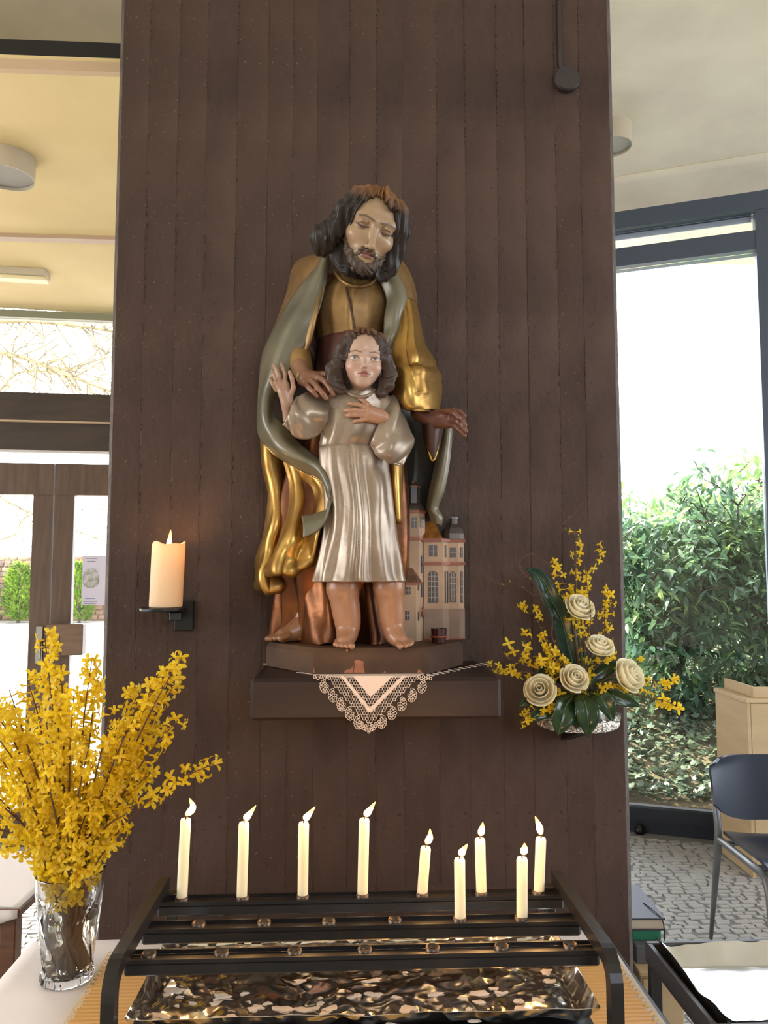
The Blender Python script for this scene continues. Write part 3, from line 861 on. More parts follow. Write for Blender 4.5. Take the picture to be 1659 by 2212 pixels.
# ------------------------------------------------------------------ heads
def frame(chin, s, roll, pitch, yaw):
    R = Matrix.Rotation(math.radians(roll), 3, 'Y') @ Matrix.Rotation(math.radians(pitch), 3, 'X') @ Matrix.Rotation(math.radians(yaw), 3, 'Z')
    return (Vector(chin), s, np.array(R))
def loc(p, fr):
    o, s, R = fr
    x, y, z = p[0]-o[0], p[1]-o[1], p[2]-o[2]
    q = [(R[0][i]*x+R[1][i]*y+R[2][i]*z)/s for i in range(3)]
    return (q[0], -q[1], q[2])          # x image right, y towards the viewer, z up
def wor(q, fr):
    o, s, R = fr
    return o+Vector(R @ np.array((q[0]*s, -q[1]*s, q[2]*s)))

EX, EZ = {'man': .15, 'child': .17}, {'man': .50, 'child': .445}
def face_sdf(kind):
    ch = kind == 'child'
    ex, ez = EX[kind], EZ[kind]
    def f(q):
        x = q[0]; ax_ = np.abs(x); qa = (ax_, q[1], q[2])
        d = ell(q, (0, -.06, .63), (.355, .42, .37)) if ch else ell(q, (0, -.07, .57), (.345, .41, .36))
        jw = .285 if ch else .26
        d = smin(d, ell(q, (0, .05, .36), (jw, .29, .345)), .10)
        d = smin(d, ell(q, (0, .215, .075), (.12, .10, .085)), .10)
        d = smin(d, ell(qa, (.165, .17, .33 if ch else .37), (.13, .13, .12 if ch else .09)), .08)   # cheeks
        d = smin(d, rc(qa, (.03, .325, ez+.075), (.20, .25, ez+.085), .040 if ch else .055), .06)                    # brow
        d = smax(d, -ell(qa, (ex, .375 if ch else .385, ez+.0), (.095, .085, .06) if ch else (.105, .115, .066)), .05 if ch else .04)                              # eye sockets
        d = smin(d, ell(qa, (ex, .245 if ch else .232, ez), (.085, .075, .07)), .012)                                 # eyeballs
        # lids
        for zz, hh, rr in ((.030, .014, .013), (-.030, -.006, .010)):
            d = smin(d, chain(qa, [(ex-.082, .288, ez-.008), (ex-.03, .318, ez+zz+hh*.3), (ex+.03, .314, ez+zz+hh*.3), (ex+.085, .262, ez-.002)], [rr*.6, rr, rr, rr*.6], .01), .012)
        nz = .30 if ch else .275
        d = smin(d, rc(q, (0, .315, ez+.03), (0, .392 if ch else .43, nz+.03), .026 if ch else .032, .034 if ch else .042), .05)       # nose
        d = smin(d, ell(q, (0, .395 if ch else .445, nz+.012), (.036 if ch else .042, .042, .036)), .03)
        d = smin(d, ell(qa, (.034 if ch else .045, .355 if ch else .385, nz), (.026 if ch else .032, .036, .026)), .022)
        mz = .185
        d = smin(d, ell(q, (0, .255, mz), (.14, .09, .09)), .06)
        d = smin(d, chain(qa, [(0, .35, mz+.018), (.03, .352, mz+.026), (.095, .30, mz+.004)], [.018, .020, .008], .012), .018)
        d = smin(d, chain(qa, [(0, .346, mz-.022), (.05, .335, mz-.018), (.085, .305, mz-.004)], [.026, .022, .008], .012), .018)
        d = smax(d, -rc(qa, (0, .378, mz-.001), (.10, .325, mz-.002), .008), .010)
        d = smin(d, ell(qa, (.345, -.03, .43), (.03, .06, .10)), .02)
        return d
    return f
def face_col(kind):
    ch = kind == 'child'; ex, ez = EX[kind], EZ[kind]
    skin = (186, 152, 130) if ch else (166, 138, 106)
    def f(q):
        n = len(q[0]); ax_ = np.abs(q[0]); qa = (ax_, q[1], q[2]); c = paint(skin, n)
        c = blend(c, (.28 if ch else .08)*np.exp(-(((ax_-.19)/.09)**2+((q[2]-.30)/.08)**2))*(q[1] > 0), (196, 120, 104))
        mz = .185
        lip = np.minimum(chain(qa, [(0, .35, mz+.016), (.03, .352, mz+.022), (.09, .30, mz+.003)], [.018, .02, .008]),
                         chain(qa, [(0, .346, mz-.022), (.05, .335, mz-.018), (.085, .305, mz-.004)], [.022, .018, .006]))
        c = blend(c, 1-lip/.012, (150, 80, 74) if ch else (124, 72, 66))
        c = blend(c, 1-(rc(qa, (0, .36, mz), (.10, .315, mz-.002), .004))/.010, (86, 46, 46))
        if ch:
            eo = ((ax_-ex)/.066)**2+((q[2]-ez)/.030)**2
            w = (q[1] > .15)
            c = blend(c, np.clip((1.05-eo)/.25, 0, 1)*w, (206, 196, 188))
            ir = np.sqrt((ax_-ex)**2+(q[2]-ez-.002)**2)
            c = blend(c, np.clip((.029-ir)/.006, 0, 1)*w*(eo < 1.05), (96, 92, 88))
            c = blend(c, np.clip((.014-ir)/.005, 0, 1)*w, (34, 28, 26))
            lidl = chain((ax_, q[1]*0, q[2]), [(ex-.075, 0, ez-.006), (ex-.03, 0, ez+.031), (ex+.03, 0, ez+.031), (ex+.08, 0, ez)], [.004]*4)
            c = blend(c, (1-lidl/.008)*w, (84, 56, 46))
        else:
            eo = ((ax_-ex)/.085)**2+((q[2]-ez)/.05)**2
            c = blend(c, .5*np.clip(1.3-eo, 0, 1)*(q[1] > .15), (132, 100, 80))
            lidl = chain((ax_, q[1]*0, q[2]), [(ex-.075, 0, ez-.012), (ex-.02, 0, ez-.030), (ex+.03, 0, ez-.028), (ex+.08, 0, ez-.006)], [.004]*4)
            c = blend(c, (1-lidl/.010)*(q[1] > .15), (56, 40, 34))
            st = np.clip(1-(np.abs(q[2]-.12)/.16), 0, 1)*np.clip((ax_-.05)/.08, 0, 1)
            c = blend(c, .5*st*(q[1] > -.1), (96, 78, 66))
            c = blend(c, .9*np.clip((-.02-q[2])/.06, 0, 1), (128, 104, 88))
        bz = ez+(.105 if ch else .085)
        br = chain((ax_, q[1]*0, q[2]), [(ex-.10, 0, bz-.012), (ex, 0, bz+.016), (ex+.10, 0, bz-.010)], [.006, .007, .003])
        c = blend(c, (.7 if ch else .8)*(1-br/(.010 if ch else .018))*(q[1] > .1), (96, 66, 50) if ch else (84, 64, 52))
        return c
    return f
def hand_pieces(palm, fingers, rads):
    """palm: chain pts+radii ; fingers: list of point chains (root first)"""
    def f(p):
        d = None
        for pts, rr in palm:
            e = chain(p, pts, rr, .006); d = e if d is None else smin(d, e, .010)
        for pts, r in zip(fingers, rads):
            n = len(pts); e = chain(p, pts, [r*(1.06-.22*i/(n-1)) for i in range(n)], .002)
            d = smin(d, e, .0035)
        return d
    pts = [q for ps, _ in palm for q in ps]+[q for fg in fingers for q in fg]
    lo, hi = bounds(pts, .028)
    return f, lo, hi
def skincol(c1, tipc=None):
    return lambda p: paint(c1, len(p[0]))

# ---------- the man
MANF = frame(P(774, 578, 1.665), .176, 19, 22, 16)
man = MB()
fs_ = face_sdf('man')
lo, hi = bounds([wor((x, y, z), MANF) for x in (-.42, .42) for y in (-.5, .5) for z in (-.42, 1.02)], .004)
def manhead(p):
    d = fs_(loc(p, MANF))*MANF[1]
    return smin(d, chain(p, [wor((0, -.12, .30), MANF), P(770, 590, 1.765), P(768, 640, 1.80)], [.036, .040, .046], .01), .012)
sdf_mb(man, manhead, lo, hi, .0016, lambda p: face_col('man')(loc(p, MANF)))
def L_(*a): return [P(*q) for q in a]
# right hand on the child's shoulder
hd = hand_pieces([(L_((648, 790, 1.70), (664, 818, 1.665), (682, 822, 1.655)), [.017, .016, .014]), (L_((664, 818, 1.665), (700, 812, 1.665)), [.015, .011])],
     [L_((700, 808, 1.655), (713, 814, 1.638), (722, 828, 1.633), (727, 840, 1.636)), L_((688, 815, 1.645), (704, 826, 1.628), (714, 841, 1.624), (720, 851, 1.628)),
      L_((672, 822, 1.645), (687, 838, 1.626), (698, 851, 1.624), (705, 860, 1.629)), L_((660, 830, 1.652), (667, 838, 1.635), (676, 846, 1.630), (685, 855, 1.633)),
      L_((700, 810, 1.668), (722, 818, 1.66), (736, 829, 1.65))], [.0062, .0065, .0062, .0056, .0062])
sdf_mb(man, *hd, .0016, skincol((138, 96, 72)))
# left hand reaching out
hd = hand_pieces([(L_((905, 890, 1.73), (930, 903, 1.72), (962, 900, 1.70)), [.020, .018, .017]), (L_((935, 912, 1.72), (968, 915, 1.70)), [.014, .012])],
     [L_((962, 890, 1.695), (980, 887, 1.68), (994, 890, 1.67), (1003, 898, 1.664)), L_((970, 900, 1.69), (988, 900, 1.672), (999, 909, 1.66), (1004, 918, 1.658)),
      L_((970, 908, 1.69), (988, 911, 1.672), (999, 921, 1.662), (1006, 931, 1.660)), L_((968, 916, 1.695), (984, 922, 1.68), (996, 932, 1.672), (1004, 941, 1.670)),
      L_((950, 892, 1.70), (968, 888, 1.675), (982, 893, 1.658), (992, 903, 1.650))], [.0066, .0068, .0066, .0058, .0066])
sdf_mb(man, *hd, .0018, skincol((112, 72, 56)))
# foot, and the body inside the clothes
def toes(p, d, root, tips, r0):
    for i, (a, b) in enumerate(zip(root, tips)): d = smin(d, rc(p, a, b, r0*(1 if i else 1.35), r0*(.9 if i else 1.2)), .003)
    return d
def manfoot(p):
    d = chain(p, L_((660, 1340, 1.80), (640, 1362, 1.79), (612, 1372, 1.775)), [.026, .022, .017], .01)
    return toes(p, d, L_((622, 1372, 1.765), (610, 1370, 1.768), (600, 1371, 1.775), (592, 1373, 1.782), (588, 1374, 1.79)),
                L_((606, 1379, 1.752), (594, 1379, 1.755), (585, 1380, 1.762), (579, 1380, 1.770), (577, 1380, 1.782)), .0062)
lo, hi = bounds(L_((660, 1340, 1.80), (577, 1384, 1.75)), .03)
sdf_mb(man, manfoot, lo, hi, .0018, skincol((140, 98, 66)))
def manbody(p):
    d = chain(p, L_((770, 620, 1.80), (765, 760, 1.81), (760, 900, 1.82)), [.062, .058, .055], .03)
    d = smin(d, rc(p, P(720, 625, 1.81), P(830, 620, 1.81), .035), .03)
    d = smin(d, chain(p, L_((700, 630, 1.81), (640, 740, 1.80), (660, 815, 1.70)), [.03, .024, .017], .02), .02)
    d = smin(d, chain(p, L_((845, 630, 1.81), (886, 760, 1.81), (912, 893, 1.74)), [.028, .018, .017], .02), .02)
    d = smin(d, chain(p, L_((730, 900, 1.82), (690, 1140, 1.81), (655, 1345, 1.80)), [.05, .034, .024], .02), .03)
    return smin(d, chain(p, L_((800, 900, 1.82), (810, 1140, 1.82), (800, 1370, 1.83)), [.05, .034, .024], .02), .03)
lo, hi = bounds(L_((600, 560, 1.70), (950, 1390, 1.88)), .03)
sdf_mb(man, manbody, lo, hi, .008, skincol((150, 112, 88)))
man_o = man.build('man_figure', m_skin, statue, True)
tag(man_o, label='bearded man with bowed head, one hand on the child')

def strands(q, n, amp, wig, zf):
    ph = np.arctan2(q[0], q[1]+.05)
    return amp*np.sin(n*ph+wig*np.sin(zf*q[2]+2*ph))
def manhair(p):
    q = loc(p, MANF); ax_ = np.abs(q[0])
    d = ell(q, (.0, -.10, .60), (.40, .46, .39))
    L1 = chain(q, [(-.27, .06, .80), (-.38, .04, .58), (-.42, .0, .36), (-.52, .0, .20), (-.50, -.05, .10)], [.10, .10, .12, .15, .12], .06)
    L2 = chain(q, [(.27, .06, .80), (.37, .04, .56), (.38, .0, .34), (.36, .02, .15), (.33, .0, .02)], [.10, .09, .11, .12, .09], .06)
    bk = ell(q, (0, -.28, .25), (.42, .25, .40))
    d = smin(smin(smin(d, L1, .07), L2, .07), bk, .08)
    # face opening with a widow's peak to the image right of the middle
    op = ell(q, (-.02, .42, .42), (.29, .46, .50))
    op = smax(op, -(ell(q, (.11, .20, .95), (.15, .30, .15))), .02)
    d = smax(d, -op, .02)
    d = smin(d, chain(q, [(.02, .16, .95), (.07, .27, .87), (.14, .295, .815), (.23, .25, .80)], [.05, .05, .042, .03], .03), .03)
    s_ = strands(q, 34, .015, 1.8, 8)+.008*np.sin(60*q[0]+22*q[2])
    return (d+s_)*MANF[1]
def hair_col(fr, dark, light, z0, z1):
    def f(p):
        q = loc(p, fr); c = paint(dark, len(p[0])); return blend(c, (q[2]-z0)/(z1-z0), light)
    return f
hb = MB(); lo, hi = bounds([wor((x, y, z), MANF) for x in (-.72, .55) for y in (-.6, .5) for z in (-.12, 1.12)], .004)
sdf_mb(hb, manhair, lo, hi, .0019, hair_col(MANF, (46, 38, 33), (132, 92, 58), .76, .92))  # crown painted lighter: light from above is put into the hair colour
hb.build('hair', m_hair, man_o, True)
def manbeard(p):
    q = loc(p, MANF); ax_ = np.abs(q[0]); qa = (ax_, q[1], q[2])
    d = ell(q, (0, .225, .035), (.155, .125, .105))
    d = smin(d, chain(qa, [(.10, .235, .06), (.20, .15, .15), (.265, .02, .32)], [.085, .055, .04], .03), .05)
    d = smax(d, -ell(q, (0, .40, .19), (.125, .14, .085)), .03)
    mo = chain(qa, [(.012, .385, .243), (.07, .355, .225), (.125, .295, .16), (.13, .27, .10)], [.020, .026, .022, .02], .02)
    d = smin(d, mo, .015)
    s_ = .012*np.sin(52*q[0]+8*np.sin(14*q[2]))*np.sin(30*q[2]+9*q[0])+.006*np.sin(80*q[0])
    return (d+s_)*MANF[1]
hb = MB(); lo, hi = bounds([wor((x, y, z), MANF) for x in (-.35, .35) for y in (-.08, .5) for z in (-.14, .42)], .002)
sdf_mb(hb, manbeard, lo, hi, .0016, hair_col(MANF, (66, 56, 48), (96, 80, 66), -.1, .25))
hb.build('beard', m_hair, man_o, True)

# tunic, sash, robe
def fold_sum(fr):
    """fr: list of (angle_deg, width_deg, amp_top, amp_bottom)"""
    def g(th, v):
        m_ = np.ones_like(th)
        for a, w, a0, a1 in fr:
            d = (np.degrees(th)-a+180) % 360-180; m_ = m_+(a0+(a1-a0)*v)*np.exp(-(d/w)**2)
        return m_
    return g
k = MB(); k.grid(loft([(588, 742, 812, 1.775, .045), (606, 722, 832, 1.785, .06), (640, 690, 848, 1.795, .078), (690, 678, 850, 1.80, .088), (735, 686, 842, 1.805, .082), (760, 696, 836, 1.81, .074)],
      fold_sum([(97, 3, -.035, -.06), (92, 4, .03, .05), (120, 7, 0, .05), (70, 8, 0, .05), (140, 8, .02, .06), (108, 5, 0, -.03)])), .0, True)
k.build('tunic', m_gold2, man_o, True)
ring_line([(722, 590, 1.742), (738, 606, 1.725), (756, 616, 1.716), (778, 619, 1.713), (800, 613, 1.718), (814, 598, 1.73), (820, 580, 1.75)], .0048, 'collar', m_gold2, man_o)
ring_line([(748, 621, 1.714), (756, 655, 1.708), (763, 690, 1.7075), (769, 720, 1.7145), (773, 742, 1.722)], .0026, 'tunic_seam', m_bronze, man_o)
k = MB(); k.grid(loft([(738, 688, 842, 1.81, .086), (750, 684, 846, 1.81, .092), (790, 684, 846, 1.81, .092), (835, 680, 850, 1.81, .09)], fold_sum([(100, 4, .02, .02), (110, 4, -.03, .02), (125, 5, .03, -.02), (140, 6, .03, .03)])), 0, True)
k.build('sash', m_sash, man_o, True)
rob = fold_sum([(60, 7, .02, .10), (78, 8, 0, -.12), (95, 8, .02, .12), (112, 7, 0, -.10), (128, 8, .02, .14), (145, 7, 0, -.12), (160, 8, .02, .10), (40, 7, 0, -.1), (25, 8, 0, .08)])
k = MB(); k.grid(loft([(830, 676, 854, 1.815, .085), (950, 640, 872, 1.815, .085), (1080, 606, 884, 1.81, .085), (1200, 600, 884, 1.805, .088), (1300, 612, 874, 1.815, .07), (1360, 612, 872, 1.825, .06), (1378, 606, 876, 1.825, .06)], rob, 140), 0, True)
k.v = [(x, min(y, 1.888), max(z, ZP-.002)) for x, y, z in k.v]
k.build('robe', m_copper, man_o, True)
# hem spreading over the plinth
def wav(u, v): return .0035*np.sin(24*u+4*v)*v+.0025*np.sin(41*u-5*v)
hx = [(604, 578), (624, 606), (646, 642), (672, 676), (702, 708), (735, 742), (762, 766), (798, 804), (834, 838), (866, 872)]
hy = [(1.82, 1.845), (1.785, 1.83), (1.765, 1.80), (1.75, 1.725), (1.735, 1.70), (1.745, 1.735), (1.765, 1.775), (1.74, 1.72), (1.76, 1.765), (1.79, 1.80)]
rows = []
for t_, yy_ in ((0, 1235), (.35, 1290), (.65, 1335), (.88, 1368), (1, 1392)):
    rows.append([(a_+(b_-a_)*t_, yy_+(6 if j % 2 else -2), c_+(d_-c_)*t_**1.2) for j, ((a_, b_), (c_, d_)) in enumerate(zip(hx, hy))])
k = MB(); k.grid(sheet(rows, 8, 8, wav), .004)
k.v = [(x, y, max(z, ZP+.0005)) for x, y, z in k.v]
k.build('robe_hem', m_copper, man_o, True)

# cloak: image-left side
def wr(a, fu, fv, ph=0): return lambda u, v: a*np.sin(fu*u+fv*v+ph)
k = MB(); k.grid(sheet([[(688, 553, 1.87), (692, 552, 1.82), (698, 550, 1.77), (706, 546, 1.745)], [(641, 571, 1.88), (655, 572, 1.81), (675, 572, 1.765), (702, 572, 1.735)],
                        [(622, 638, 1.885), (634, 634, 1.81), (655, 630, 1.755), (697, 625, 1.718)], [(600, 698, 1.885), (615, 694, 1.80), (640, 690, 1.74), (684, 690, 1.70)],
                        [(577, 755, 1.885), (592, 755, 1.79), (620, 755, 1.745), (664, 760, 1.72)], [(566, 830, 1.885), (576, 830, 1.79), (590, 830, 1.76), (606, 830, 1.765)]]), .006)
k.build('cloak', m_gold2, man_o, True)
band = [[(700, 520, 1.752), (708, 522, 1.735), (718, 528, 1.745)], [(688, 570, 1.748), (699, 575, 1.722), (708, 585, 1.735)], [(655, 618, 1.758), (678, 625, 1.715), (698, 640, 1.72)],
        [(618, 665, 1.775), (645, 672, 1.715), (684, 690, 1.708)], [(590, 720, 1.80), (618, 728, 1.72), (662, 742, 1.715)], [(570, 775, 1.82), (592, 785, 1.725), (626, 800, 1.73)],
        [(560, 840, 1.83), (574, 845, 1.745), (592, 850, 1.755)], [(560, 905, 1.82), (572, 905, 1.735), (592, 895, 1.755)], [(567, 948, 1.80), (584, 938, 1.725), (606, 915, 1.75)],
        [(592, 980, 1.775), (608, 965, 1.705), (634, 946, 1.735)], [(634, 1002, 1.745), (648, 988, 1.685), (668, 978, 1.72)], [(676, 1026, 1.715), (688, 1012, 1.67), (700, 1012, 1.70)],
        [(702, 1050, 1.69), (710, 1046, 1.655), (714, 1050, 1.675)], [(713, 1072, 1.67), (718, 1078, 1.645), (716, 1084, 1.662)]]
k = MB(); k.grid(sheet(band, 8, 6, wr(.0025, 5, 30)), .005)
k.build('cloak_lining', m_teal, man_o, True)
ring_line([b[0][:2]+(b[0][2]-.004,) for b in band[6:]], .003, 'cloak_edge', m_gold, man_o)
curl = [[(712, 1068, 1.672), (718, 1080, 1.65), (714, 1092, 1.64)], [(705, 1102, 1.68), (709, 1112, 1.65), (703, 1128, 1.64)], [(684, 1112, 1.69), (688, 1128, 1.655), (684, 1150, 1.645)], [(652, 1118, 1.70), (656, 1138, 1.66), (656, 1162, 1.655)]]
k = MB(); k.grid(sheet(curl, 8, 8), .005); k.build('cloak_lining', m_teal, man_o, True)
G1 = [[(612, 992, 1.775), (632, 1000, 1.755), (655, 1012, 1.735), (680, 1028, 1.725), (704, 1048, 1.70)],
      [(628, 1050, 1.775), (644, 1052, 1.745), (662, 1055, 1.757), (690, 1062, 1.72), (716, 1076, 1.672)],
      [(628, 1105, 1.765), (642, 1100, 1.72), (655, 1108, 1.755), (676, 1112, 1.745), (704, 1106, 1.69)],
      [(606, 1160, 1.77), (624, 1150, 1.70), (640, 1160, 1.695), (655, 1162, 1.72), (690, 1152, 1.675)],
      [(590, 1204, 1.76), (606, 1200, 1.69), (628, 1206, 1.70), (652, 1204, 1.71), (684, 1188, 1.685)],
      [(580, 1232, 1.745), (596, 1239, 1.68), (622, 1238, 1.69), (650, 1228, 1.70), (676, 1216, 1.71)],
      [(592, 1232, 1.76), (606, 1236, 1.72), (628, 1234, 1.725), (652, 1226, 1.735), (676, 1218, 1.745)]]
k = MB(); k.grid(sheet(G1, 10, 10, lambda u, v: .004*np.sin(12*u+5*v)*v+.0022*np.sin(22*u-9*v)+.002*np.sin(13*v+8*u)), .006)
k.build('cloak_fold', m_gold, man_o, True)
G2 = [[(566, 930, 1.86), (572, 935, 1.80), (588, 945, 1.79), (606, 955, 1.80)], [(570, 1000, 1.87), (576, 1002, 1.80), (596, 1012, 1.80), (615, 1020, 1.82)],
      [(582, 1070, 1.87), (587, 1070, 1.80), (600, 1075, 1.785), (622, 1075, 1.81)], [(577, 1130, 1.87), (583, 1130, 1.79), (598, 1130, 1.77), (622, 1130, 1.80)],
      [(564, 1185, 1.87), (572, 1185, 1.785), (586, 1185, 1.77), (606, 1185, 1.785)], [(555, 1228, 1.87), (562, 1232, 1.775), (576, 1238, 1.76), (600, 1238, 1.78)],
      [(557, 1262, 1.865), (566, 1272, 1.775), (584, 1278, 1.76), (612, 1266, 1.78)], [(566, 1262, 1.87), (576, 1268, 1.80), (590, 1270, 1.80), (610, 1262, 1.80)]]
k = MB(); k.grid(sheet(G2, 10, 10, lambda u, v: .004*np.sin(15*u+4*v)*v+.004*np.sin(26*v+9*u)*v), .006)
k.build('cloak_fold', m_gold, man_o, True)
# sleeve of the arm that reaches round the child
k = MB(); k.grid(np.array([[tuple(c+u*(math.cos(a)*r*1.0)+w*(math.sin(a)*r)) for a in np.linspace(0, 2*PI, 24, endpoint=False)]
     for c, r, u, w in [(P(x, y, Y), r, Vector((1, 0, 0)), Vector((0, -.8, .6))) for x, y, Y, r in
     [(652, 705, 1.80, .030), (646, 728, 1.785, .036), (642, 745, 1.77, .046), (641, 758, 1.76, .040), (642, 768, 1.755, .043), (645, 778, 1.75, .034)]]]), .003, True)
k.build('upper_sleeve', m_bronze, man_o, True)
k = MB(); pts = [P(*q) for q in [(640, 735, 1.765), (644, 765, 1.745), (652, 792, 1.715), (661, 818, 1.675)]]
k.tube([Vector(v) for v in cr(np.array([tuple(p) for p in pts]), 5)], list(np.linspace(.034, .0195, 16)), 24, flat=1.1)
k.build('forearm_sleeve', m_gold2, man_o, True)

# cloak: image-right side
k = MB(); k.grid(sheet([[(826, 545, 1.745), (836, 542, 1.77), (846, 545, 1.82), (850, 547, 1.88)], [(842, 590, 1.73), (858, 585, 1.765), (874, 585, 1.82), (880, 588, 1.885)],
                        [(866, 640, 1.725), (880, 632, 1.76), (890, 630, 1.82), (894, 630, 1.885)], [(866, 690, 1.725), (882, 680, 1.755), (894, 675, 1.82), (898, 675, 1.885)]]), .006)
k.build('cloak', m_gold2, man_o, True)
k = MB(); k.grid(sheet([[(824, 535, 1.748), (834, 535, 1.735), (843, 540, 1.745)], [(820, 590, 1.735), (840, 590, 1.715), (855, 588, 1.728)], [(836, 645, 1.722), (858, 643, 1.702), (877, 640, 1.715)],
                        [(834, 690, 1.715), (854, 695, 1.695), (870, 696, 1.71)], [(830, 735, 1.715), (842, 738, 1.697), (855, 738, 1.708)], [(832, 780, 1.72), (838, 780, 1.71), (843, 778, 1.715)]], 8, 8, wr(.002, 6, 18)), .005)
k.build('cloak_lining', m_teal, man_o, True)
def slv(u, v):
    return .010*np.exp(-((v-.50-.10*(u-.6))/.035)**2)*np.exp(-((u-.72)/.25)**2)-.008*np.exp(-((v-.56-.12*(u-.6))/.03)**2)*np.exp(-((u-.72)/.25)**2)+.004*np.sin(13*u+7*v)*v+.006*np.exp(-((u-.35-.3*v)/.05)**2)*(v<.75)-.005*np.exp(-((u-.45-.3*v)/.05)**2)*(v<.75)
k = MB(); k.grid(sheet([[(866, 650, 1.735), (872, 648, 1.72), (878, 648, 1.725), (886, 648, 1.75), (893, 650, 1.81)], [(861, 700, 1.73), (872, 698, 1.70), (884, 696, 1.705), (895, 697, 1.74), (904, 700, 1.82)],
                        [(846, 745, 1.728), (862, 745, 1.685), (882, 744, 1.68), (900, 744, 1.72), (915, 746, 1.82)], [(838, 790, 1.72), (856, 790, 1.675), (884, 788, 1.662), (914, 785, 1.70), (936, 786, 1.82)],
                        [(835, 828, 1.715), (856, 832, 1.668), (888, 834, 1.65), (924, 830, 1.69), (946, 828, 1.81)], [(846, 854, 1.715), (866, 864, 1.672), (892, 872, 1.655), (924, 870, 1.69), (947, 862, 1.80)],
                        [(858, 864, 1.722), (876, 876, 1.68), (898, 884, 1.665), (924, 885, 1.695), (946, 884, 1.79)]], 10, 10, slv), .007)
k.build('wide_sleeve', m_gold, man_o, True)
ring_line([(846, 856, 1.712), (862, 869, 1.688), (878, 878, 1.673), (898, 885.5, 1.662), (924, 886.5, 1.692), (946, 885, 1.785)], .0035, 'sleeve_edge', m_gold, man_o)
# dark lining hanging behind the outstretched arm
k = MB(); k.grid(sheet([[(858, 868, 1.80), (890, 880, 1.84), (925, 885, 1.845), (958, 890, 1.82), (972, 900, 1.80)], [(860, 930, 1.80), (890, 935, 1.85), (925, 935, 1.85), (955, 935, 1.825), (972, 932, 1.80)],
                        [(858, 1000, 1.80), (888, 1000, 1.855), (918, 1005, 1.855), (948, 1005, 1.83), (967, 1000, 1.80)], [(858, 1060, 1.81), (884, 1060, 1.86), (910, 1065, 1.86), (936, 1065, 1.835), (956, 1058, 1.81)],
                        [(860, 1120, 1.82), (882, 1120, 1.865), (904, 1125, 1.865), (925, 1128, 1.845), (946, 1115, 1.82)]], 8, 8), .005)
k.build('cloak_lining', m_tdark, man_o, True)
k = MB(); k.grid(sheet([[(956, 905, 1.815), (965, 905, 1.795), (973, 905, 1.80)], [(955, 935, 1.81), (965, 938, 1.785), (973, 935, 1.795)], [(944, 1000, 1.81), (957, 1000, 1.785), (968, 998, 1.795)],
                        [(930, 1062, 1.815), (944, 1062, 1.79), (957, 1058, 1.80)], [(926, 1095, 1.82), (934, 1098, 1.795), (943, 1095, 1.805)], [(930, 1108, 1.82), (942, 1114, 1.795), (952, 1118, 1.805)], [(936, 1124, 1.82), (944, 1130, 1.80), (950, 1136, 1.81)]], 8, 8), .006)
k.build('cloak_lining', m_teal, man_o, True)
k = MB(); k.grid(sheet([[(914, 886, 1.745), (926, 886, 1.705), (948, 888, 1.72), (966, 892, 1.76)], [(917, 930, 1.75), (926, 932, 1.715), (944, 930, 1.72), (954, 925, 1.76)], [(924, 965, 1.755), (930, 968, 1.725), (940, 966, 1.73), (948, 955, 1.76)], [(929, 988, 1.76), (932, 992, 1.74), (936, 993, 1.74), (941, 984, 1.76)]], 6, 6), .005)
k.build('inner_sleeve', m_bronze, man_o, True)
ring_line([(916, 922, 1.745), (920, 945, 1.735), (926, 972, 1.73), (931, 991, 1.728), (936, 994, 1.728), (942, 980, 1.735), (948, 952, 1.745), (952, 928, 1.755)], .0028, 'sleeve_edge', m_gold, man_o)
k = MB(); k.grid(sheet([[(834, 985, 1.77), (850, 985, 1.745), (868, 985, 1.77)], [(842, 1060, 1.77), (855, 1060, 1.745), (866, 1060, 1.77)], [(852, 1130, 1.775), (860, 1130, 1.75), (866, 1130, 1.775)]], 6, 6), .005)
k.build('robe_panel', m_gold, man_o, True)

# ---------- the child
CHF = frame(P(781, 840, 1.628), .127, 3, 2, 5)
child = MB(); fs2 = face_sdf('child')
lo, hi = bounds([wor((x, y, z), CHF) for x in (-.42, .42) for y in (-.5, .5) for z in (-.30, 1.02)], .004)
def chhead(p):
    d = fs2(loc(p, CHF))*CHF[1]
    return smin(d, chain(p, [wor((0, -.10, .25), CHF), P(780, 848, 1.668), P(778, 870, 1.68)], [.025, .0235, .028], .01), .010)
sdf_mb(child, chhead, lo, hi, .0013, lambda p: face_col('child')(loc(p, CHF)))
hd = hand_pieces([(L_((624, 905, 1.665), (621, 878, 1.655), (614, 850, 1.648)), [.013, .012, .011]), (L_((622, 868, 1.652), (604, 836, 1.645)), [.010, .008]), (L_((622, 868, 1.65), (618, 832, 1.645)), [.010, .008])],
     [L_((616, 826, 1.643), (616, 810, 1.638), (612, 797, 1.640), (608, 787, 1.645)), L_((606, 828, 1.643), (603, 812, 1.637), (597, 798, 1.639), (592, 789, 1.644)),
      L_((600, 833, 1.644), (595, 818, 1.638), (591, 808, 1.640), (588, 801, 1.645)), L_((596, 842, 1.646), (590, 831, 1.642), (586, 823, 1.644), (584, 817, 1.648)),
      L_((627, 858, 1.645), (634, 838, 1.635), (631, 818, 1.630), (626, 804, 1.630))], [.0046, .0047, .0045, .0042, .0052])
sdf_mb(child, *hd, .0013, skincol((162, 126, 102)))
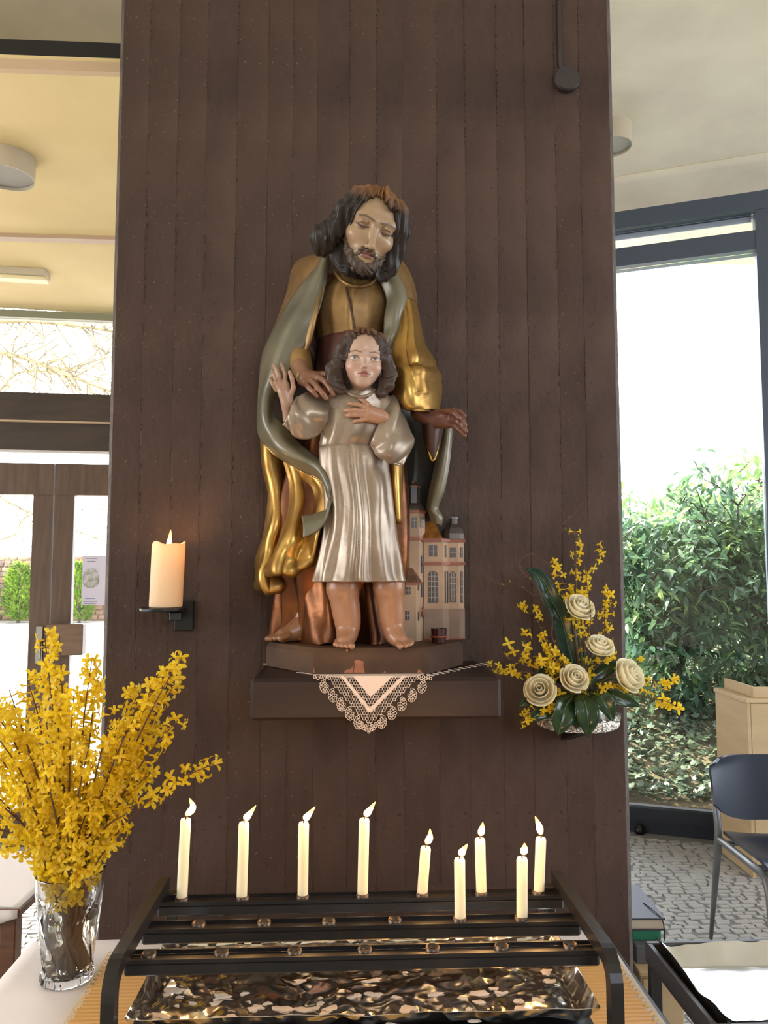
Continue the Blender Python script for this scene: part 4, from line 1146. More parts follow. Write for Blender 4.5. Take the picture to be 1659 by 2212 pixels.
hd = hand_pieces([(L_((842, 912, 1.64), (824, 900, 1.632), (800, 893, 1.628)), [.013, .013, .012]), (L_((815, 892, 1.63), (790, 880, 1.628)), [.010, .008]), (L_((815, 905, 1.63), (792, 903, 1.628)), [.010, .008])],
     [L_((788, 878, 1.626), (772, 874, 1.622), (760, 872, 1.624), (752, 872, 1.628)), L_((786, 888, 1.624), (768, 886, 1.620), (755, 886, 1.622), (745, 887, 1.628)),
      L_((786, 897, 1.624), (770, 897, 1.620), (757, 897, 1.622), (748, 897, 1.628)), L_((790, 906, 1.626), (780, 908, 1.623), (771, 909, 1.625), (764, 910, 1.629)),
      L_((802, 882, 1.630), (793, 872, 1.626), (784, 865, 1.628), (776, 861, 1.632))], [.0048, .0050, .0048, .0043, .0050])
sdf_mb(child, *hd, .0013, skincol((170, 124, 96)))
def leg(p):
    d = chain(p, L_((742, 1225, 1.69), (740, 1270, 1.69), (748, 1320, 1.697), (752, 1352, 1.70), (750, 1372, 1.70)), [.031, .0285, .0235, .0185, .0185], .03)
    d = smin(d, chain(p, L_((752, 1374, 1.708), (748, 1378, 1.68), (744, 1386, 1.665)), [.016, .018, .0165], .01), .012)
    d = toes(p, d, L_((757, 1388, 1.662), (748, 1386, 1.66), (740, 1386, 1.662), (733, 1386, 1.666), (728, 1385, 1.672)),
             L_((760, 1396, 1.640), (749, 1396, 1.640), (739, 1395, 1.643), (730, 1394, 1.648), (724, 1392, 1.655)), .0056)
    e = chain(p, L_((840, 1225, 1.69), (840, 1270, 1.69), (845, 1320, 1.697), (848, 1350, 1.70), (850, 1370, 1.70)), [.031, .0275, .022, .0175, .0175], .03)
    e = smin(e, chain(p, L_((848, 1372, 1.708), (856, 1376, 1.68), (864, 1384, 1.668)), [.016, .018, .0165], .01), .012)
    e = toes(p, e, L_((858, 1388, 1.66), (867, 1386, 1.66), (874, 1385, 1.664), (880, 1384, 1.67), (884, 1382, 1.676)),
             L_((864, 1396, 1.640), (876, 1395, 1.642), (883, 1393, 1.648), (888, 1391, 1.654), (890, 1388, 1.662)), .0056)
    return np.minimum(d, e)
lo, hi = bounds(L_((722, 1225, 1.645), (895, 1400, 1.70)), .03); lo[2] = ZP-.004
sdf_mb(child, leg, lo, hi, .0017, skincol((160, 114, 84)))
def cbody(p):
    d = chain(p, L_((780, 850, 1.69), (770, 920, 1.695), (765, 1010, 1.70), (790, 1060, 1.70)), [.035, .042, .044, .05], .02)
    d = smin(d, chain(p, L_((725, 870, 1.69), (655, 915, 1.69), (622, 890, 1.66)), [.022, .02, .013], .01), .02)
    d = smin(d, chain(p, L_((838, 872, 1.70), (864, 940, 1.70), (845, 915, 1.655)), [.018, .014, .011], .01), .02)
    d = smin(d, rc(p, P(765, 1050, 1.70), P(742, 1230, 1.69), .04, .032), .02)
    return smin(d, rc(p, P(800, 1050, 1.70), P(840, 1230, 1.69), .04, .032), .02)
lo, hi = bounds(L_((610, 840, 1.64), (890, 1250, 1.72)), .04)
sdf_mb(child, cbody, lo, hi, .006, skincol((186, 146, 120)))
child_o = child.build('child_figure', m_skin, statue, True)
tag(child_o, label='standing child with one raised hand and one hand on the chest')
def chhair(p):
    q = loc(p, CHF)
    d = ell(q, (0, -.09, .64), (.40, .45, .41))
    for sx in (-1, 1):
        w = .5 if sx < 0 else .46
        d = smin(d, chain(q, [(sx*.26, .16, .86), (sx*.36, .10, .66), (sx*.42, .03, .45), (sx*w, .02, .27), (sx*(w-.04), .0, .10), (sx*.36, -.02, -.02)], [.08, .085, .10, .12, .12, .09], .05), .05)
    d = smin(d, ell(q, (0, -.28, .30), (.42, .22, .38)), .08)
    op = ell(q, (0, .40, .42), (.285, .44, .47)); d = smax(d, -op, .02)
    for i, xx in enumerate((-.14, -.05, .04, .13)):
        d = smin(d, chain(q, [(xx*.7, .10, .985), (xx, .25, .925), (xx*1.2-.02, .325, .865)], [.035, .035, .018], .02), .035)
    ph = np.arctan2(q[0], q[1]+.05)
    s_ = .012*np.sin(26*ph+3.0*np.sin(15*q[2]))+.010*np.sin(24*q[2]+9*np.abs(q[0])+3*np.sin(8*ph))*(q[2] < .6)
    return (d+s_)*CHF[1]
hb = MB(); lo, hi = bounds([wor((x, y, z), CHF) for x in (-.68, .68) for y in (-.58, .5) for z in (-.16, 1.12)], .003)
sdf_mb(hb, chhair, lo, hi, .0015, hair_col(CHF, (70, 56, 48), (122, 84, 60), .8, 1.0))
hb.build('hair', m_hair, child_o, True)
# tunic: bodice and skirt
k = MB(); k.grid(loft([(842, 752, 812, 1.675, .034), (849, 738, 826, 1.68, .043), (862, 712, 850, 1.685, .048), (885, 700, 862, 1.69, .052), (915, 696, 856, 1.692, .058), (945, 692, 842, 1.694, .058), (962, 690, 828, 1.695, .052), (970, 692, 820, 1.695, .048)],
      fold_sum([(60, 6, 0, .06), (75, 5, 0, -.05), (95, 6, 0, .05), (112, 5, 0, -.04), (126, 7, .0, .06), (145, 6, 0, -.04)])), 0, True)
k.build('bodice', m_silver, child_o, True)
ring_line([(742, 838, 1.645), (756, 851, 1.630), (775, 857, 1.625), (795, 854, 1.627), (810, 842, 1.64)], .0034, 'neckline', m_silver, child_o)
sk0 = fold_sum([(58, 10, .04, .10), (74, 5, -.01, -.07), (86, 5, .02, .12), (94, 3.5, -.03, -.13), (103, 8, .02, .08), (121, 4, -.01, -.05), (130, 8, .03, .10), (148, 6, 0, -.06), (160, 8, .01, .07), (32, 8, .0, -.05), (18, 8, 0, .06), (225, 10, 0, .05), (270, 10, 0, -.05), (315, 10, 0, .05)])
def sk(th, v):
    sh = th+math.radians(5)*math.sin(5*v+.6)*v+.05*np.sin(3*th+4*v)*v
    knee = .10*np.exp(-((np.degrees(th)-52)/14)**2)*math.exp(-((v-.36)/.10)**2)-.07*np.exp(-((np.degrees(th)-52)/16)**2)*math.exp(-((v-.28)/.035)**2)
    return sk0(sh, v)+knee+.012*np.sin(9*th+14*v)
k = MB(); Gs = loft([(964, 692, 824, 1.695, .048), (976, 688, 838, 1.695, .054), (1020, 690, 842, 1.695, .060), (1080, 700, 848, 1.692, .062), (1140, 700, 856, 1.69, .064), (1200, 690, 866, 1.69, .068), (1240, 682, 872, 1.69, .070), (1256, 678, 876, 1.69, .070)], sk, 150)
k.grid(Gs, .004, True); k.build('skirt', m_silver, child_o, True)
# sleeves (open tubes along a bent path)
def sleeve(path, name='sleeve', th=.004, wob=.05):
    A = cr(np.array([tuple(P(x, y, Y))+(r,) for x, y, Y, r in path]), 6)
    pts = [Vector(a[:3]) for a in A]; G = []
    u = None
    for i, p in enumerate(pts):
        t = (pts[min(i+1, len(pts)-1)]-pts[max(i-1, 0)]).normalized()
        u = (t.orthogonal() if u is None else u-t*u.dot(t)).normalized(); w = t.cross(u)
        G.append([tuple(p+(u*math.cos(a)+w*math.sin(a))*A[i][3]*(1+wob*math.sin(3*a+i*.35)+.5*wob*math.sin(5*a-i*.5))) for a in np.linspace(0, 2*PI, 40, endpoint=False)])
    k = MB(); k.grid(np.array(G)[:, ::-1], th, True); return k.build(name, m_silver, child_o, True)
def slf(u, v): return .003*np.sin(7*u+9*v)+.0022*np.sin(15*(v+u))*v
k = MB(); k.grid(sheet([[(716, 862, 1.682), (708, 892, 1.652), (700, 926, 1.675)], [(692, 855, 1.675), (686, 895, 1.645), (682, 941, 1.668)], [(665, 851, 1.665), (658, 895, 1.634), (656, 947, 1.658)],
                        [(648, 856, 1.652), (637, 895, 1.630), (632, 938, 1.648)], [(639, 866, 1.645), (627, 894, 1.632), (614, 919, 1.642)]], 10, 8, slf), .005)
k.build('sleeve', m_silver, child_o, True)
k = MB(); k.grid(sheet([[(640, 862, 1.655), (628, 888, 1.668), (612, 917, 1.650)], [(652, 860, 1.672), (645, 892, 1.69), (634, 936, 1.665)]], 8, 6), .004)
k.build('sleeve_inner_shade', m_bronze, child_o, True)  # dark sheet stands in for the shade inside the cuff
k = MB(); k.grid(sheet([[(832, 858, 1.69), (848, 858, 1.682), (858, 864, 1.70)], [(834, 886, 1.656), (855, 886, 1.646), (872, 900, 1.69)], [(823, 912, 1.636), (852, 924, 1.626), (883, 936, 1.68)],
                        [(811, 936, 1.626), (848, 954, 1.614), (890, 954, 1.672)], [(804, 957, 1.628), (845, 981, 1.618), (885, 978, 1.666)], [(806, 968, 1.642), (838, 996, 1.630), (867, 1005, 1.660)]], 10, 8, slf), .005)
k.build('sleeve', m_silver, child_o, True)
ring_line([(827, 903, 1.640), (816, 925, 1.628), (806, 950, 1.624), (805, 966, 1.634), (836, 995, 1.626), (866, 1005, 1.655)], .0028, 'sleeve_edge', m_silver, child_o)
ring_line([(642, 858, 1.648), (634, 874, 1.640), (626, 894, 1.632), (618, 911, 1.637), (613, 919, 1.642)], .0028, 'sleeve_edge', m_silver, child_o)

# ---------- the church model
m_cream = M('model_cream_paint', (178, 148, 118), .55, col2=(156, 128, 102), vscale=10, bump=.05)
m_base = M('model_grey_base', (142, 116, 96), .6, col2=(118, 98, 84), vscale=14)
m_rust = M('model_red_cornice', (122, 68, 50), .45, col2=(148, 82, 54), vscale=20)
m_roofd = M('model_dark_roof', (54, 52, 54), .35, .2, col2=(84, 70, 60), vscale=20)
m_roofb = M('model_brown_roof', (120, 84, 58), .5, col2=(86, 62, 48), vscale=30, bump=.3, bscale=90)
m_roofg = M('model_gilded_roof', (204, 138, 64), .35, .7, col2=(140, 92, 50), vscale=30, bump=.3, bscale=90)
m_wpane = M('model_window_paint', (62, 56, 58), .3, col2=(84, 76, 74), vscale=40); m_wbar = M('model_window_bar', (176, 160, 142), .5)
church = thing('church_model', (P(930, 1380, 1.82).x, 1.84, ZP), '', '')
church.parent = statue; church.location = church.location-WL[statue.name]
for k_ in ('category',):
    if k_ in church: del church[k_]
tag(church, label='cream painted model of a baroque church with tower')
def zY(py, Y, px=930): return P(px, py, Y).z
def octo(cx, cy, r, a0=PI/8, n=8, sy=1.): return [(cx+r*math.cos(a0+2*PI*i/n), cy+r*math.sin(a0+2*PI*i/n)*sy) for i in range(n)]
def pris(name, m, poly, z0, z1, top=None, par=None, sm=False):
    k = MB(); k.prism(poly, z0, z1, top); return k.build(name, m, par or church, sm)
def dome(name, m, poly, c, z0, z1, fac):
    k = MB(); n = len(poly); prof = fac; vs = []
    for f_, u in prof:
        vs += [(c[0]+(x-c[0])*f_, c[1]+(y-c[1])*f_, z0+(z1-z0)*u) for x, y in poly]
    r = len(prof)
    fs = [(i*n+j, i*n+(j+1) % n, (i+1)*n+(j+1) % n, (i+1)*n+j) for i in range(r-1) for j in range(n)]+[tuple((r-1)*n+j for j in range(n))]
    k.add(vs, fs); return k.build(name, m, church)
def mwin(p0, e, w, h, arch, wall, bars=(1, 1)):
    """window set on a facade: p0 bottom centre, e along the facade"""
    e = Vector(e).normalized(); nrm = Vector((e.y, -e.x, 0))
    if nrm.y > 0: nrm = -nrm
    out = [(-w/2, 0), (w/2, 0)]
    if arch: out += [(w/2*math.cos(a), h-w/2+w/2*math.sin(a)) for a in np.linspace(0, PI, 9)]
    else: out += [(w/2, h), (-w/2, h)]
    q = lambda a, b, d: tuple(Vector(p0)+e*a+nrm*d+Vector((0, 0, b)))
    n = len(out); k = MB()
    k.add([q(a, b, .0012) for a, b in out]+[q(a, b, -.002) for a, b in out], [tuple(range(n))]+[(j, n+j, n+(j+1) % n, (j+1) % n) for j in range(n)])
    o = k.build('window', m_wpane, church)
    return o
def bars(p0, e, w, h, nx, nz):
    e = Vector(e).normalized(); nrm = Vector((e.y, -e.x, 0))
    if nrm.y > 0: nrm = -nrm
    R = Matrix((e, nrm, Vector((0, 0, 1)))).transposed(); k = MB()
    for i in range(nx): k.box(Vector(p0)+e*(-w/2+w*(i+1)/(nx+1))+nrm*.0015+Vector((0, 0, h/2)), (.0011, .001, h*.94), R)
    for i in range(nz): k.box(Vector(p0)+nrm*.0014+Vector((0, 0, h*(i+1)/(nz+1))), (w*.94, .0008, .0011), R)
    k.build('glazing_bar', m_wbar, church)
# tower
YT = 1.845; tc = (X(893, 1200, YT), YT); rt_ = (X(918, 1200, YT)-X(868, 1200, YT))/2/math.cos(PI/8)
ob = octo(*tc, rt_)
pris('tower_wall', m_cream, ob, ZP, zY(1166, YT))
pris('cornice', m_rust, octo(*tc, rt_*1.09), zY(1168, YT), zY(1161, YT))
ob2 = octo(*tc, rt_*.97)
pris('belfry_wall', m_cream, ob2, zY(1161, YT), zY(1110, YT))
pris('cornice', m_rust, octo(*tc, rt_*1.07), zY(1110, YT), zY(1104.5, YT))
dome('tower_roof', m_roofd, octo(*tc, rt_*1.03), tc, zY(1104.5, YT), zY(1088, YT), [(1, 0), (.96, .25), (.82, .65), (.62, 1)])
pris('lantern', m_roofd, octo(*tc, rt_*.60), zY(1089, YT), zY(1053, YT))
pris('cornice', m_rust, octo(*tc, rt_*.66), zY(1054, YT), zY(1051.5, YT))
dome('lantern_cap', m_roofd, octo(*tc, rt_*.62), tc, zY(1051.5, YT), zY(1042, YT), [(1, 0), (.9, .4), (.6, .8), (.25, 1)])
k = MB(); k.lathe([(.002, 0), (.0042, .003), (.0042, .006), (.001, .009)], Vector((tc[0]-.001, tc[1]-.006, zY(1046, YT))), 10); k.build('finial', m_roofg, church, True)
# belfry windows on the three visible faces
for i in range(8):
    a, b = Vector((*ob2[i], 0)), Vector((*ob2[(i+1) % 8], 0)); mid = (a+b)/2
    if mid.y > YT-.004: continue
    mid.z = zY(1140, mid.y); ln = (b-a).length
    mwin(mid, b-a, ln*.5, zY(1118, mid.y)-mid.z, False, None); bars(mid, b-a, ln*.5, zY(1118, mid.y)-mid.z, 1, 2)
    if mid.x > tc[0]+.002:
        for py0, py1 in ((1238, 1200), (1290, 1258)):
            m2 = Vector((mid.x, mid.y, 0))+(mid-Vector((*tc, mid.z)))*.06; m2.z = zY(py0, mid.y)
            mwin(m2, b-a, ln*.45, zY(py1, mid.y)-m2.z, True, None)
# nave: four visible facets
YN = 1.825
nv = [(X(916, 1300, YN), YN), (X(958, 1300, YN), YN), (X(969, 1300, YN+.022), YN+.022), (X(991, 1300, YN+.022), YN+.022), (X(1003, 1300, YN+.04), YN+.04), (X(1003, 1300, YN+.04), 1.888), (X(916, 1300, YN), 1.888)]
def grow(poly, g):
    mx, my = sum(p[0] for p in poly)/len(poly), sum(p[1] for p in poly)/len(poly)
    return [(x+math.copysign(g, x-mx), min(1.889, y+math.copysign(g, y-my))) for x, y in poly]
pris('nave_base', m_base, grow(nv, .0012), ZP, zY(1316, YN))
pris('nave_wall', m_cream, nv, zY(1316, YN), zY(1168, YN))
pris('cornice', m_rust, grow(nv, .004), zY(1220, YN), zY(1214, YN))
pris('cornice', m_rust, grow(nv, .0045), zY(1170, YN), zY(1163, YN))
pris('plinth_strip', m_rust, grow(nv, .002), ZP, ZP+.004)
def facwin(i, u, wpx, py0, py1, arch, nx, nz):
    a, b = Vector((*nv[i], 0)), Vector((*nv[i+1], 0)); p = a.lerp(b, u); p.z = zY(py0, p.y); w = wpx*p.y/F
    h_ = zY(py1, p.y)-p.z; mwin(p, b-a, w, h_, arch, None); 
    if nx: bars(p, b-a, w, h_, nx, nz)
facwin(0, .48, 17.5, 1202, 1178, False, 1, 1); facwin(0, .47, 22, 1302, 1233, True, 2, 5)
facwin(1, .45, 7, 1204, 1178, False, 1, 0); facwin(1, .35, 4.5, 1303, 1233, True, 0, 0); facwin(1, .78, 4.0, 1303, 1233, True, 0, 0)
facwin(2, .45, 13, 1204, 1183, False, 1, 1); facwin(2, .42, 14, 1301, 1234, True, 2, 4)
facwin(3, .5, 10, 1204, 1182, False, 1, 1); facwin(3, .5, 9, 1302, 1233, True, 1, 3)
facwin(1, .85, 4, 1370, 1326, True, 0, 0)
# roofs
x0, x1 = X(916, 1160, YN), X(956, 1160, YN)
k = MB(); zz0, zz1 = zY(1163, YN), zY(1122, 1.86)
k.add([(x0, YN-.003, zz0), (x1, YN-.003, zz0), (x1+.008, 1.888, zz0), (x0, 1.888, zz0), (x0, 1.862, zz1), (X(936, 1125, 1.86), 1.862, zz1), (X(936, 1125, 1.86), 1.888, zz1), (x0, 1.888, zz1)],
      [(0, 1, 5, 4), (1, 2, 6, 5), (4, 5, 6, 7), (2, 3, 7, 6), (3, 0, 4, 7), (0, 3, 2, 1)]); k.build('nave_roof', m_roofg, church)
tc2 = (X(979, 1150, 1.862), 1.862); r2 = (X(1002, 1150, 1.862)-X(957, 1150, 1.862))/2
dome('turret_roof', m_roofd, [(tc2[0]+x*r2, tc2[1]+y*.025) for x, y in ((-1, 1), (-1, -.5), (-.5, -1), (.5, -1), (1, -.5), (1, 1))][::1], tc2, zY(1164, 1.85), zY(1132, 1.86), [(1, 0), (.96, .35), (.8, .7), (.45, 1)])
pris('turret_lantern', m_roofd, octo(*tc2, r2*.42), zY(1133, 1.86), zY(1118, 1.86)); pris('lantern_cap', M('model_grey_cap', (112, 112, 112), .4), octo(*tc2, r2*.48), zY(1120, 1.86), zY(1117, 1.86))
# annex in front of the tower
YA = 1.795
an = [(X(858, 1320, YA), YA), (X(899, 1320, YA), YA), (X(908, 1320, YA+.02), YA+.02), (X(908, 1320, YA+.02), 1.85), (X(858, 1320, YA), 1.85)]
pris('annex_wall', m_cream, an, ZP, zY(1262, YA)); pris('cornice', m_rust, grow(an, .0035), zY(1263, YA), zY(1258.5, YA))
k = MB(); g = grow(an, .004); z_ = zY(1258.5, YA); zt_ = zY(1218, YA+.03)
k.add([(x, y, z_) for x, y in g]+[(g[0][0], YA+.03, zt_), (X(888, 1218, YA+.03), YA+.03, zt_), (X(890, 1218, YA+.04), 1.85, zt_), (g[4][0], 1.85, zt_)],
      [(0, 1, 6, 5), (1, 2, 6), (2, 3, 7, 6), (5, 6, 7, 8), (4, 0, 5, 8), (3, 4, 8, 7)]); k.build('annex_roof', m_roofb, church)
def anw(i, px, wpx, py0, py1):
    a, b = Vector((*an[i], 0)), Vector((*an[i+1], 0)); u = .5 if px is None else (P(px, py0, YA).x-a.x)/(b.x-a.x); p = a.lerp(b, u); p.z = zY(py0, p.y); w = wpx*p.y/F
    mwin(p, b-a, w, zY(py1, p.y)-p.z, False, None); bars(p, b-a, w, zY(py1, p.y)-p.z, 1, 1)
anw(0, 881.5, 11, 1284, 1268); anw(0, 880, 9, 1339, 1320); anw(0, 868, 4, 1283, 1269); anw(0, 864, 7, 1338, 1320)
anw(1, None, 5, 1275, 1264); anw(1, None, 5, 1341, 1321)
# little niche figure by the doorway and the wooden tub
k = MB(); c = P(914, 1322, 1.812); k.lathe([(.002, -.012), (.0045, -.008), (.0038, 0), (.002, .004), (.0034, .008), (.0025, .012), (.0005, .0135)], c, 10); k.build('niche_figure', M('niche_red', (132, 78, 60), .5), church, True)
tub = thing('wooden_tub', P(948, 1388, 1.755), '', ''); tub.location = Vector((tub.location.x, tub.location.y, ZP)); WL[tub.name] = tub.location.copy()
for k_ in ('label', 'category'):
    if k_ in tub: del tub[k_]
c = WL[tub.name].copy(); tub.parent = statue; tub.location = c-WL[statue.name]; tag(tub, label='small dark red wooden tub')
m_tub = M('dark_red_staves', (64, 30, 30), .35, col2=(46, 22, 24), vscale=30)
for i in range(12):
    a = 2*PI*i/12; da = .47/2
    k = MB(); r0, r1 = .0155, .0185
    vs = []
    for r, z in ((r0, .001), (r1, .033)):
        for rr in (r, r-.003):
            for s_ in (-1, 1): vs.append(c+Vector((rr*math.cos(a+s_*da), rr*math.sin(a+s_*da), z)))
    k.add(vs, [(0, 1, 5, 4), (3, 2, 6, 7), (1, 3, 7, 5), (2, 0, 4, 6), (4, 5, 7, 6), (0, 2, 3, 1)]); k.build('stave', m_tub, tub)
k = MB(); k.lathe([(.0172, .012), (.0186, .0125), (.0190, .0165), (.0176, .017)], c, 24, capb=False, capt=False); k.build('hoop', M('tub_hoop', (120, 60, 46), .35), tub, True)
k = MB(); k.lathe([(.0149, .001), (.0152, .004)], c, 20); k.build('bottom', m_tub, tub)

# ------------------------------------------------------------------ shelf and lace cloth
m_shelf = M('dark_lacquered_wood', (38, 26, 23), .42, col2=(48, 33, 29), vscale=4, stretch=(1, 6, 6), spec=.35)
sx0, sx1 = X(540, 1510, 1.59), X(1083, 1505, 1.59); hS = ZS-P(810, 1556, 1.59).z
k = MB(); k.box(((sx0+sx1)/2, (1.59+1.897)/2, ZS-hS/2), (sx1-sx0, 1.897-1.59, hS), None, .007)
tag(k.build('wall_shelf', m_shelf), 'dark lacquered wooden shelf carrying the statue', 'shelf')
doily = thing('lace_doily', (P(795, 1463, 1.585).x, 1.60, ZS), 'white cloth with lace border hanging over the front of the dark shelf', 'cloth')
m_linen = M('white_linen', (226, 202, 184), .8, bump=.1, bscale=300); m_lace = M('cotton_lace', (214, 192, 174), .8)
YD = 1.5875
def front(pts, th=.0012, Y=YD):
    W = [P(x, y, Y) for x, y in pts]; n = len(W); k = MB()
    k.add([(w.x, Y-th, w.z) for w in W]+[(w.x, Y, w.z) for w in W], [tuple(range(n)), tuple(range(2*n-1, n-1, -1))]+[(j, n+j, n+(j+1) % n, (j+1) % n) for j in range(n)])
    return k
front([(762, 1460), (800, 1506), (850, 1460)]).build('linen_centre', m_linen, doily)
k = front([(735, 1460), (743, 1460), (799, 1529), (799, 1538), (796, 1538)]); 
k2 = front([(799, 1538), (799, 1529), (868, 1460), (878, 1460), (803, 1537)]); k.add(k2.v, k2.f)
k.build('linen_band', m_linen, doily)
# the part lying on the shelf top
k = MB(); zl = ZS+.0008
k.add([(X(735, 1460, 1.59), 1.588, zl), (X(878, 1460, 1.59), 1.588, zl), (X(940, 1440, 1.68), 1.68, zl), (X(640, 1440, 1.68), 1.68, zl),
       (X(735, 1460, 1.59), 1.588, zl+.0008), (X(878, 1460, 1.59), 1.588, zl+.0008), (X(940, 1440, 1.68), 1.68, zl+.0008), (X(640, 1440, 1.68), 1.68, zl+.0008)],
      [(3, 2, 1, 0), (4, 5, 6, 7), (0, 1, 5, 4), (1, 2, 6, 5), (2, 3, 7, 6), (3, 0, 4, 7)]); k.build('linen_top', m_linen, doily)
lc = MB()
def ringlet(c, r, th, u, w):
    n, m_ = 12, 4; vs = []
    nn = u.cross(w)
    for i in range(n):
        a = 2*PI*i/n; d = u*math.cos(a)+w*math.sin(a)
        for j in range(m_):
            b = 2*PI*j/m_+PI/4; vs.append(c+d*(r+th*math.cos(b))+nn*(th*math.sin(b)))
    lc.add(vs, [(i*m_+j, ((i+1) % n)*m_+j, ((i+1) % n)*m_+(j+1) % m_, i*m_+(j+1) % m_) for i in range(n) for j in range(m_)])
ux, uz = Vector((1, 0, 0)), Vector((0, 0, 1))
def rp(x, y, r=3.2, th=.00095): ringlet(P(x, y, YD-.001), r*1.585/F, th, ux, uz)
def inside(x, y, tri):
    (x1, y1), (x2, y2), (x3, y3) = tri
    d = lambda a, b, c, e: (x-c)*(b-e)-(a-c)*(y-e)
    s1 = (x-x2)*(y1-y2)-(x1-x2)*(y-y2); s2 = (x-x3)*(y2-y3)-(x2-x3)*(y-y3); s3 = (x-x1)*(y3-y1)-(x3-x1)*(y-y1)
    return (s1 >= 0) == (s2 >= 0) == (s3 >= 0)
T_in = [(758, 1458), (800, 1509), (854, 1458)]; T_b0 = [(743, 1458), (799, 1530), (869, 1458)]; T_b1 = [(732, 1458), (799, 1541), (880, 1458)]; T_out = [(704, 1458), (797, 1566), (908, 1458)]
for iy in range(18):
    y = 1464+iy*5.9
    for ix in range(44):
        x = 700+ix*5.6+(2.8 if iy % 2 else 0)
        if (inside(x, y, T_b0) and not inside(x, y, T_in)) or (inside(x, y, T_out) and not inside(x, y, T_b1)): rp(x, y)
for i in range(5):                       # scallops down both sides
    for side in (0, 1):
        u = i/5
        bx, by = (702+u*92, 1468+u*98) if side == 0 else (910-u*108, 1468+u*96)
        for a in range(8):
            th = PI*.05+a/7*PI*1.1; sgn = -1 if side == 0 else 1
            rp(bx+sgn*(7+9.5*math.sin(th))*.9-sgn*6, by+10-13*math.cos(th)*.95+4, 2.7)
        for ox, oy in ((0, 8), (0, 14), (0, 20), (4, 11), (4, 17), (-5, 14), (-5, 20)): rp(bx+(ox if side else -ox)*1.0, by+oy, 2.5)
for a in range(9):
    th = -.15+a/8*(PI+.3); rp(797+15*math.cos(th), 1565+13*math.sin(th), 2.7)
for x, y in ((797, 1581), (792, 1576), (802, 1576), (797, 1570), (790, 1568), (804, 1568)): rp(x, y, 2.7)
for i in range(5): rp(680+i*7, 1462+(i % 2)*3, 3)
for i in range(6): rp(905+i*5, 1462+(i % 2)*4, 3)
for i in range(30):                      # lace border lying on the shelf top, both sides
    x = 925+i*4.6; y = 1457-i*.95+((i*7) % 5); p = PZ(x, y, ZS+.0015)
    if p.y > 1.592: ringlet(p, .0036, .0011, ux, Vector((0, 1, 0)))
for i in range(22):
    x = 676-i*5; y = 1455-i*1.0; p = PZ(x, y, ZS+.0015)
    if p.y > 1.592 and i % 4 != 3: ringlet(p, .003, .0010, ux, Vector((0, 1, 0)))
tag(lc.build('lace_border', m_lace, doily, True), kind='stuff')
# ------------------------------------------------------------------ candles
m_wax = M('ivory_wax', (244, 226, 190), .45, sub=.35, subr=(.9, .55, .25), spec=.4)
m_wick = M('burnt_wick', (24, 20, 18), .9)
def flame_mat():
    m = bpy.data.materials.new('candle_flame'); m.use_nodes = True; n = m.node_tree; n.nodes.clear()
    o = n.nodes.new('ShaderNodeOutputMaterial'); e = n.nodes.new('ShaderNodeEmission')
    a = n.nodes.new('ShaderNodeVertexColor'); a.layer_name = 'Col'
    n.links.new(a.outputs[0], e.inputs[0]); e.inputs[1].default_value = 4.0
    n.links.new(e.outputs[0], o.inputs[0]); return m
m_flame = flame_mat()
def flame(base, tip, bend, r, parent, power):
    base, tip, bend = Vector(base), Vector(tip), Vector(bend)
    pts = [Vector(v) for v in cr(np.array([tuple(base), tuple(base.lerp(tip, .45)+bend), tuple(tip)]), 8)]
    n = len(pts); rad = [r*(.15+1.0*math.sin(PI*min(1, (i/(n-1))**.8*.95+.05)))*(1-.3*(i/(n-1))) for i in range(n)]; rad[-1] = r*.05
    k = MB(); k.tube(pts, rad, 12)
    cols = []
    for i in range(n):
        t = i/(n-1); c = (1, .34, .06) if t < .1 else ((1, .70, .30) if t < .7 else (1, .5, .14))
        cols += [c]*12
    k.c = cols
    o = k.build('flame', m_flame, parent, True)
    l = bpy.data.lights.new('flame_light', 'POINT'); l.energy = power; l.color = (1, .52, .18); l.shadow_soft_size = .012
    lo_ = bpy.data.objects.new('flame_light', l); C.objects.link(lo_); put(lo_, base.lerp(tip, .45)+bend, parent)
    return o
def candle(base, top, r, ftip, fbend, label, power=.5, fr=.0052):
    """base, top: axis end points"""
    t = thing('taper_candle', base, label, 'candle', 'lit tapers on the black rack')
    base, top = Vector(base), Vector(top); ax = (top-base).normalized()
    k = MB(); k.tube([base, base.lerp(top, .5), top-ax*.004, top-ax*.0008, top-ax*.0018], [r, r, r, r*.86, r*.5], 20)
    k.build('wax_body', m_wax, t, True, ang=40)
    k = MB(); w = top+ax*.007+(Vector(ftip)-top).normalized()*.002
    k.tube([top-ax*.003, top+ax*.004, w], [.0012, .0011, .0009], 6); k.build('wick', m_wick, t, True)
    flame(top+ax*.004, ftip, fbend, fr, t, power)

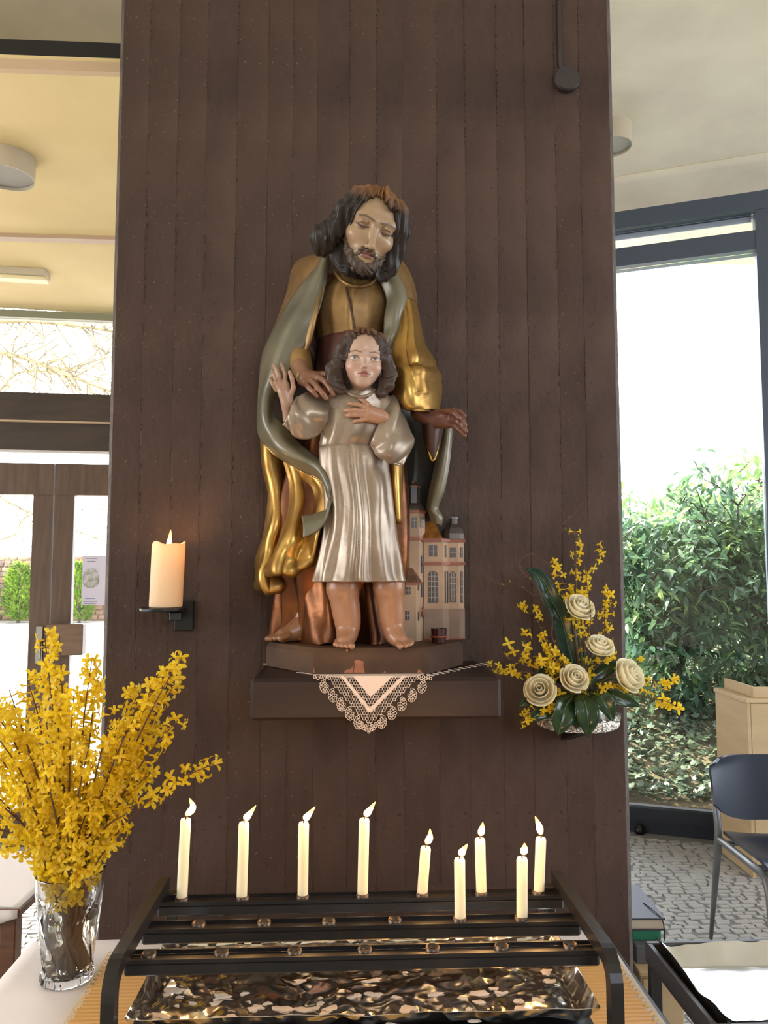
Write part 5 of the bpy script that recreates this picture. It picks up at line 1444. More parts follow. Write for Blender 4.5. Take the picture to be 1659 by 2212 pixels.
# ------------------------------------------------------------------ rack
ZR = 1.55-.488
def RP(px, py): return PZ(px, py, ZR)
m_rackt = M('worn_black_steel', (26, 24, 24), .35, col2=(44, 38, 34), vscale=14, vlo=.5, vhi=.8)
yr, ym, yf = RP(783, 1938).y, RP(783, 1994).y, RP(783, 2057).y
xl_, xr_ = RP(355, 1938).x, RP(1205, 1938).x
xl_ = (xl_+RP(270, 2057).x)/2; xr_ = (xr_+RP(1315, 2057).x)/2
rack = thing('candle_rack', ((xl_+xr_)/2, ym, .75), 'black steel candle rack with three socket bars over a foil tray', 'candle rack')
bw_, bh_ = .018, .016
for nm, y_ in (('socket_bar', yr), ('socket_bar', ym), ('socket_bar', yf)):
    k = MB(); k.box(((xl_+xr_)/2, y_, ZR-bh_/2-.002), (xr_-xl_-.002, bw_+.009, bh_), None, .0025)
    bar = k.build(nm, m_rackt, rack)
    k = MB(); k.box(((xl_+xr_)/2, y_-bw_/2-.004, ZR+.0005), (xr_-xl_-.004, .003, .005)); k.build('bar_lip', m_rackt, bar)
    k = MB(); k.box(((xl_+xr_)/2, y_+bw_/2+.004, ZR+.0005), (xr_-xl_-.004, .003, .005)); k.build('bar_lip', m_rackt, bar)
m_ringm = M('socket_metal', (104, 90, 78), .35, .8, col2=(70, 58, 48), vscale=30)
def socket(x, y):
    k = MB(); k.lathe([(.0094, -.004), (.0094, .005), (.0082, .0058), (.0080, -.004)], (x, y, ZR), 24, capb=False, capt=False); k.build('socket', m_ringm, rack, True)
rear = [395, 525, 654, 783, 913, 1042, 1168]; mid = [431, 571, 710, 853, 995, 1130]; fro = [327, 481, 637, 788, 935, 1086, 1237]
for x in rear: socket(RP(x, 1940).x, yr)
for x in mid: socket(RP(x, 1996).x, ym)
for x in fro: socket(RP(x, 2056).x, yf)
# side arms: flat bars running back, bent down in front to the table
ya, yb = yf-.055, yr+.035
for s_, x in ((-1, xl_), (1, xr_)):
    pts = [(yb, ZR+.012)]+[(y_, ZR+.012) for y_ in np.linspace(yb, ya+.02, 6)[1:]]
    for a in np.linspace(0, PI/2, 7): pts.append((ya+.02-.03*math.sin(a), ZR+.012-.03+.03*math.cos(a)))
    pts += [(ya-.01, ZR-.1), (ya-.01, .757)]
    k = MB(); G = []
    for y_, z_ in pts: G.append((y_, z_))
    th = .006; w = .026; vs = []; n = len(G)
    for i in range(n):
        d = Vector((0, G[min(i+1, n-1)][0]-G[max(i-1, 0)][0], G[min(i+1, n-1)][1]-G[max(i-1, 0)][1])).normalized(); nn = Vector((0, -d.z, d.y))
        c = Vector((x, G[i][0], G[i][1]))
        for a, b in ((-1, -1), (1, -1), (1, 1), (-1, 1)): vs.append(c+Vector((a*w/2*.6, 0, 0))+nn*(b*th*1.6))
    fs = [(i*4+j, i*4+(j+1) % 4, (i+1)*4+(j+1) % 4, (i+1)*4+j) for i in range(n-1) for j in range(4)]+[(0, 3, 2, 1), ((n-1)*4, (n-1)*4+1, (n-1)*4+2, (n-1)*4+3)]
    k.add(vs, fs); k.build('side_arm', m_rackt, rack)
    k = MB(); k.box((x-s_*.012, yb-.006, (ZR+.76)/2), (.016, .016, ZR-.757), None, .002); k.build('rear_leg', m_rackt, rack)
ZTR = ZR-.062
k = MB(); k.box(((xl_+xr_)/2, ya-.006, ZTR-.028), (xr_-xl_-.012, .008, .034), None, .001); k.build('front_rail', m_rackt, rack)
k = MB(); k.box(((xl_+xr_)/2, yb-.004, ZTR-.028), (xr_-xl_-.012, .008, .03), None, .001); k.build('rear_rail', m_rackt, rack)

# foil-lined drip tray
def foil_mat(name, rough=.16, col=(214, 206, 196), bs=34, st=.9):
    m = bpy.data.materials.new(name); m.use_nodes = True; n = m.node_tree; b = n.nodes['Principled BSDF']
    b.inputs['Metallic'].default_value = 1; b.inputs['Roughness'].default_value = rough; b.inputs['Base Color'].default_value = (*lin(col), 1)
    tc = n.nodes.new('ShaderNodeTexCoord'); v = n.nodes.new('ShaderNodeTexVoronoi'); v.inputs['Scale'].default_value = bs
    ns = n.nodes.new('ShaderNodeTexNoise'); ns.inputs['Scale'].default_value = bs*.4; ns.inputs['Detail'].default_value = 3
    mx = n.nodes.new('ShaderNodeVectorMath'); mx.operation = 'MULTIPLY_ADD'; mx.inputs[1].default_value = (.25,)*3
    n.links.new(ns.outputs[1], mx.inputs[0]); n.links.new(tc.outputs['Object'], mx.inputs[2])
    n.links.new(tc.outputs['Object'], ns.inputs[0]); n.links.new(mx.outputs[0], v.inputs[0])
    bp = n.nodes.new('ShaderNodeBump'); bp.inputs['Strength'].default_value = st; bp.inputs['Distance'].default_value = .012
    n.links.new(v.outputs[0], bp.inputs['Height']); n.links.new(bp.outputs[0], b.inputs['Normal'])
    return m
m_foil = foil_mat('crumpled_foil', .14, (236, 232, 226), 18, .5)
m_foil_s = foil_mat('smooth_foil', .22, (225, 225, 225), 6, .25)
tx0, tx1, ty0, ty1 = xl_+.014, xr_-.014, ya+.004, yb-.012
tray = thing('foil_tray', ((tx0+tx1)/2, (ty0+ty1)/2, ZTR-.012), 'shallow drip tray lined with wax-spattered aluminium foil inside the rack', 'tray')
rsn = np.random.RandomState(2)
def crumple(nx, ny, amp, seed):
    r = np.random.RandomState(seed); A = np.zeros((ny, nx))
    yy, xx = np.mgrid[0:1:ny*1j, 0:1:nx*1j]
    for i in range(46):
        a = r.uniform(0, PI); f = r.uniform(4, 26); ph = r.uniform(0, 9); u = (xx*3.2*math.cos(a)+yy*math.sin(a))*f+ph
        A += np.abs(((u/PI) % 2)-1)*r.uniform(.3, 1)/math.sqrt(f)
    return (A-A.mean())/A.std()*amp
nx, ny = 150, 50
A = crumple(nx, ny, .0015, 3); G = np.zeros((ny, nx, 3))
for i in range(ny):
    for j in range(nx):
        u, v = j/(nx-1), i/(ny-1); x = tx0+(tx1-tx0)*u; y = ty0+(ty1-ty0)*v
        e = min(u*(tx1-tx0), (1-u)*(tx1-tx0), v*(ty1-ty0)*1.0, (1-v)*(ty1-ty0))
        lip = max(0, 1-e/.018)
        G[i, j] = (x, y, ZTR-.008+A[i, j]*(1-.5*lip)+.022*lip**1.5)
Gt = G
k = MB(); k.grid(G[:, ::1], .0006); k.build('foil_lining', m_foil, tray, True, ang=25)
k = MB(); k.box(((tx0+tx1)/2, (ty0+ty1)/2, ZTR-.018), (tx1-tx0-.004, ty1-ty0-.004, .003)); k.build('tray_bottom', m_rackt, tray)
m_drip = M('spilled_wax', (226, 206, 186), .4, sub=.2, subr=(.6, .4, .25))
rs = random.Random(17)
def drip(x, y, r):
    u = int((x-tx0)/(tx1-tx0)*(nx-1)); v = int((y-ty0)/(ty1-ty0)*(ny-1)); z = Gt[min(max(v, 0), ny-1), min(max(u, 0), nx-1), 2]
    n = 12; ang = [2*PI*i/n for i in range(n)]; sx, sy, ro = rs.uniform(.8, 1.5), rs.uniform(.5, .9), rs.uniform(-.4, .4)
    rr = [r*rs.uniform(.55, 1.2) for _ in ang]; vs = []
    for f_, zz in ((1, .0), (.9, .0008), (.55, .0012)):
        for a, q in zip(ang, rr):
            X_, Y_ = q*f_*math.cos(a)*sx, q*f_*math.sin(a)*sy
            vs.append((x+X_*math.cos(ro)-Y_*math.sin(ro), y+X_*math.sin(ro)+Y_*math.cos(ro), z+zz))
    k = MB(); k.add(vs, [(i*n+j, i*n+(j+1) % n, (i+1)*n+(j+1) % n, (i+1)*n+j) for i in range(2) for j in range(n)]+[tuple(2*n+j for j in range(n)), tuple(range(n))[::-1]])
    k.build('wax_drop', m_drip, tray, True)
for bx in [RP(x, 2056).x for x in fro]+[RP(x, 1996).x for x in mid]:
    for i in range(5):
        x = bx+rs.gauss(0, .024); y = ty0+.03+abs(rs.gauss(0, .06))
        if tx0+.02 < x < tx1-.02 and y < ty1-.02: drip(x, y, rs.choice([.004, .005, .007, .009, .012]))
for i in range(26):
    drip(rs.uniform(tx0+.02, tx1-.02), ty0+.014+rs.uniform(0, .02), rs.choice([.004, .006, .008, .011]))

# tapers: (row, socket x, top px, flame tip px, lean)
def put_candle(xpx, row_y, ypx, top, tip, bend, label):
    b = RP(xpx, ypx); b = Vector((b.x, row_y, ZR-.004))
    tp = P(top[0], top[1], row_y); tp = Vector((tp.x, row_y+.001, tp.z))
    tt = P(tip[0], tip[1], row_y-.002); mp_ = (tp+tt)/2
    candle(b, tp, .0079 if row_y > ym+.02 else .0077, tt, Vector(bend), label)
put_candle(395, yr, 1940, (401, 1768), (409, 1724), (.008, 0, 0), 'lit white taper at the left end of the rear bar, flame curling')
put_candle(523, yr, 1940, (527, 1776), (553, 1740), (-.002, 0, -.004), 'lit white taper, second from left on the rear bar')
put_candle(654, yr, 1940, (656, 1776), (681, 1742), (-.002, 0, -.004), 'lit white taper, third from left on the rear bar')
put_candle(783, yr, 1940, (787, 1768), (811, 1732), (-.001, 0, -.003), 'lit white taper below the lace point on the rear bar')
put_candle(912, yr, 1940, (920, 1829), (929, 1790), (.003, 0, -.001), 'short lit taper, fifth from left on the rear bar')
put_candle(1042, yr, 1938, (1037, 1811), (1043, 1776), (.001, 0, 0), 'lit taper between the two front-row tapers on the rear bar')
put_candle(1168, yr, 1938, (1169, 1809), (1156, 1763), (.001, 0, 0), 'lit white taper at the right end of the rear bar')
put_candle(996, ym, 1996, (993, 1854), (1010, 1823), (-.001, 0, -.002), 'lit taper on the middle bar, the one further left')
put_candle(1131, ym, 1994, (1128, 1852), (1133, 1821), (.002, 0, 0), 'lit taper on the middle bar, the one further right')

# ------------------------------------------------------------------ side table with cloth and slatted mat
m_cloth = M('white_tablecloth', (222, 212, 204), .75, bump=.05, bscale=60)
m_tabw = M('dark_table_wood', (54, 38, 32), .45, col2=(40, 28, 24), vscale=6, stretch=(1, 8, 8))
ZTB = .75
tb0 = PZ(45, 2062, ZTB); tbr = PZ(1352, 2100, ZTB)
tx0_, tx1_ = tb0.x, tbr.x+.02; tyb = PZ(150, 2036, ZTB).y
table = thing('side_table', ((tx0_+tx1_)/2, 1.1, 0), 'dark wooden table under the candle rack', 'table')
k = MB(); k.box(((tx0_+tx1_)/2, (tyb+.55)/2, ZTB-.022), (tx1_-tx0_, tyb-.55, .036), None, .003); k.build('table_top', m_tabw, table)
for x in (tx0_+.05, tx1_-.05):
    for y in (.6, tyb-.05):
        k = MB(); k.box((x, y, (ZTB-.04)/2), (.05, .05, ZTB-.04), None, .004); k.build('leg', m_tabw, table)
k = MB(); k.box(((tx0_+tx1_)/2, tyb-.05, ZTB-.08), (tx1_-tx0_-.15, .02, .08)); k.build('apron', m_tabw, table)
k = MB(); G = []
ys_ = np.linspace(.52, tyb+.006, 40); xs_ = [(tx0_-.014, -.16), (tx0_-.012, -.05), (tx0_-.006, -.006), (tx0_+.004, .0015)]+[(x, .0015) for x in np.linspace(tx0_+.03, tx1_-.012, 24)]
for i, y in enumerate(ys_):
    G.append([(x+(.006*math.sin(i*.9) if z < -.02 else 0), y, ZTB-.002+z+(.0012*math.sin(x*31+y*17)+.0012 if z > 0 else 0)) for x, z in xs_])
G.append([(x, tyb+.010, ZTB-.02+z) for x, z in xs_]); G.append([(x, tyb+.012, ZTB-.12+z) for x, z in xs_])
k.grid(np.array(G), .0012)
tag(k.build('tablecloth', m_cloth, None, True), 'white cloth draped over the table under the vase', 'tablecloth')
mx0, mx1 = PZ(205, 2130, ZTB).x, PZ(1372, 2150, ZTB).x
my1 = PZ(245, 2062, ZTB).y
m_mat = M('straw_slats', (214, 168, 98), .55, col2=(196, 148, 84), vscale=6, stretch=(1, 20, 20))
matt = thing('slatted_mat', ((mx0+mx1)/2, 1.1, ZTB+.002), 'straw coloured slatted mat with looped edges under the candle rack', 'mat')
n = int((my1-.6)/.0125); src = None
for i in range(n):
    y = my1-.006-i*.0125; dx = 0
    if src is None:
        k = MB(); k.box(((mx0+mx1)/2, y, ZTB+.0065), (mx1-mx0, .0112, .005), None, .0018); src = k.build('slat', m_mat, matt)
    else: copyobj(src, Vector(((mx0+mx1)/2+.003*math.sin(i*2.1), y, ZTB+.004)), None, matt)
lp = MB(); lc = lp
for i in range(70):
    y = my1-.012-i*.0145
    for x in (mx0-.004, mx1+.004): ringlet(Vector((x, y, ZTB+.0065)), .006, .0011, Vector((1, 0, 0)), Vector((0, .9, .43)))
tag(lp.build('loop_fringe', M('straw_thread', (220, 186, 130), .7), matt, True), kind='stuff')

# ------------------------------------------------------------------ cut-glass vase with forsythia
m_glass = bpy.data.materials.new('cut_crystal'); m_glass.use_nodes = True
b = m_glass.node_tree.nodes['Principled BSDF']; b.inputs['Transmission Weight'].default_value = 1; b.inputs['Roughness'].default_value = .01; b.inputs['IOR'].default_value = 1.46; b.inputs['Base Color'].default_value = (.97, .98, .97, 1)
m_water = bpy.data.materials.new('vase_water'); m_water.use_nodes = True
b = m_water.node_tree.nodes['Principled BSDF']; b.inputs['Transmission Weight'].default_value = 1; b.inputs['Roughness'].default_value = 0; b.inputs['IOR'].default_value = 1.33; b.inputs['Base Color'].default_value = (.95, .95, .86, 1)
vb = PZ(145, 2112, ZTB+.003); vb.z = ZTB+.003
vh = P(145, 1868, vb.y).z-vb.z-.012
vase = thing('glass_vase', vb, 'clear cut-crystal vase with swirling flutes half full of water', 'vase')
pr = [(.046, 0), (.050, .004), (.049, .016), (.0475, .024), (.052, .06), (.058, .11), (.063, .16), (.0655, .20), (.066, vh)]
pr = [tuple(v) for v in cr(np.array(pr), 5)]
def flute(a, i):
    z = pr[i][1]; u = z/vh
    sw = math.cos(9*(a+1.5*u*math.sin(PI*min(1, u*1.15))))
    amp = .07*math.sin(PI*min(1, max(0, (u-.06)/.78)))**.7 if .06 < u < .84 else 0
    foot = .05*abs(math.cos(9*a)) if z < .022 else 0
    return 1-amp*max(0, sw)**1.0+foot-.02*(foot > 0)
k = MB(); k.lathe(pr, vb, 180, flute, True, False)
inn = [(max(.02, r-.0048), max(z, .014)) for r, z in pr if z > .012]
n0 = len(k.v); k2 = MB(); k2.lathe(inn[::-1], vb, 180, None, False, True)
k.add(k2.v, k2.f)
m_ = len(pr); nn = 180
k.f += [((m_-1)*nn+j, (m_-1)*nn+(j+1) % nn, n0+(j+1) % nn, n0+j) for j in range(nn)]
k.build('vase_body', m_glass, vase, True, ang=30)
k = MB(); wl = [(r-.0006, z) for r, z in inn if z < vh*.60]; wl[0] = (wl[0][0], wl[0][1]+.0004); k.lathe(wl, vb, 64); k.build('water', m_water, vase, True, ang=40)

# forsythia blossom: four petals and a short tube
m_yel = leaf_mat('forsythia_petal', (244, 214, 48), (226, 188, 24), .4, .45)
m_twig = M('forsythia_twig', (104, 72, 48), .7, col2=(80, 56, 40), vscale=30)
m_bud = leaf_mat('young_green_leaf', (132, 150, 60), (104, 124, 50), .3, .45)
def blossom_mesh(seed, open_):
    r = random.Random(seed); k = MB()
    for j in range(4):
        a = j*PI/2+r.uniform(-.2, .2); d = Vector((math.cos(a), math.sin(a), 0)); s_ = Vector((-math.sin(a), math.cos(a), 0)); L = r.uniform(.9, 1.08); tw = r.uniform(-.2, .2)
        vs = []
        for t, w, z in ((0, .10, 0), (.35, .20, .30*open_), (.7, .22, .42*open_), (1.0, .10, .34*open_-.1*r.random())):
            c = d*(t*L)*(.55+.45*(1-open_*.35))+Vector((0, 0, z+.28)); up_ = Vector((0, 0, .06+tw*t*.3))
            vs += [c-s_*w+up_, c, c+s_*w+up_-Vector((0, 0, tw*t*.3))]
        k.add(vs, [(i*3+q, i*3+q+1, i*3+q+4, i*3+q+3) for i in range(3) for q in range(2)])
    k.tube([(0, 0, -.25), (0, 0, .05), (0, 0, .3)], [.07, .10, .13], 6)
    o = k.build('blossom', m_yel, None, True, origin=(0, 0, 0)); me = o.data; bpy.data.objects.remove(o); return me
BL = [blossom_mesh(i, o_) for i, o_ in enumerate((.3, .8, 1.3, .6, 1.0, 1.6))]
bud_m, bud_v, bud_f = leaf_mesh('bud', .4, .3, 1, .1, m_bud)
def branch(pts, r0, label, group, dens, size, seed, start=.3, parent_name='forsythia_branch', side=None, leaves=0., jit=.5, cat='branch'):
    rs = random.Random(seed)
    pts = [Vector(v) for v in cr(np.array([tuple(p) for p in pts]), 6)]; n = len(pts)
    t = thing(parent_name, pts[0], label, cat, group)
    k = MB(); k.tube(pts, [r0*(1-.72*i/(n-1)) for i in range(n)], 6); k.build('twig', m_twig, t, True)
    L = [0]
    for i in range(1, n): L.append(L[-1]+(pts[i]-pts[i-1]).length)
    s_ = L[-1]*start
    while s_ < L[-1]+.004:
        i = max(j for j in range(n) if L[j] <= s_); i = min(i, n-2)
        p = pts[i].lerp(pts[i+1], min(1, (s_-L[i])/max(1e-6, L[i+1]-L[i]))); d = (pts[i+1]-pts[i]).normalized()
        for q in range(2 if rs.random() < .75 else 1):
            o_ = Vector((rs.gauss(0, 1), rs.gauss(0, 1), rs.gauss(0, 1))); o_ = (o_-d*o_.dot(d)).normalized()
            ax = (o_*1.0+d*rs.uniform(.0, jit)+Vector((0, 0, -.15))).normalized()
            sz = size*rs.uniform(.75, 1.15)
            if rs.random() < leaves:
                o = bpy.data.objects.new('bud_leaf', bud_m); sz *= 1.0
                C.objects.link(o); put(o, p, t); o.rotation_euler = ax.to_track_quat('Y', 'Z').to_euler(); o.scale = (sz,)*3
            else:
                o = bpy.data.objects.new('blossom', rs.choice(BL)); C.objects.link(o)
                put(o, p+ax*sz*.35, t); e = ax.to_track_quat('Z', 'Y'); o.rotation_euler = (e @ Euler((0, 0, rs.uniform(0, 6))).to_quaternion()).to_euler(); o.scale = (sz,)*3
        s_ += dens*rs.uniform(.7, 1.3)
    return t
vx, vy = vb.x, vb.y
FB = [  # (tip pixel x, y, depth offset, label)
 (95, 1362, .02, 'tallest forsythia branch left of the door lever'), (128, 1372, -.02, 'tall forsythia branch rising beside the door lever'),
 (198, 1428, .00, 'upright forsythia branch in front of the pillar edge'), (392, 1420, -.01, 'long forsythia branch leaning far right, highest of those leaning right'),
 (388, 1462, .02, 'forsythia branch leaning right just under the highest one'), (384, 1556, -.02, 'sparse forsythia branch reaching right at mid height'),
 (330, 1668, .01, 'short forsythia branch leaning right over the vase'), (462, 1650, -.03, 'long low forsythia branch reaching right toward the first taper'),
 (20, 1490, .01, 'forsythia branch leaning left at the photo edge'), (-60, 1560, .02, 'forsythia branch leaning out past the left edge, upper one'),
 (-70, 1680, -.02, 'forsythia branch leaning out past the left edge, middle one'), (0, 1600, -.06, 'forsythia branch at front left of the bunch'),
 (160, 1500, -.06, 'forsythia branch in the middle front of the bunch'), (100, 1560, -.08, 'short dense forsythia branch at the front of the bunch'),
 (240, 1540, -.05, 'forsythia branch at front right of the bunch'), (280, 1490, .05, 'forsythia branch at back right of the bunch'),
 (60, 1470, .07, 'forsythia branch at the back of the bunch'), (-50, 1790, -.03, 'low forsythia branch drooping to the left'),
 (190, 1620, -.09, 'short forsythia branch over the front rim'), (40, 1700, -.09, 'low forsythia branch over the front left rim'), (270, 1760, -.04, 'low forsythia branch hanging right over the rim'),
 (-20, 1640, .05, 'forsythia branch low at the back left of the bunch'), (-30, 1720, -.07, 'forsythia branch low at the front left edge'), (90, 1640, -.10, 'very short forsythia branch at the front centre'),
 (230, 1690, -.06, 'short forsythia branch at front right above the rim'), (300, 1600, -.01, 'forsythia branch at right, mid height in the bunch'), (30, 1560, .03, 'forsythia branch behind the front left ones'),
 (140, 1750, -.09, 'lowest forsythia branch over the front rim'), (70, 1790, -.075, 'tiny forsythia branch bending over the front left rim'), (10, 1830, -.02, 'drooping forsythia branch beside the left of the vase'),
 (250, 1820, -.01, 'drooping forsythia branch at the right of the rim'), (180, 1570, .05, 'forsythia branch at the back centre of the bunch'), (-40, 1480, .04, 'forsythia branch leaning left behind the edge one'),
 (290, 1550, -.03, 'forsythia branch right of the middle front'), (210, 1470, .02, 'forsythia branch just right of the upright one'), (120, 1510, -.03, 'forsythia branch filling the centre of the bunch'),
 (60, 1620, -.05, 'forsythia branch left of the centre front'), (310, 1640, .03, 'forsythia branch at lower right behind the short one'), (-10, 1540, -.01, 'forsythia branch near the left edge at mid height'),
 (200, 1740, -.07, 'short forsythia branch right over the rim'), (345, 1450, .0, 'forsythia branch left of the two longest right-leaning ones'),
 (130, 1450, .03, 'slim forsythia branch behind the tall pair'), (330, 1500, .04, 'slim forsythia branch between the right-leaning ones')]
rs = random.Random(31)
for i, (tx, ty, dz, lab) in enumerate(FB):
    a = rs.uniform(0, 2*PI)
    tip = P(tx, ty, vy+dz*1.6)
    dx = tip.x-vx
    b0 = Vector((vx-dx*.08+.012*math.cos(a), vy-dz*.2+.012*math.sin(a), vb.z+.022))
    rim = Vector((vx+max(-.046, min(.046, dx*.26+.008*math.cos(a*3))), vy+max(-.045, min(.045, dz*.5+.01*math.sin(a*2))), vb.z+vh+.002))
    m1 = rim.lerp(tip, .35)+Vector((-dx*.05, 0, .02+.02*abs(dx))); m2 = rim.lerp(tip, .7)+Vector((-dx*.04, rs.uniform(-.01, .01), .015+.03*abs(dx)))
    Ln = (tip-rim).length
    t = branch([b0, b0.lerp(rim, .5), rim, m1, m2, tip], .0034, lab, 'forsythia branches in the glass vase', (.0155 if i != 7 else .021), (.0188), 100+i, start=.37 if i not in (5, 7) else .5)
# ------------------------------------------------------------------ pillar candle on its wall bracket
m_waxt = bpy.data.materials.new('glowing_ivory_wax'); m_waxt.use_nodes = True
n = m_waxt.node_tree; b = n.nodes['Principled BSDF']; b.inputs['Base Color'].default_value = (*lin((240, 224, 186)), 1); b.inputs['Roughness'].default_value = .45
tr_ = n.nodes.new('ShaderNodeBsdfTranslucent'); tr_.inputs[0].default_value = (1, .72, .42, 1); ms_ = n.nodes.new('ShaderNodeMixShader'); ms_.inputs[0].default_value = .3
n.links.new(b.outputs[0], ms_.inputs[1]); n.links.new(tr_.outputs[0], ms_.inputs[2]); n.links.new(ms_.outputs[0], n.nodes['Material Output'].inputs[0])
YB = 1.80
cb0 = P(358, 1311, YB); ct0 = P(362, 1173, YB)
br = thing('wall_bracket', Vector((cb0.x, YB, cb0.z-.03)), 'black iron wall bracket with round plate holding the thick candle', 'bracket')
k = MB(); k.lathe([(.052, 0), (.054, .002), (.054, .007), (.050, .0085)], Vector((cb0.x-.004, YB, cb0.z-.0095)), 36); k.build('plate', m_black, br, True, ang=40)
bx_ = P(396, 1330, 1.88)
k = MB(); k.box((bx_.x, 1.893, bx_.z), (.046, .012, .072), None, .002); k.build('back_plate', m_black, br)
k = MB(); k.box((cb0.x+.012, (YB+1.888)/2+.005, cb0.z-.021), (.028, 1.888-YB+.03, .020), RZ(.22), .002); k.build('arm', m_black, br)
h_ = ct0.z-cb0.z
pc = thing('pillar_candle', Vector((cb0.x, YB, cb0.z)), 'thick ivory pillar candle burning on the wall bracket', 'candle')
R_ = .0375
prof = [(R_*.97, 0), (R_, .003), (R_, h_*.5), (R_, h_-.006), (R_-.0006, h_-.001), (R_-.003, h_), (R_-.0055, h_-.003), (R_-.007, h_-.020), (R_-.010, h_-.038), (.014, h_-.046), (.001, h_-.047)]
def rimw(a, i): return 1+(.012*math.sin(3*a)+.01*math.sin(5*a+1) if i in (4, 5, 6) else 0)
k = MB(); k.lathe(prof, Vector((cb0.x, YB, cb0.z)), 48, rimw)
k.v = [(x+(z-cb0.z)*.028, y, z+(.003*math.sin(2*math.atan2(y-YB, x-cb0.x)+.6)+.002*math.sin(5*math.atan2(y-YB, x-cb0.x)) if z > cb0.z+h_-.008 else 0)) for x, y, z in k.v]
k.build('wax_body', m_waxt, pc, True, ang=50)
fx = cb0.x+h_*.028
k = MB(); k.tube([(fx, YB, cb0.z+h_-.048), (fx, YB, cb0.z+h_-.016)], [.0014, .001], 6); k.build('wick', m_wick, pc)
tipf = P(369, 1144, YB)
flame((fx, YB, cb0.z+h_-.022), (tipf.x, YB, tipf.z), (-.001, 0, -.006), .0075, pc, 1.0)

# ------------------------------------------------------------------ flower arrangement on the right bracket
AY = 1.80
tz = P(1247, 1563, 1.71).z; tcx = P(1247, 1570, AY).x
fb = thing('flower_bracket', Vector((tcx, AY, tz-.05)), 'dark iron bracket with a foil-wrapped round plate under the flower arrangement', 'bracket')
k = MB(); nseg, mseg = 72, 14; G = []
r_ = np.random.RandomState(5)
for i in range(nseg):
    a = 2*PI*i/nseg; row = []
    for j in range(mseg):
        bta = 2*PI*j/mseg; rr = .0105*(1+.16*r_.randn()*.6)
        row.append((tcx+(.084+rr*math.cos(bta))*math.cos(a), AY+(.084+rr*math.cos(bta))*math.sin(a), tz-.012+rr*math.sin(bta)))
    G.append(row)
G = np.array(G); n_ = nseg*mseg
k.add(G.reshape(-1, 3), [(i*mseg+j, i*mseg+(j+1) % mseg, ((i+1) % nseg)*mseg+(j+1) % mseg, ((i+1) % nseg)*mseg+j) for i in range(nseg) for j in range(mseg)])
k.build('foil_rim', foil_mat('rim_foil', .3, (236, 228, 216), 60, .8), fb, True, ang=20)
k = MB(); k.lathe([(.082, -.010), (.082, -.002)], Vector((tcx, AY, tz-.006)), 40); k.build('foil_plate', m_foil, fb, True, ang=30)
k = MB(); p = P(1229, 1584, AY)
k.add([(tcx-.012, 1.895, tz-.022), (tcx+.012, 1.895, tz-.022), (tcx+.012, 1.74, tz-.022), (tcx-.012, 1.74, tz-.022), (tcx-.012, 1.895, tz-.075), (tcx+.012, 1.895, tz-.075), (tcx+.012, 1.75, tz-.030), (tcx-.012, 1.75, tz-.030)],
      [(0, 1, 2, 3), (7, 6, 5, 4), (0, 3, 7, 4), (2, 1, 5, 6), (3, 2, 6, 7), (1, 0, 4, 5)]); k.build('arm', m_black, fb)
pcx, pcy = P(1262, 1540, AY-.01).x, AY-.01
k = MB(); k.lathe([(.030, .0005), (.034, .003), (.041, .040), (.043, .052), (.040, .053), (.037, .045)], Vector((pcx, pcy, tz-.006)), 40, capt=True)
pot = k.build('flower_pot', M('white_glazed_pot', (226, 232, 214), .25), None, True, ang=40); tag(pot, 'small white pot behind the big leaves of the arrangement', 'pot')
k = MB(); k.lathe([(.020, 0), (.022, .002), (.026, .018), (.024, .018), (.019, .004)], Vector((P(1317, 1552, AY-.03).x, AY-.035, tz-.0065)), 28); tag(k.build('glass_saucer', m_glass, None, True, ang=40), 'little clear glass dish at the right of the foil plate', 'dish')
foot = Vector((pcx, pcy, tz+.03))
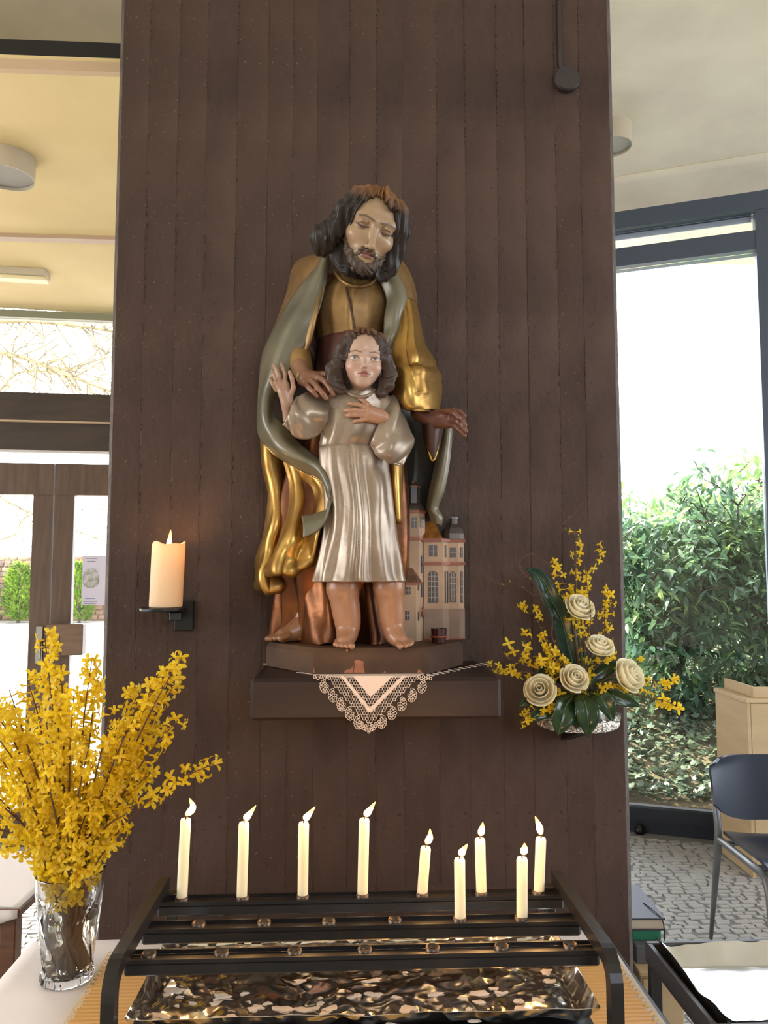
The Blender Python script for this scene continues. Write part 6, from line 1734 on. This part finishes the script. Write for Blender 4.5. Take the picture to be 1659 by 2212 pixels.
# roses
m_rose = leaf_mat('cream_rose_petal', (255, 250, 226), (254, 243, 208), .35, .5, 6.)
m_stemg = M('green_stem', (66, 88, 46), .5)
def rose(px, py, rpx, Y, tilt, label, seed):
    rs = random.Random(seed); c = P(px, py, Y); r = rpx*Y/F
    t = thing('cream_rose', foot.lerp(c, .05), label, 'rose', 'cream roses in the arrangement')
    WLt = WL[t.name]
    q = Vector(tilt).normalized().to_track_quat('Z', 'Y').to_matrix()
    k = MB(); k.tube([Vector(v) for v in cr(np.array([tuple(foot), tuple(foot.lerp(c, .55)+Vector((0, .012, .015))), tuple(c-q @ Vector((0, 0, r*.9)))]), 6)], .0028, 7); k.build('stem', m_stemg, t, True)
    k = MB(); k.lathe([(r*.12, -r*.95), (r*.30, -r*.86), (r*.34, -r*.70)], (0, 0, 0), 10); k.v = [tuple(c+q @ Vector(v)) for v in k.v]; k.build('calyx', m_stemg, t, True)
    # rings of petals wrapped round a bud: (count, base radius, top radius, top height, span)
    for ring, (cnt, rb, rtp, zt_, span, flare) in enumerate([(3, .20, .26, .78, 1.9, -.05), (4, .36, .46, .80, 1.35, .0), (5, .50, .70, .74, 1.15, .08), (6, .60, .95, .56, .95, .24), (4, .62, 1.08, .22, .9, .42)]):
        for i in range(cnt):
            a0 = 2*PI*i/cnt+ring*.7+rs.uniform(-.15, .15); G = []
            zt2 = zt_*rs.uniform(.93, 1.06)
            for vi in range(8):
                v = vi/7; row = []
                for ui in range(9):
                    u = ui/8*2-1; w = span*(.55+.45*math.sin(PI*min(1, v*.75+.12)))*u
                    prof_ = rb*.35+(rtp*1.02-rb*.35)*math.sin(PI/2*min(1, v*1.25))
                    rad = prof_+flare*max(0, v-.72)*1.6-(.06 if ring < 2 else 0)*v
                    z = -.75+(zt2+.75)*v-.10*abs(u)**2*v-flare*.55*max(0, v-.75)*2
                    a = a0+w
                    row.append((r*rad*math.cos(a), r*rad*math.sin(a), r*z))
                G.append(row)
            k = MB(); k.grid(np.array(G), .0005); k.v = [tuple(c+q @ Vector(v)) for v in k.v]; k.build('petal', m_rose, t, True)
rose(1252, 1313, 27, 1.745, (.25, -.8, .75), 'topmost cream rose of the arrangement', 1)
rose(1296, 1397, 25, 1.735, (.1, -.6, .9), 'cream rose at mid height right of the twigs', 2)
rose(1240, 1466, 26, 1.705, (.15, -.9, .55), 'cream rose low in the middle above the big leaves', 3)
rose(1167, 1491, 28, 1.705, (-.35, -.9, .45), 'cream rose at the lower left of the arrangement', 4)
rose(1357, 1460, 31, 1.715, (.55, -.75, .45), 'largest cream rose at the right, over the pillar edge', 5)
# big leaves
m_bigleaf = leaf_mat('dark_glossy_leaf', (30, 52, 30), (46, 70, 36), .08, .16, 40.)
m_asp = leaf_mat('aspidistra_leaf', (26, 52, 44), (36, 66, 54), .06, .2, 30.)
def bigleaf(pix, wpx, label, mat=m_bigleaf, name='large_leaf', group='large leaves in the arrangement', fold=.22, peak=.45):
    pts = [Vector(v) for v in cr(np.array([tuple(P(*q)) for q in pix]), 6)]; n = len(pts); w = wpx*1.74/F; G = []
    tg0 = (pts[-1]-pts[0]).normalized(); sd = tg0.cross(Vector((0, 1, 0))).normalized()
    for i, p in enumerate(pts):
        t = i/(n-1); hw = w/2*(math.sin(PI*t**(math.log(.5)/math.log(peak))) ** .8)+.0008 if 0 < t < 1 else .0008
        tg = (pts[min(i+1, n-1)]-pts[max(i-1, 0)]).normalized(); s_ = (sd-tg*sd.dot(tg)).normalized(); nn = tg.cross(s_)
        if nn.y > 0: nn = -nn
        row = []
        for u in np.linspace(-1, 1, 9):
            wv = .04*math.sin(9*t+3*u)*w
            row.append(tuple(p+s_*(u*hw)+nn*(abs(u)*hw*fold+wv*abs(u)-.0015*(1 if u == 0 else 0))))
        G.append(row)
    t = thing(name, pts[0], label, 'leaf', group)
    k = MB(); k.grid(np.array(G), .0006); k.build('blade', mat, t, True)
    k = MB(); k.tube([p+Vector((0, -.0008, 0)) for p in pts], [.0016*(1-.8*i/n) for i in range(n)], 6); k.build('midrib', M('leaf_midrib', (84, 108, 60), .4) if 'leaf_midrib' not in bpy.data.materials else bpy.data.materials['leaf_midrib'], t, True)
bigleaf([(1240, 1500, 1.745), (1222, 1525, 1.70), (1212, 1560, 1.688), (1206, 1588, 1.69)], 48, 'large dark leaf hanging over the plate, left of the two front ones')
bigleaf([(1252, 1496, 1.745), (1264, 1520, 1.695), (1270, 1558, 1.683), (1270, 1591, 1.688)], 48, 'large dark leaf hanging over the plate, right of the two front ones')
bigleaf([(1274, 1496, 1.745), (1296, 1505, 1.71), (1314, 1530, 1.70), (1324, 1558, 1.70)], 38, 'dark leaf bending down at the right above the glass dish')
bigleaf([(1286, 1500, 1.75), (1315, 1500, 1.71), (1350, 1512, 1.70), (1384, 1526, 1.70)], 32, 'glossy leaf reaching right under the largest rose')
bigleaf([(1226, 1504, 1.76), (1190, 1500, 1.73), (1150, 1510, 1.72), (1120, 1526, 1.72)], 38, 'dark leaf reaching left under the lower left rose')
bigleaf([(1228, 1510, 1.75), (1195, 1520, 1.72), (1165, 1540, 1.71), (1138, 1560, 1.71)], 36, 'dark leaf drooping to the left above the foil rim')
bigleaf([(1246, 1505, 1.75), (1244, 1530, 1.715), (1246, 1552, 1.708), (1247, 1574, 1.71)], 40, 'dark leaf between the two front leaves')
bigleaf([(1250, 1500, 1.77), (1215, 1462, 1.77), (1180, 1450, 1.77), (1150, 1470, 1.765)], 34, 'dark leaf behind the lower left rose')
bigleaf([(1265, 1498, 1.77), (1285, 1460, 1.77), (1320, 1440, 1.77), (1345, 1445, 1.77)], 32, 'dark leaf behind the largest rose')
bigleaf([(1250, 1490, 1.79), (1232, 1420, 1.80), (1215, 1345, 1.80), (1188, 1290, 1.79), (1163, 1243, 1.785), (1136, 1227, 1.775)], 46, 'long dark strap leaf rising to the upper left', m_asp, 'strap_leaf', None, .3, .42)
bigleaf([(1255, 1490, 1.79), (1250, 1430, 1.80), (1240, 1380, 1.81), (1228, 1340, 1.81)], 34, 'shorter strap leaf behind the topmost rose stem', m_asp, 'strap_leaf', None, .3, .42)
# forsythia sprigs and curly twigs
SP = [([(1244, 1400, 1.79), (1243, 1300, 1.79), (1244, 1225, 1.785), (1243, 1142, 1.78)], .50, 'upright forsythia sprig at the top centre of the arrangement', .7),
      ([(1256, 1400, 1.78), (1258, 1290, 1.78), (1270, 1235, 1.775), (1308, 1180, 1.765)], .52, 'forsythia sprig leaning right at the top of the arrangement', .8),
      ([(1246, 1400, 1.77), (1230, 1310, 1.775), (1216, 1255, 1.77), (1190, 1206, 1.765)], .52, 'forsythia sprig leaning left at the top of the arrangement', .8),
      ([(1285, 1430, 1.78), (1303, 1380, 1.78), (1306, 1330, 1.775), (1301, 1268, 1.77)], .40, 'forsythia sprig rising at the right, left of a pair', .8),
      ([(1292, 1430, 1.78), (1315, 1370, 1.77), (1316, 1310, 1.77), (1324, 1274, 1.765)], .55, 'thin forsythia sprig rising at the right, right of a pair', .6),
      ([(1225, 1440, 1.77), (1190, 1400, 1.765), (1165, 1350, 1.76), (1146, 1315, 1.755), (1131, 1300, 1.75)], .35, 'forsythia sprig reaching up left beside the strap leaf', .9),
      ([(1220, 1450, 1.765), (1170, 1435, 1.755), (1140, 1415, 1.75), (1130, 1372, 1.745)], .40, 'forsythia sprig curving up at the far left', 1.),
      ([(1220, 1470, 1.76), (1160, 1455, 1.75), (1110, 1450, 1.745), (1078, 1442, 1.74), (1046, 1430, 1.735)], .30, 'forsythia sprig reaching left toward the shelf', 1.),
      ([(1220, 1460, 1.77), (1150, 1430, 1.77), (1118, 1414, 1.765), (1092, 1386, 1.76)], .50, 'thin forsythia sprig with a few flowers at the left', .5),
      ([(1290, 1490, 1.73), (1340, 1493, 1.71), (1400, 1507, 1.70), (1445, 1517, 1.695), (1468, 1534, 1.69)], .35, 'low forsythia sprig reaching right past the pillar edge', 1.),
      ([(1295, 1480, 1.75), (1350, 1475, 1.745), (1418, 1470, 1.735), (1452, 1473, 1.73)], .68, 'thin forsythia sprig just above the low right one', .9),
      ([(1220, 1500, 1.73), (1185, 1525, 1.71), (1150, 1537, 1.70), (1120, 1562, 1.695)], .45, 'forsythia sprig drooping at the lower left', 1.),
      ([(1300, 1470, 1.76), (1340, 1455, 1.76), (1366, 1440, 1.755), (1384, 1432, 1.75)], .75, 'forsythia twig behind the largest rose', .8),
      ([(1245, 1470, 1.745), (1220, 1440, 1.74), (1195, 1415, 1.735), (1180, 1385, 1.73)], .10, 'dense forsythia sprig left of the middle', 1.),
      ([(1240, 1480, 1.735), (1205, 1455, 1.725), (1180, 1435, 1.72), (1165, 1415, 1.715)], .10, 'dense forsythia sprig above the lower left rose', 1.),
      ([(1270, 1480, 1.75), (1285, 1445, 1.745), (1300, 1430, 1.74), (1320, 1405, 1.735)], .15, 'forsythia sprig below the mid-height rose', .8),
      ([(1258, 1470, 1.77), (1262, 1420, 1.77), (1262, 1370, 1.77), (1280, 1345, 1.77)], .30, 'forsythia sprig in the centre behind the roses', .6)]
for i, (px_, st_, lab, dens) in enumerate(SP):
    pts = [foot+Vector((0, 0, .0))]+[P(*q) for q in px_]
    branch(pts, .0019, lab, 'forsythia sprigs in the arrangement', .0135/dens, .0138, 300+i, start=max(.2, st_-.06), parent_name='forsythia_sprig', leaves=.12, cat='sprig')
def curly(pix, label):
    t = thing('curly_twig', P(*pix[0]), label, 'twig', 'curly twigs in the arrangement')
    pts = [Vector(v) for v in cr(np.array([tuple(P(*q)) for q in pix]), 8)]; n = len(pts)
    k = MB(); k.tube(pts, [.0015*(1-.6*i/n) for i in range(n)], 6); k.build('twig', m_twig, t, True)
    rs = random.Random(len(label))
    for i in range(4, n-6, 5):
        o = bpy.data.objects.new('bud_leaf', bud_m); C.objects.link(o); put(o, pts[i], t); o.rotation_euler = (rs.uniform(0, 1.5), rs.uniform(-1, 1), rs.uniform(0, 6)); o.scale = (.009,)*3
curly([(1250, 1500, 1.79), (1215, 1420, 1.76), (1193, 1378, 1.75), (1191, 1324, 1.745), (1157, 1264, 1.745), (1121, 1224, 1.75), (1147, 1197, 1.76), (1204, 1236, 1.765), (1216, 1262, 1.77)], 'curly bare twig looping at the upper left of the arrangement')
curly([(1255, 1500, 1.79), (1246, 1350, 1.81), (1244, 1190, 1.82), (1238, 1153, 1.82), (1209, 1139, 1.82), (1235, 1115, 1.825), (1261, 1085, 1.83)], 'highest curly bare twig above the arrangement')
curly([(1250, 1490, 1.79), (1240, 1330, 1.80), (1212, 1280, 1.80), (1163, 1289, 1.79), (1111, 1259, 1.78), (1084, 1264, 1.775), (1046, 1245, 1.77)], 'curly bare twig stretching far left')
curly([(1280, 1500, 1.77), (1262, 1420, 1.74), (1276, 1340, 1.735), (1268, 1260, 1.74), (1262, 1215, 1.75)], 'curly bare twig climbing past the topmost rose')

# ------------------------------------------------------------------ furniture at the right
def cbox(k, x0, x1, d0, d1, z0, z1, bev=0.):
    c = camw((x0+x1)/2, (d0+d1)/2); c.z = (z0+z1)/2
    return k.box(c, (x1-x0, d1-d0, z1-z0), RZ(-YAW), bev)
m_navy = M('navy_plastic', (34, 42, 58), .28, spec=.6, bump=.02, bscale=200)
m_steel = M('grey_chair_steel', (120, 122, 122), .4, .6, col2=(104, 106, 108), vscale=8)
chair = thing('stacking_chair', camw(1.62, 3.1), 'navy plastic stacking chair with grey metal legs at the right edge', 'chair')
cx0, cx1, cd0, cd1, zs_ = 1.40, 1.85, 2.88, 3.27, .45
def CW(x, d, z): return camw(x, d, z)
G = []
for i in range(11):
    v = i/10; row = []
    for j in range(15):
        u = j/14*2-1; ins = .02*max(0, abs(v*2-1)-.8)*5
        x = (cx0+cx1)/2+u*(cx1-cx0)/2*(1-ins*.3)
        row.append(tuple(CW(x, cd0+(cd1-cd0)*v, zs_+.012-.018*(1-u*u)*math.sin(PI*min(1, v*1.1))-.02*max(0, .15-v)*6+.012*u*u)))
    G.append(row)
k = MB(); k.grid(np.array(G)[::-1], .012); k.build('seat', m_navy, chair, True, ang=40)
G = []
zb0, zb1 = .515, .775
for i in range(15):
    v = i/14; row = []
    for j in range(21):
        u = j/20*2-1
        hw = (cx1-cx0+.05)/2*(1-.10*max(0, (v-.8)/.2)**3)
        zlow = zb0+.075*abs(u)**4; ztop = zb1-.03*abs(u)**8
        row.append(tuple(CW((cx0+cx1)/2+u*hw, 3.32-.045*u*u+.04*v, zlow+(ztop-zlow)*v)))
    G.append(row)
k = MB(); k.grid(np.array(G)[::-1], -.012); k.build('backrest', m_navy, chair, True, ang=40)
for x in (cx0-.01, cx1+.01):
    k = MB(); k.tube([CW(x, 3.40, .0), CW(x, 3.30, .40), CW(x, 3.29, .50), CW(x, 3.33, .70)], [.010, .020, .020, .012], 10, flat=.75); k.build('rear_leg', m_steel, chair, True)
    k = MB(); k.tube([CW(x, 2.84, .0), CW(x, 2.87, .38), CW(x, 2.89, .435), CW(x, 2.93, .447), CW(x, 3.29, .447)], [.011, .017, .018, .016, .016], 10, flat=.8); k.build('front_leg', m_steel, chair, True)
k = MB(); k.tube([CW(cx0, 2.90, .432), CW(cx1, 2.90, .432)], .011, 8); k.build('front_rail', m_steel, chair, True)
k = MB(); k.tube([CW(cx0, 3.28, .432), CW(cx1, 3.28, .432)], .011, 8); k.build('rear_rail', m_steel, chair, True)

m_beige = M('beige_laminate', (200, 172, 130), .5, col2=(190, 162, 120), vscale=3, stretch=(1, 1, 6)); m_gap = M('dark_gap', (30, 26, 22), .8)
cab = thing('beige_cabinet', camw(2.2, 4.15), 'beige wooden cabinet with a sloped lip behind the navy chair', 'cabinet')
kx0, kx1, kd0, kd1, kz = 1.875, 2.82, 4.04, 4.42, .90
k = MB(); cbox(k, kx0+.015, kx1-.015, kd0+.02, kd1-.01, .06, kz-.03); k.build('body', m_beige, cab)
k = MB(); cbox(k, kx0, kx0+.02, kd0, kd1, .0, kz-.02, .002); k.build('side_panel', m_beige, cab)
k = MB(); cbox(k, kx1-.02, kx1, kd0, kd1, .0, kz-.02, .002); k.build('side_panel', m_beige, cab)
k = MB(); cbox(k, kx0-.01, kx1+.01, kd0-.01, kd1, kz-.022, kz, .003); k.build('top', m_beige, cab)
k = MB(); cbox(k, kx0+.045, kx1, kd0+.02, kd0+.04, kz, kz+.055, .002); k.build('lip', m_beige, cab)
k = MB(); cbox(k, kx0+.045, kx0+.065, kd0+.04, kd1-.02, kz, kz+.055, .002); k.build('lip', m_beige, cab)
for x0, x1 in ((kx0+.022, kx0+.255), (kx0+.259, kx0+.60), (kx0+.604, kx1-.022)):
    k = MB(); cbox(k, x0, x1, kd0+.002, kd0+.02, .065, kz-.026, .0015); k.build('door', m_beige, cab)

# foil-lined tray on a stand, bottom right
ZQ = .78
qa, qb = PZ(1410, 2032, ZQ), PZ(1502, 2212, ZQ)
qx0 = (qa.x+qb.x)/2+.005; qy1 = qa.y; qx1 = qx0+.75; qy0 = PZ(1560, 2200, ZQ).y-.012
m_qfr = M('dark_grey_steel', (62, 60, 60), .45)
st = thing('foil_stand', ((qx0+qx1)/2, (qy0+qy1)/2, 0), 'dark steel stand with a tray lined in smooth foil at the lower right', 'tray stand')
for x0, x1, y0, y1 in ((qx0, qx1, qy1-.012, qy1), (qx0, qx1, qy0-.012, qy0), (qx0, qx0+.012, qy0, qy1-.012), (qx1-.012, qx1, qy0, qy1-.012)):
    k = MB(); k.box(((x0+x1)/2, (y0+y1)/2, ZQ-.02), (x1-x0, y1-y0, .04), None, .002); k.build('rim_bar', m_qfr, st)
k = MB(); k.box(((qx0+qx1)/2, (qy0+qy1)/2, ZQ-.037), (qx1-qx0-.02, qy1-qy0-.01, .004)); k.build('tray_bottom', m_qfr, st)
for x in (qx0+.015, qx1-.015):
    for y in (qy0+.005, qy1-.012):
        k = MB(); k.box((x, y, (ZQ-.04)/2), (.022, .022, ZQ-.04), None, .002); k.build('leg', m_qfr, st)
nx, ny = 90, 50; A = crumple(nx, ny, .0006, 9); B_ = crumple(nx, ny, .003, 11); G = np.zeros((ny, nx, 3))
fx0, fx1, fy0, fy1 = qx0+.016, qx1-.014, qy0+.003, qy1-.015
for i in range(ny):
    for j in range(nx):
        u, v = (j/(nx-1)), i/(ny-1); x = fx0+(fx1-fx0)*u; y = fy0+(fy1-fy0)*v
        e = min((x-fx0), (fx1-x), (fy1-y)*.8, (y-fy0)*2); lip = max(0, 1-e/.03); lx = max(0, 1-(x-fx0)/.03)
        G[i, j] = (x, y, ZQ-.030+A[i, j]*(1-lip)+B_[i, j]*lip*1.1+.030*lip**1.3+.018*lx**1.5)
k = MB(); k.grid(G, .0006); k.build('foil_lining', m_foil_s, st, True, ang=40)

# low cabinet beside the pillar with a stack of books
lc0 = thing('low_cabinet', camw(.76, 2.15), 'low beige cabinet squeezed between pillar and foil stand', 'cabinet')
lz = .537
k = MB(); cbox(k, .655, .765, 2.05, 2.40, 0, lz-.012, .002); k.build('body', m_beige, lc0)
k = MB(); cbox(k, .65, .772, 2.04, 2.41, lz-.012, lz, .002); k.build('top', m_beige, lc0)
k = MB(); cbox(k, .66, .76, 2.044, 2.052, .04, lz-.02, .001); k.build('door', m_beige, lc0)
def item(x0, x1, d0, d1, z0, z1, m, name, label, cat, bev=.002):
    k = MB(); cbox(k, x0, x1, d0, d1, z0, z1, bev); o = k.build(name, m); tag(o, label, cat); return o
m_gbox = M('slate_box', (98, 100, 104), .5); m_green = M('green_card', (46, 128, 96), .5)
item(.655, .735, 2.08, 2.36, lz, lz+.045, m_gbox, 'storage_box', 'flat slate grey box lowest on the low cabinet', 'box')
item(.655, .732, 2.11, 2.34, lz+.0455, lz+.072, m_green, 'file_folder', 'green folder lying on the grey box', 'folder')
bk = thing('hymn_book', camw(.69, 2.22, lz+.0725), 'thick dark-covered book lying on the green folder', 'book')
z0 = lz+.0725
k = MB(); cbox(k, .655, .738, 2.11, 2.32, z0+.003, z0+.027); k.build('pages', M('paper_edges', (206, 190, 164), .8), bk)
k = MB(); cbox(k, .655, .742, 2.105, 2.325, z0, z0+.003); k.build('cover', M('slate_cover', (64, 62, 68), .5), bk)
k = MB(); cbox(k, .655, .742, 2.105, 2.325, z0+.027, z0+.031); k.build('cover', bpy.data.materials['slate_cover'], bk)
k = MB(); p = [camw(.716, 2.20, z0+.032), camw(.728, 2.13, z0+.034), camw(.735, 2.10, z0+.02), camw(.736, 2.098, z0-.05)]
k.tube([Vector(v) for v in cr(np.array([tuple(q) for q in p]), 5)], .0016, 6); k.build('ribbon', m_black, bk)

# small wooden table with a white cloth at the left edge
m_oak = M('brown_oak', (112, 74, 48), .45, col2=(88, 56, 38), vscale=6, stretch=(1, 8, 8))
lt = thing('wooden_table', camw(-1.3, 2.42), 'brown wooden table with a white cloth at the far left behind the vase', 'table')
lx0, lx1, ld0, ld1, lzt = -1.75, -1.015, 2.22, 2.66, .615
k = MB(); cbox(k, lx0, lx1, ld0, ld1, lzt-.025, lzt, .004); k.build('table_top', m_oak, lt)
for x in (lx0+.04, lx1-.04):
    for d in (ld0+.04, ld1-.04):
        k = MB(); cbox(k, x-.022, x+.022, d-.022, d+.022, 0, lzt-.025, .003); k.build('leg', m_oak, lt)
k = MB(); cbox(k, lx0+.05, lx1-.05, ld0+.03, ld0+.05, lzt-.09, lzt-.025); k.build('apron', m_oak, lt)
k = MB(); cbox(k, lx0+.05, lx1-.05, ld0+.03, ld0+.05, .15, .19); k.build('stretcher', m_oak, lt)
G = []
for i in range(20):
    v = i/19; row = []
    for j in range(30):
        u = j/29; x = lx0+(lx1-lx0-.004)*u; d = ld0+.02+(ld1-ld0-.02)*v
        row.append(tuple(camw(x, d, lzt+.002+.0015*math.sin(14*x+9*d))))
    G.append(row)
front_ = []
for q in (.004, .02, .035):
    front_.append([tuple(camw(lx0+(lx1-lx0-.004)*j/29, ld0-.004, lzt+.001-q-.012*(q > .03)*math.sin(j*.8))) for j in range(30)])
G = front_[::-1]+G
k = MB(); k.grid(np.array(G), .001)
tag(k.build('table_runner', m_cloth, None, True), 'white cloth lying on the brown table at the far left', 'cloth')
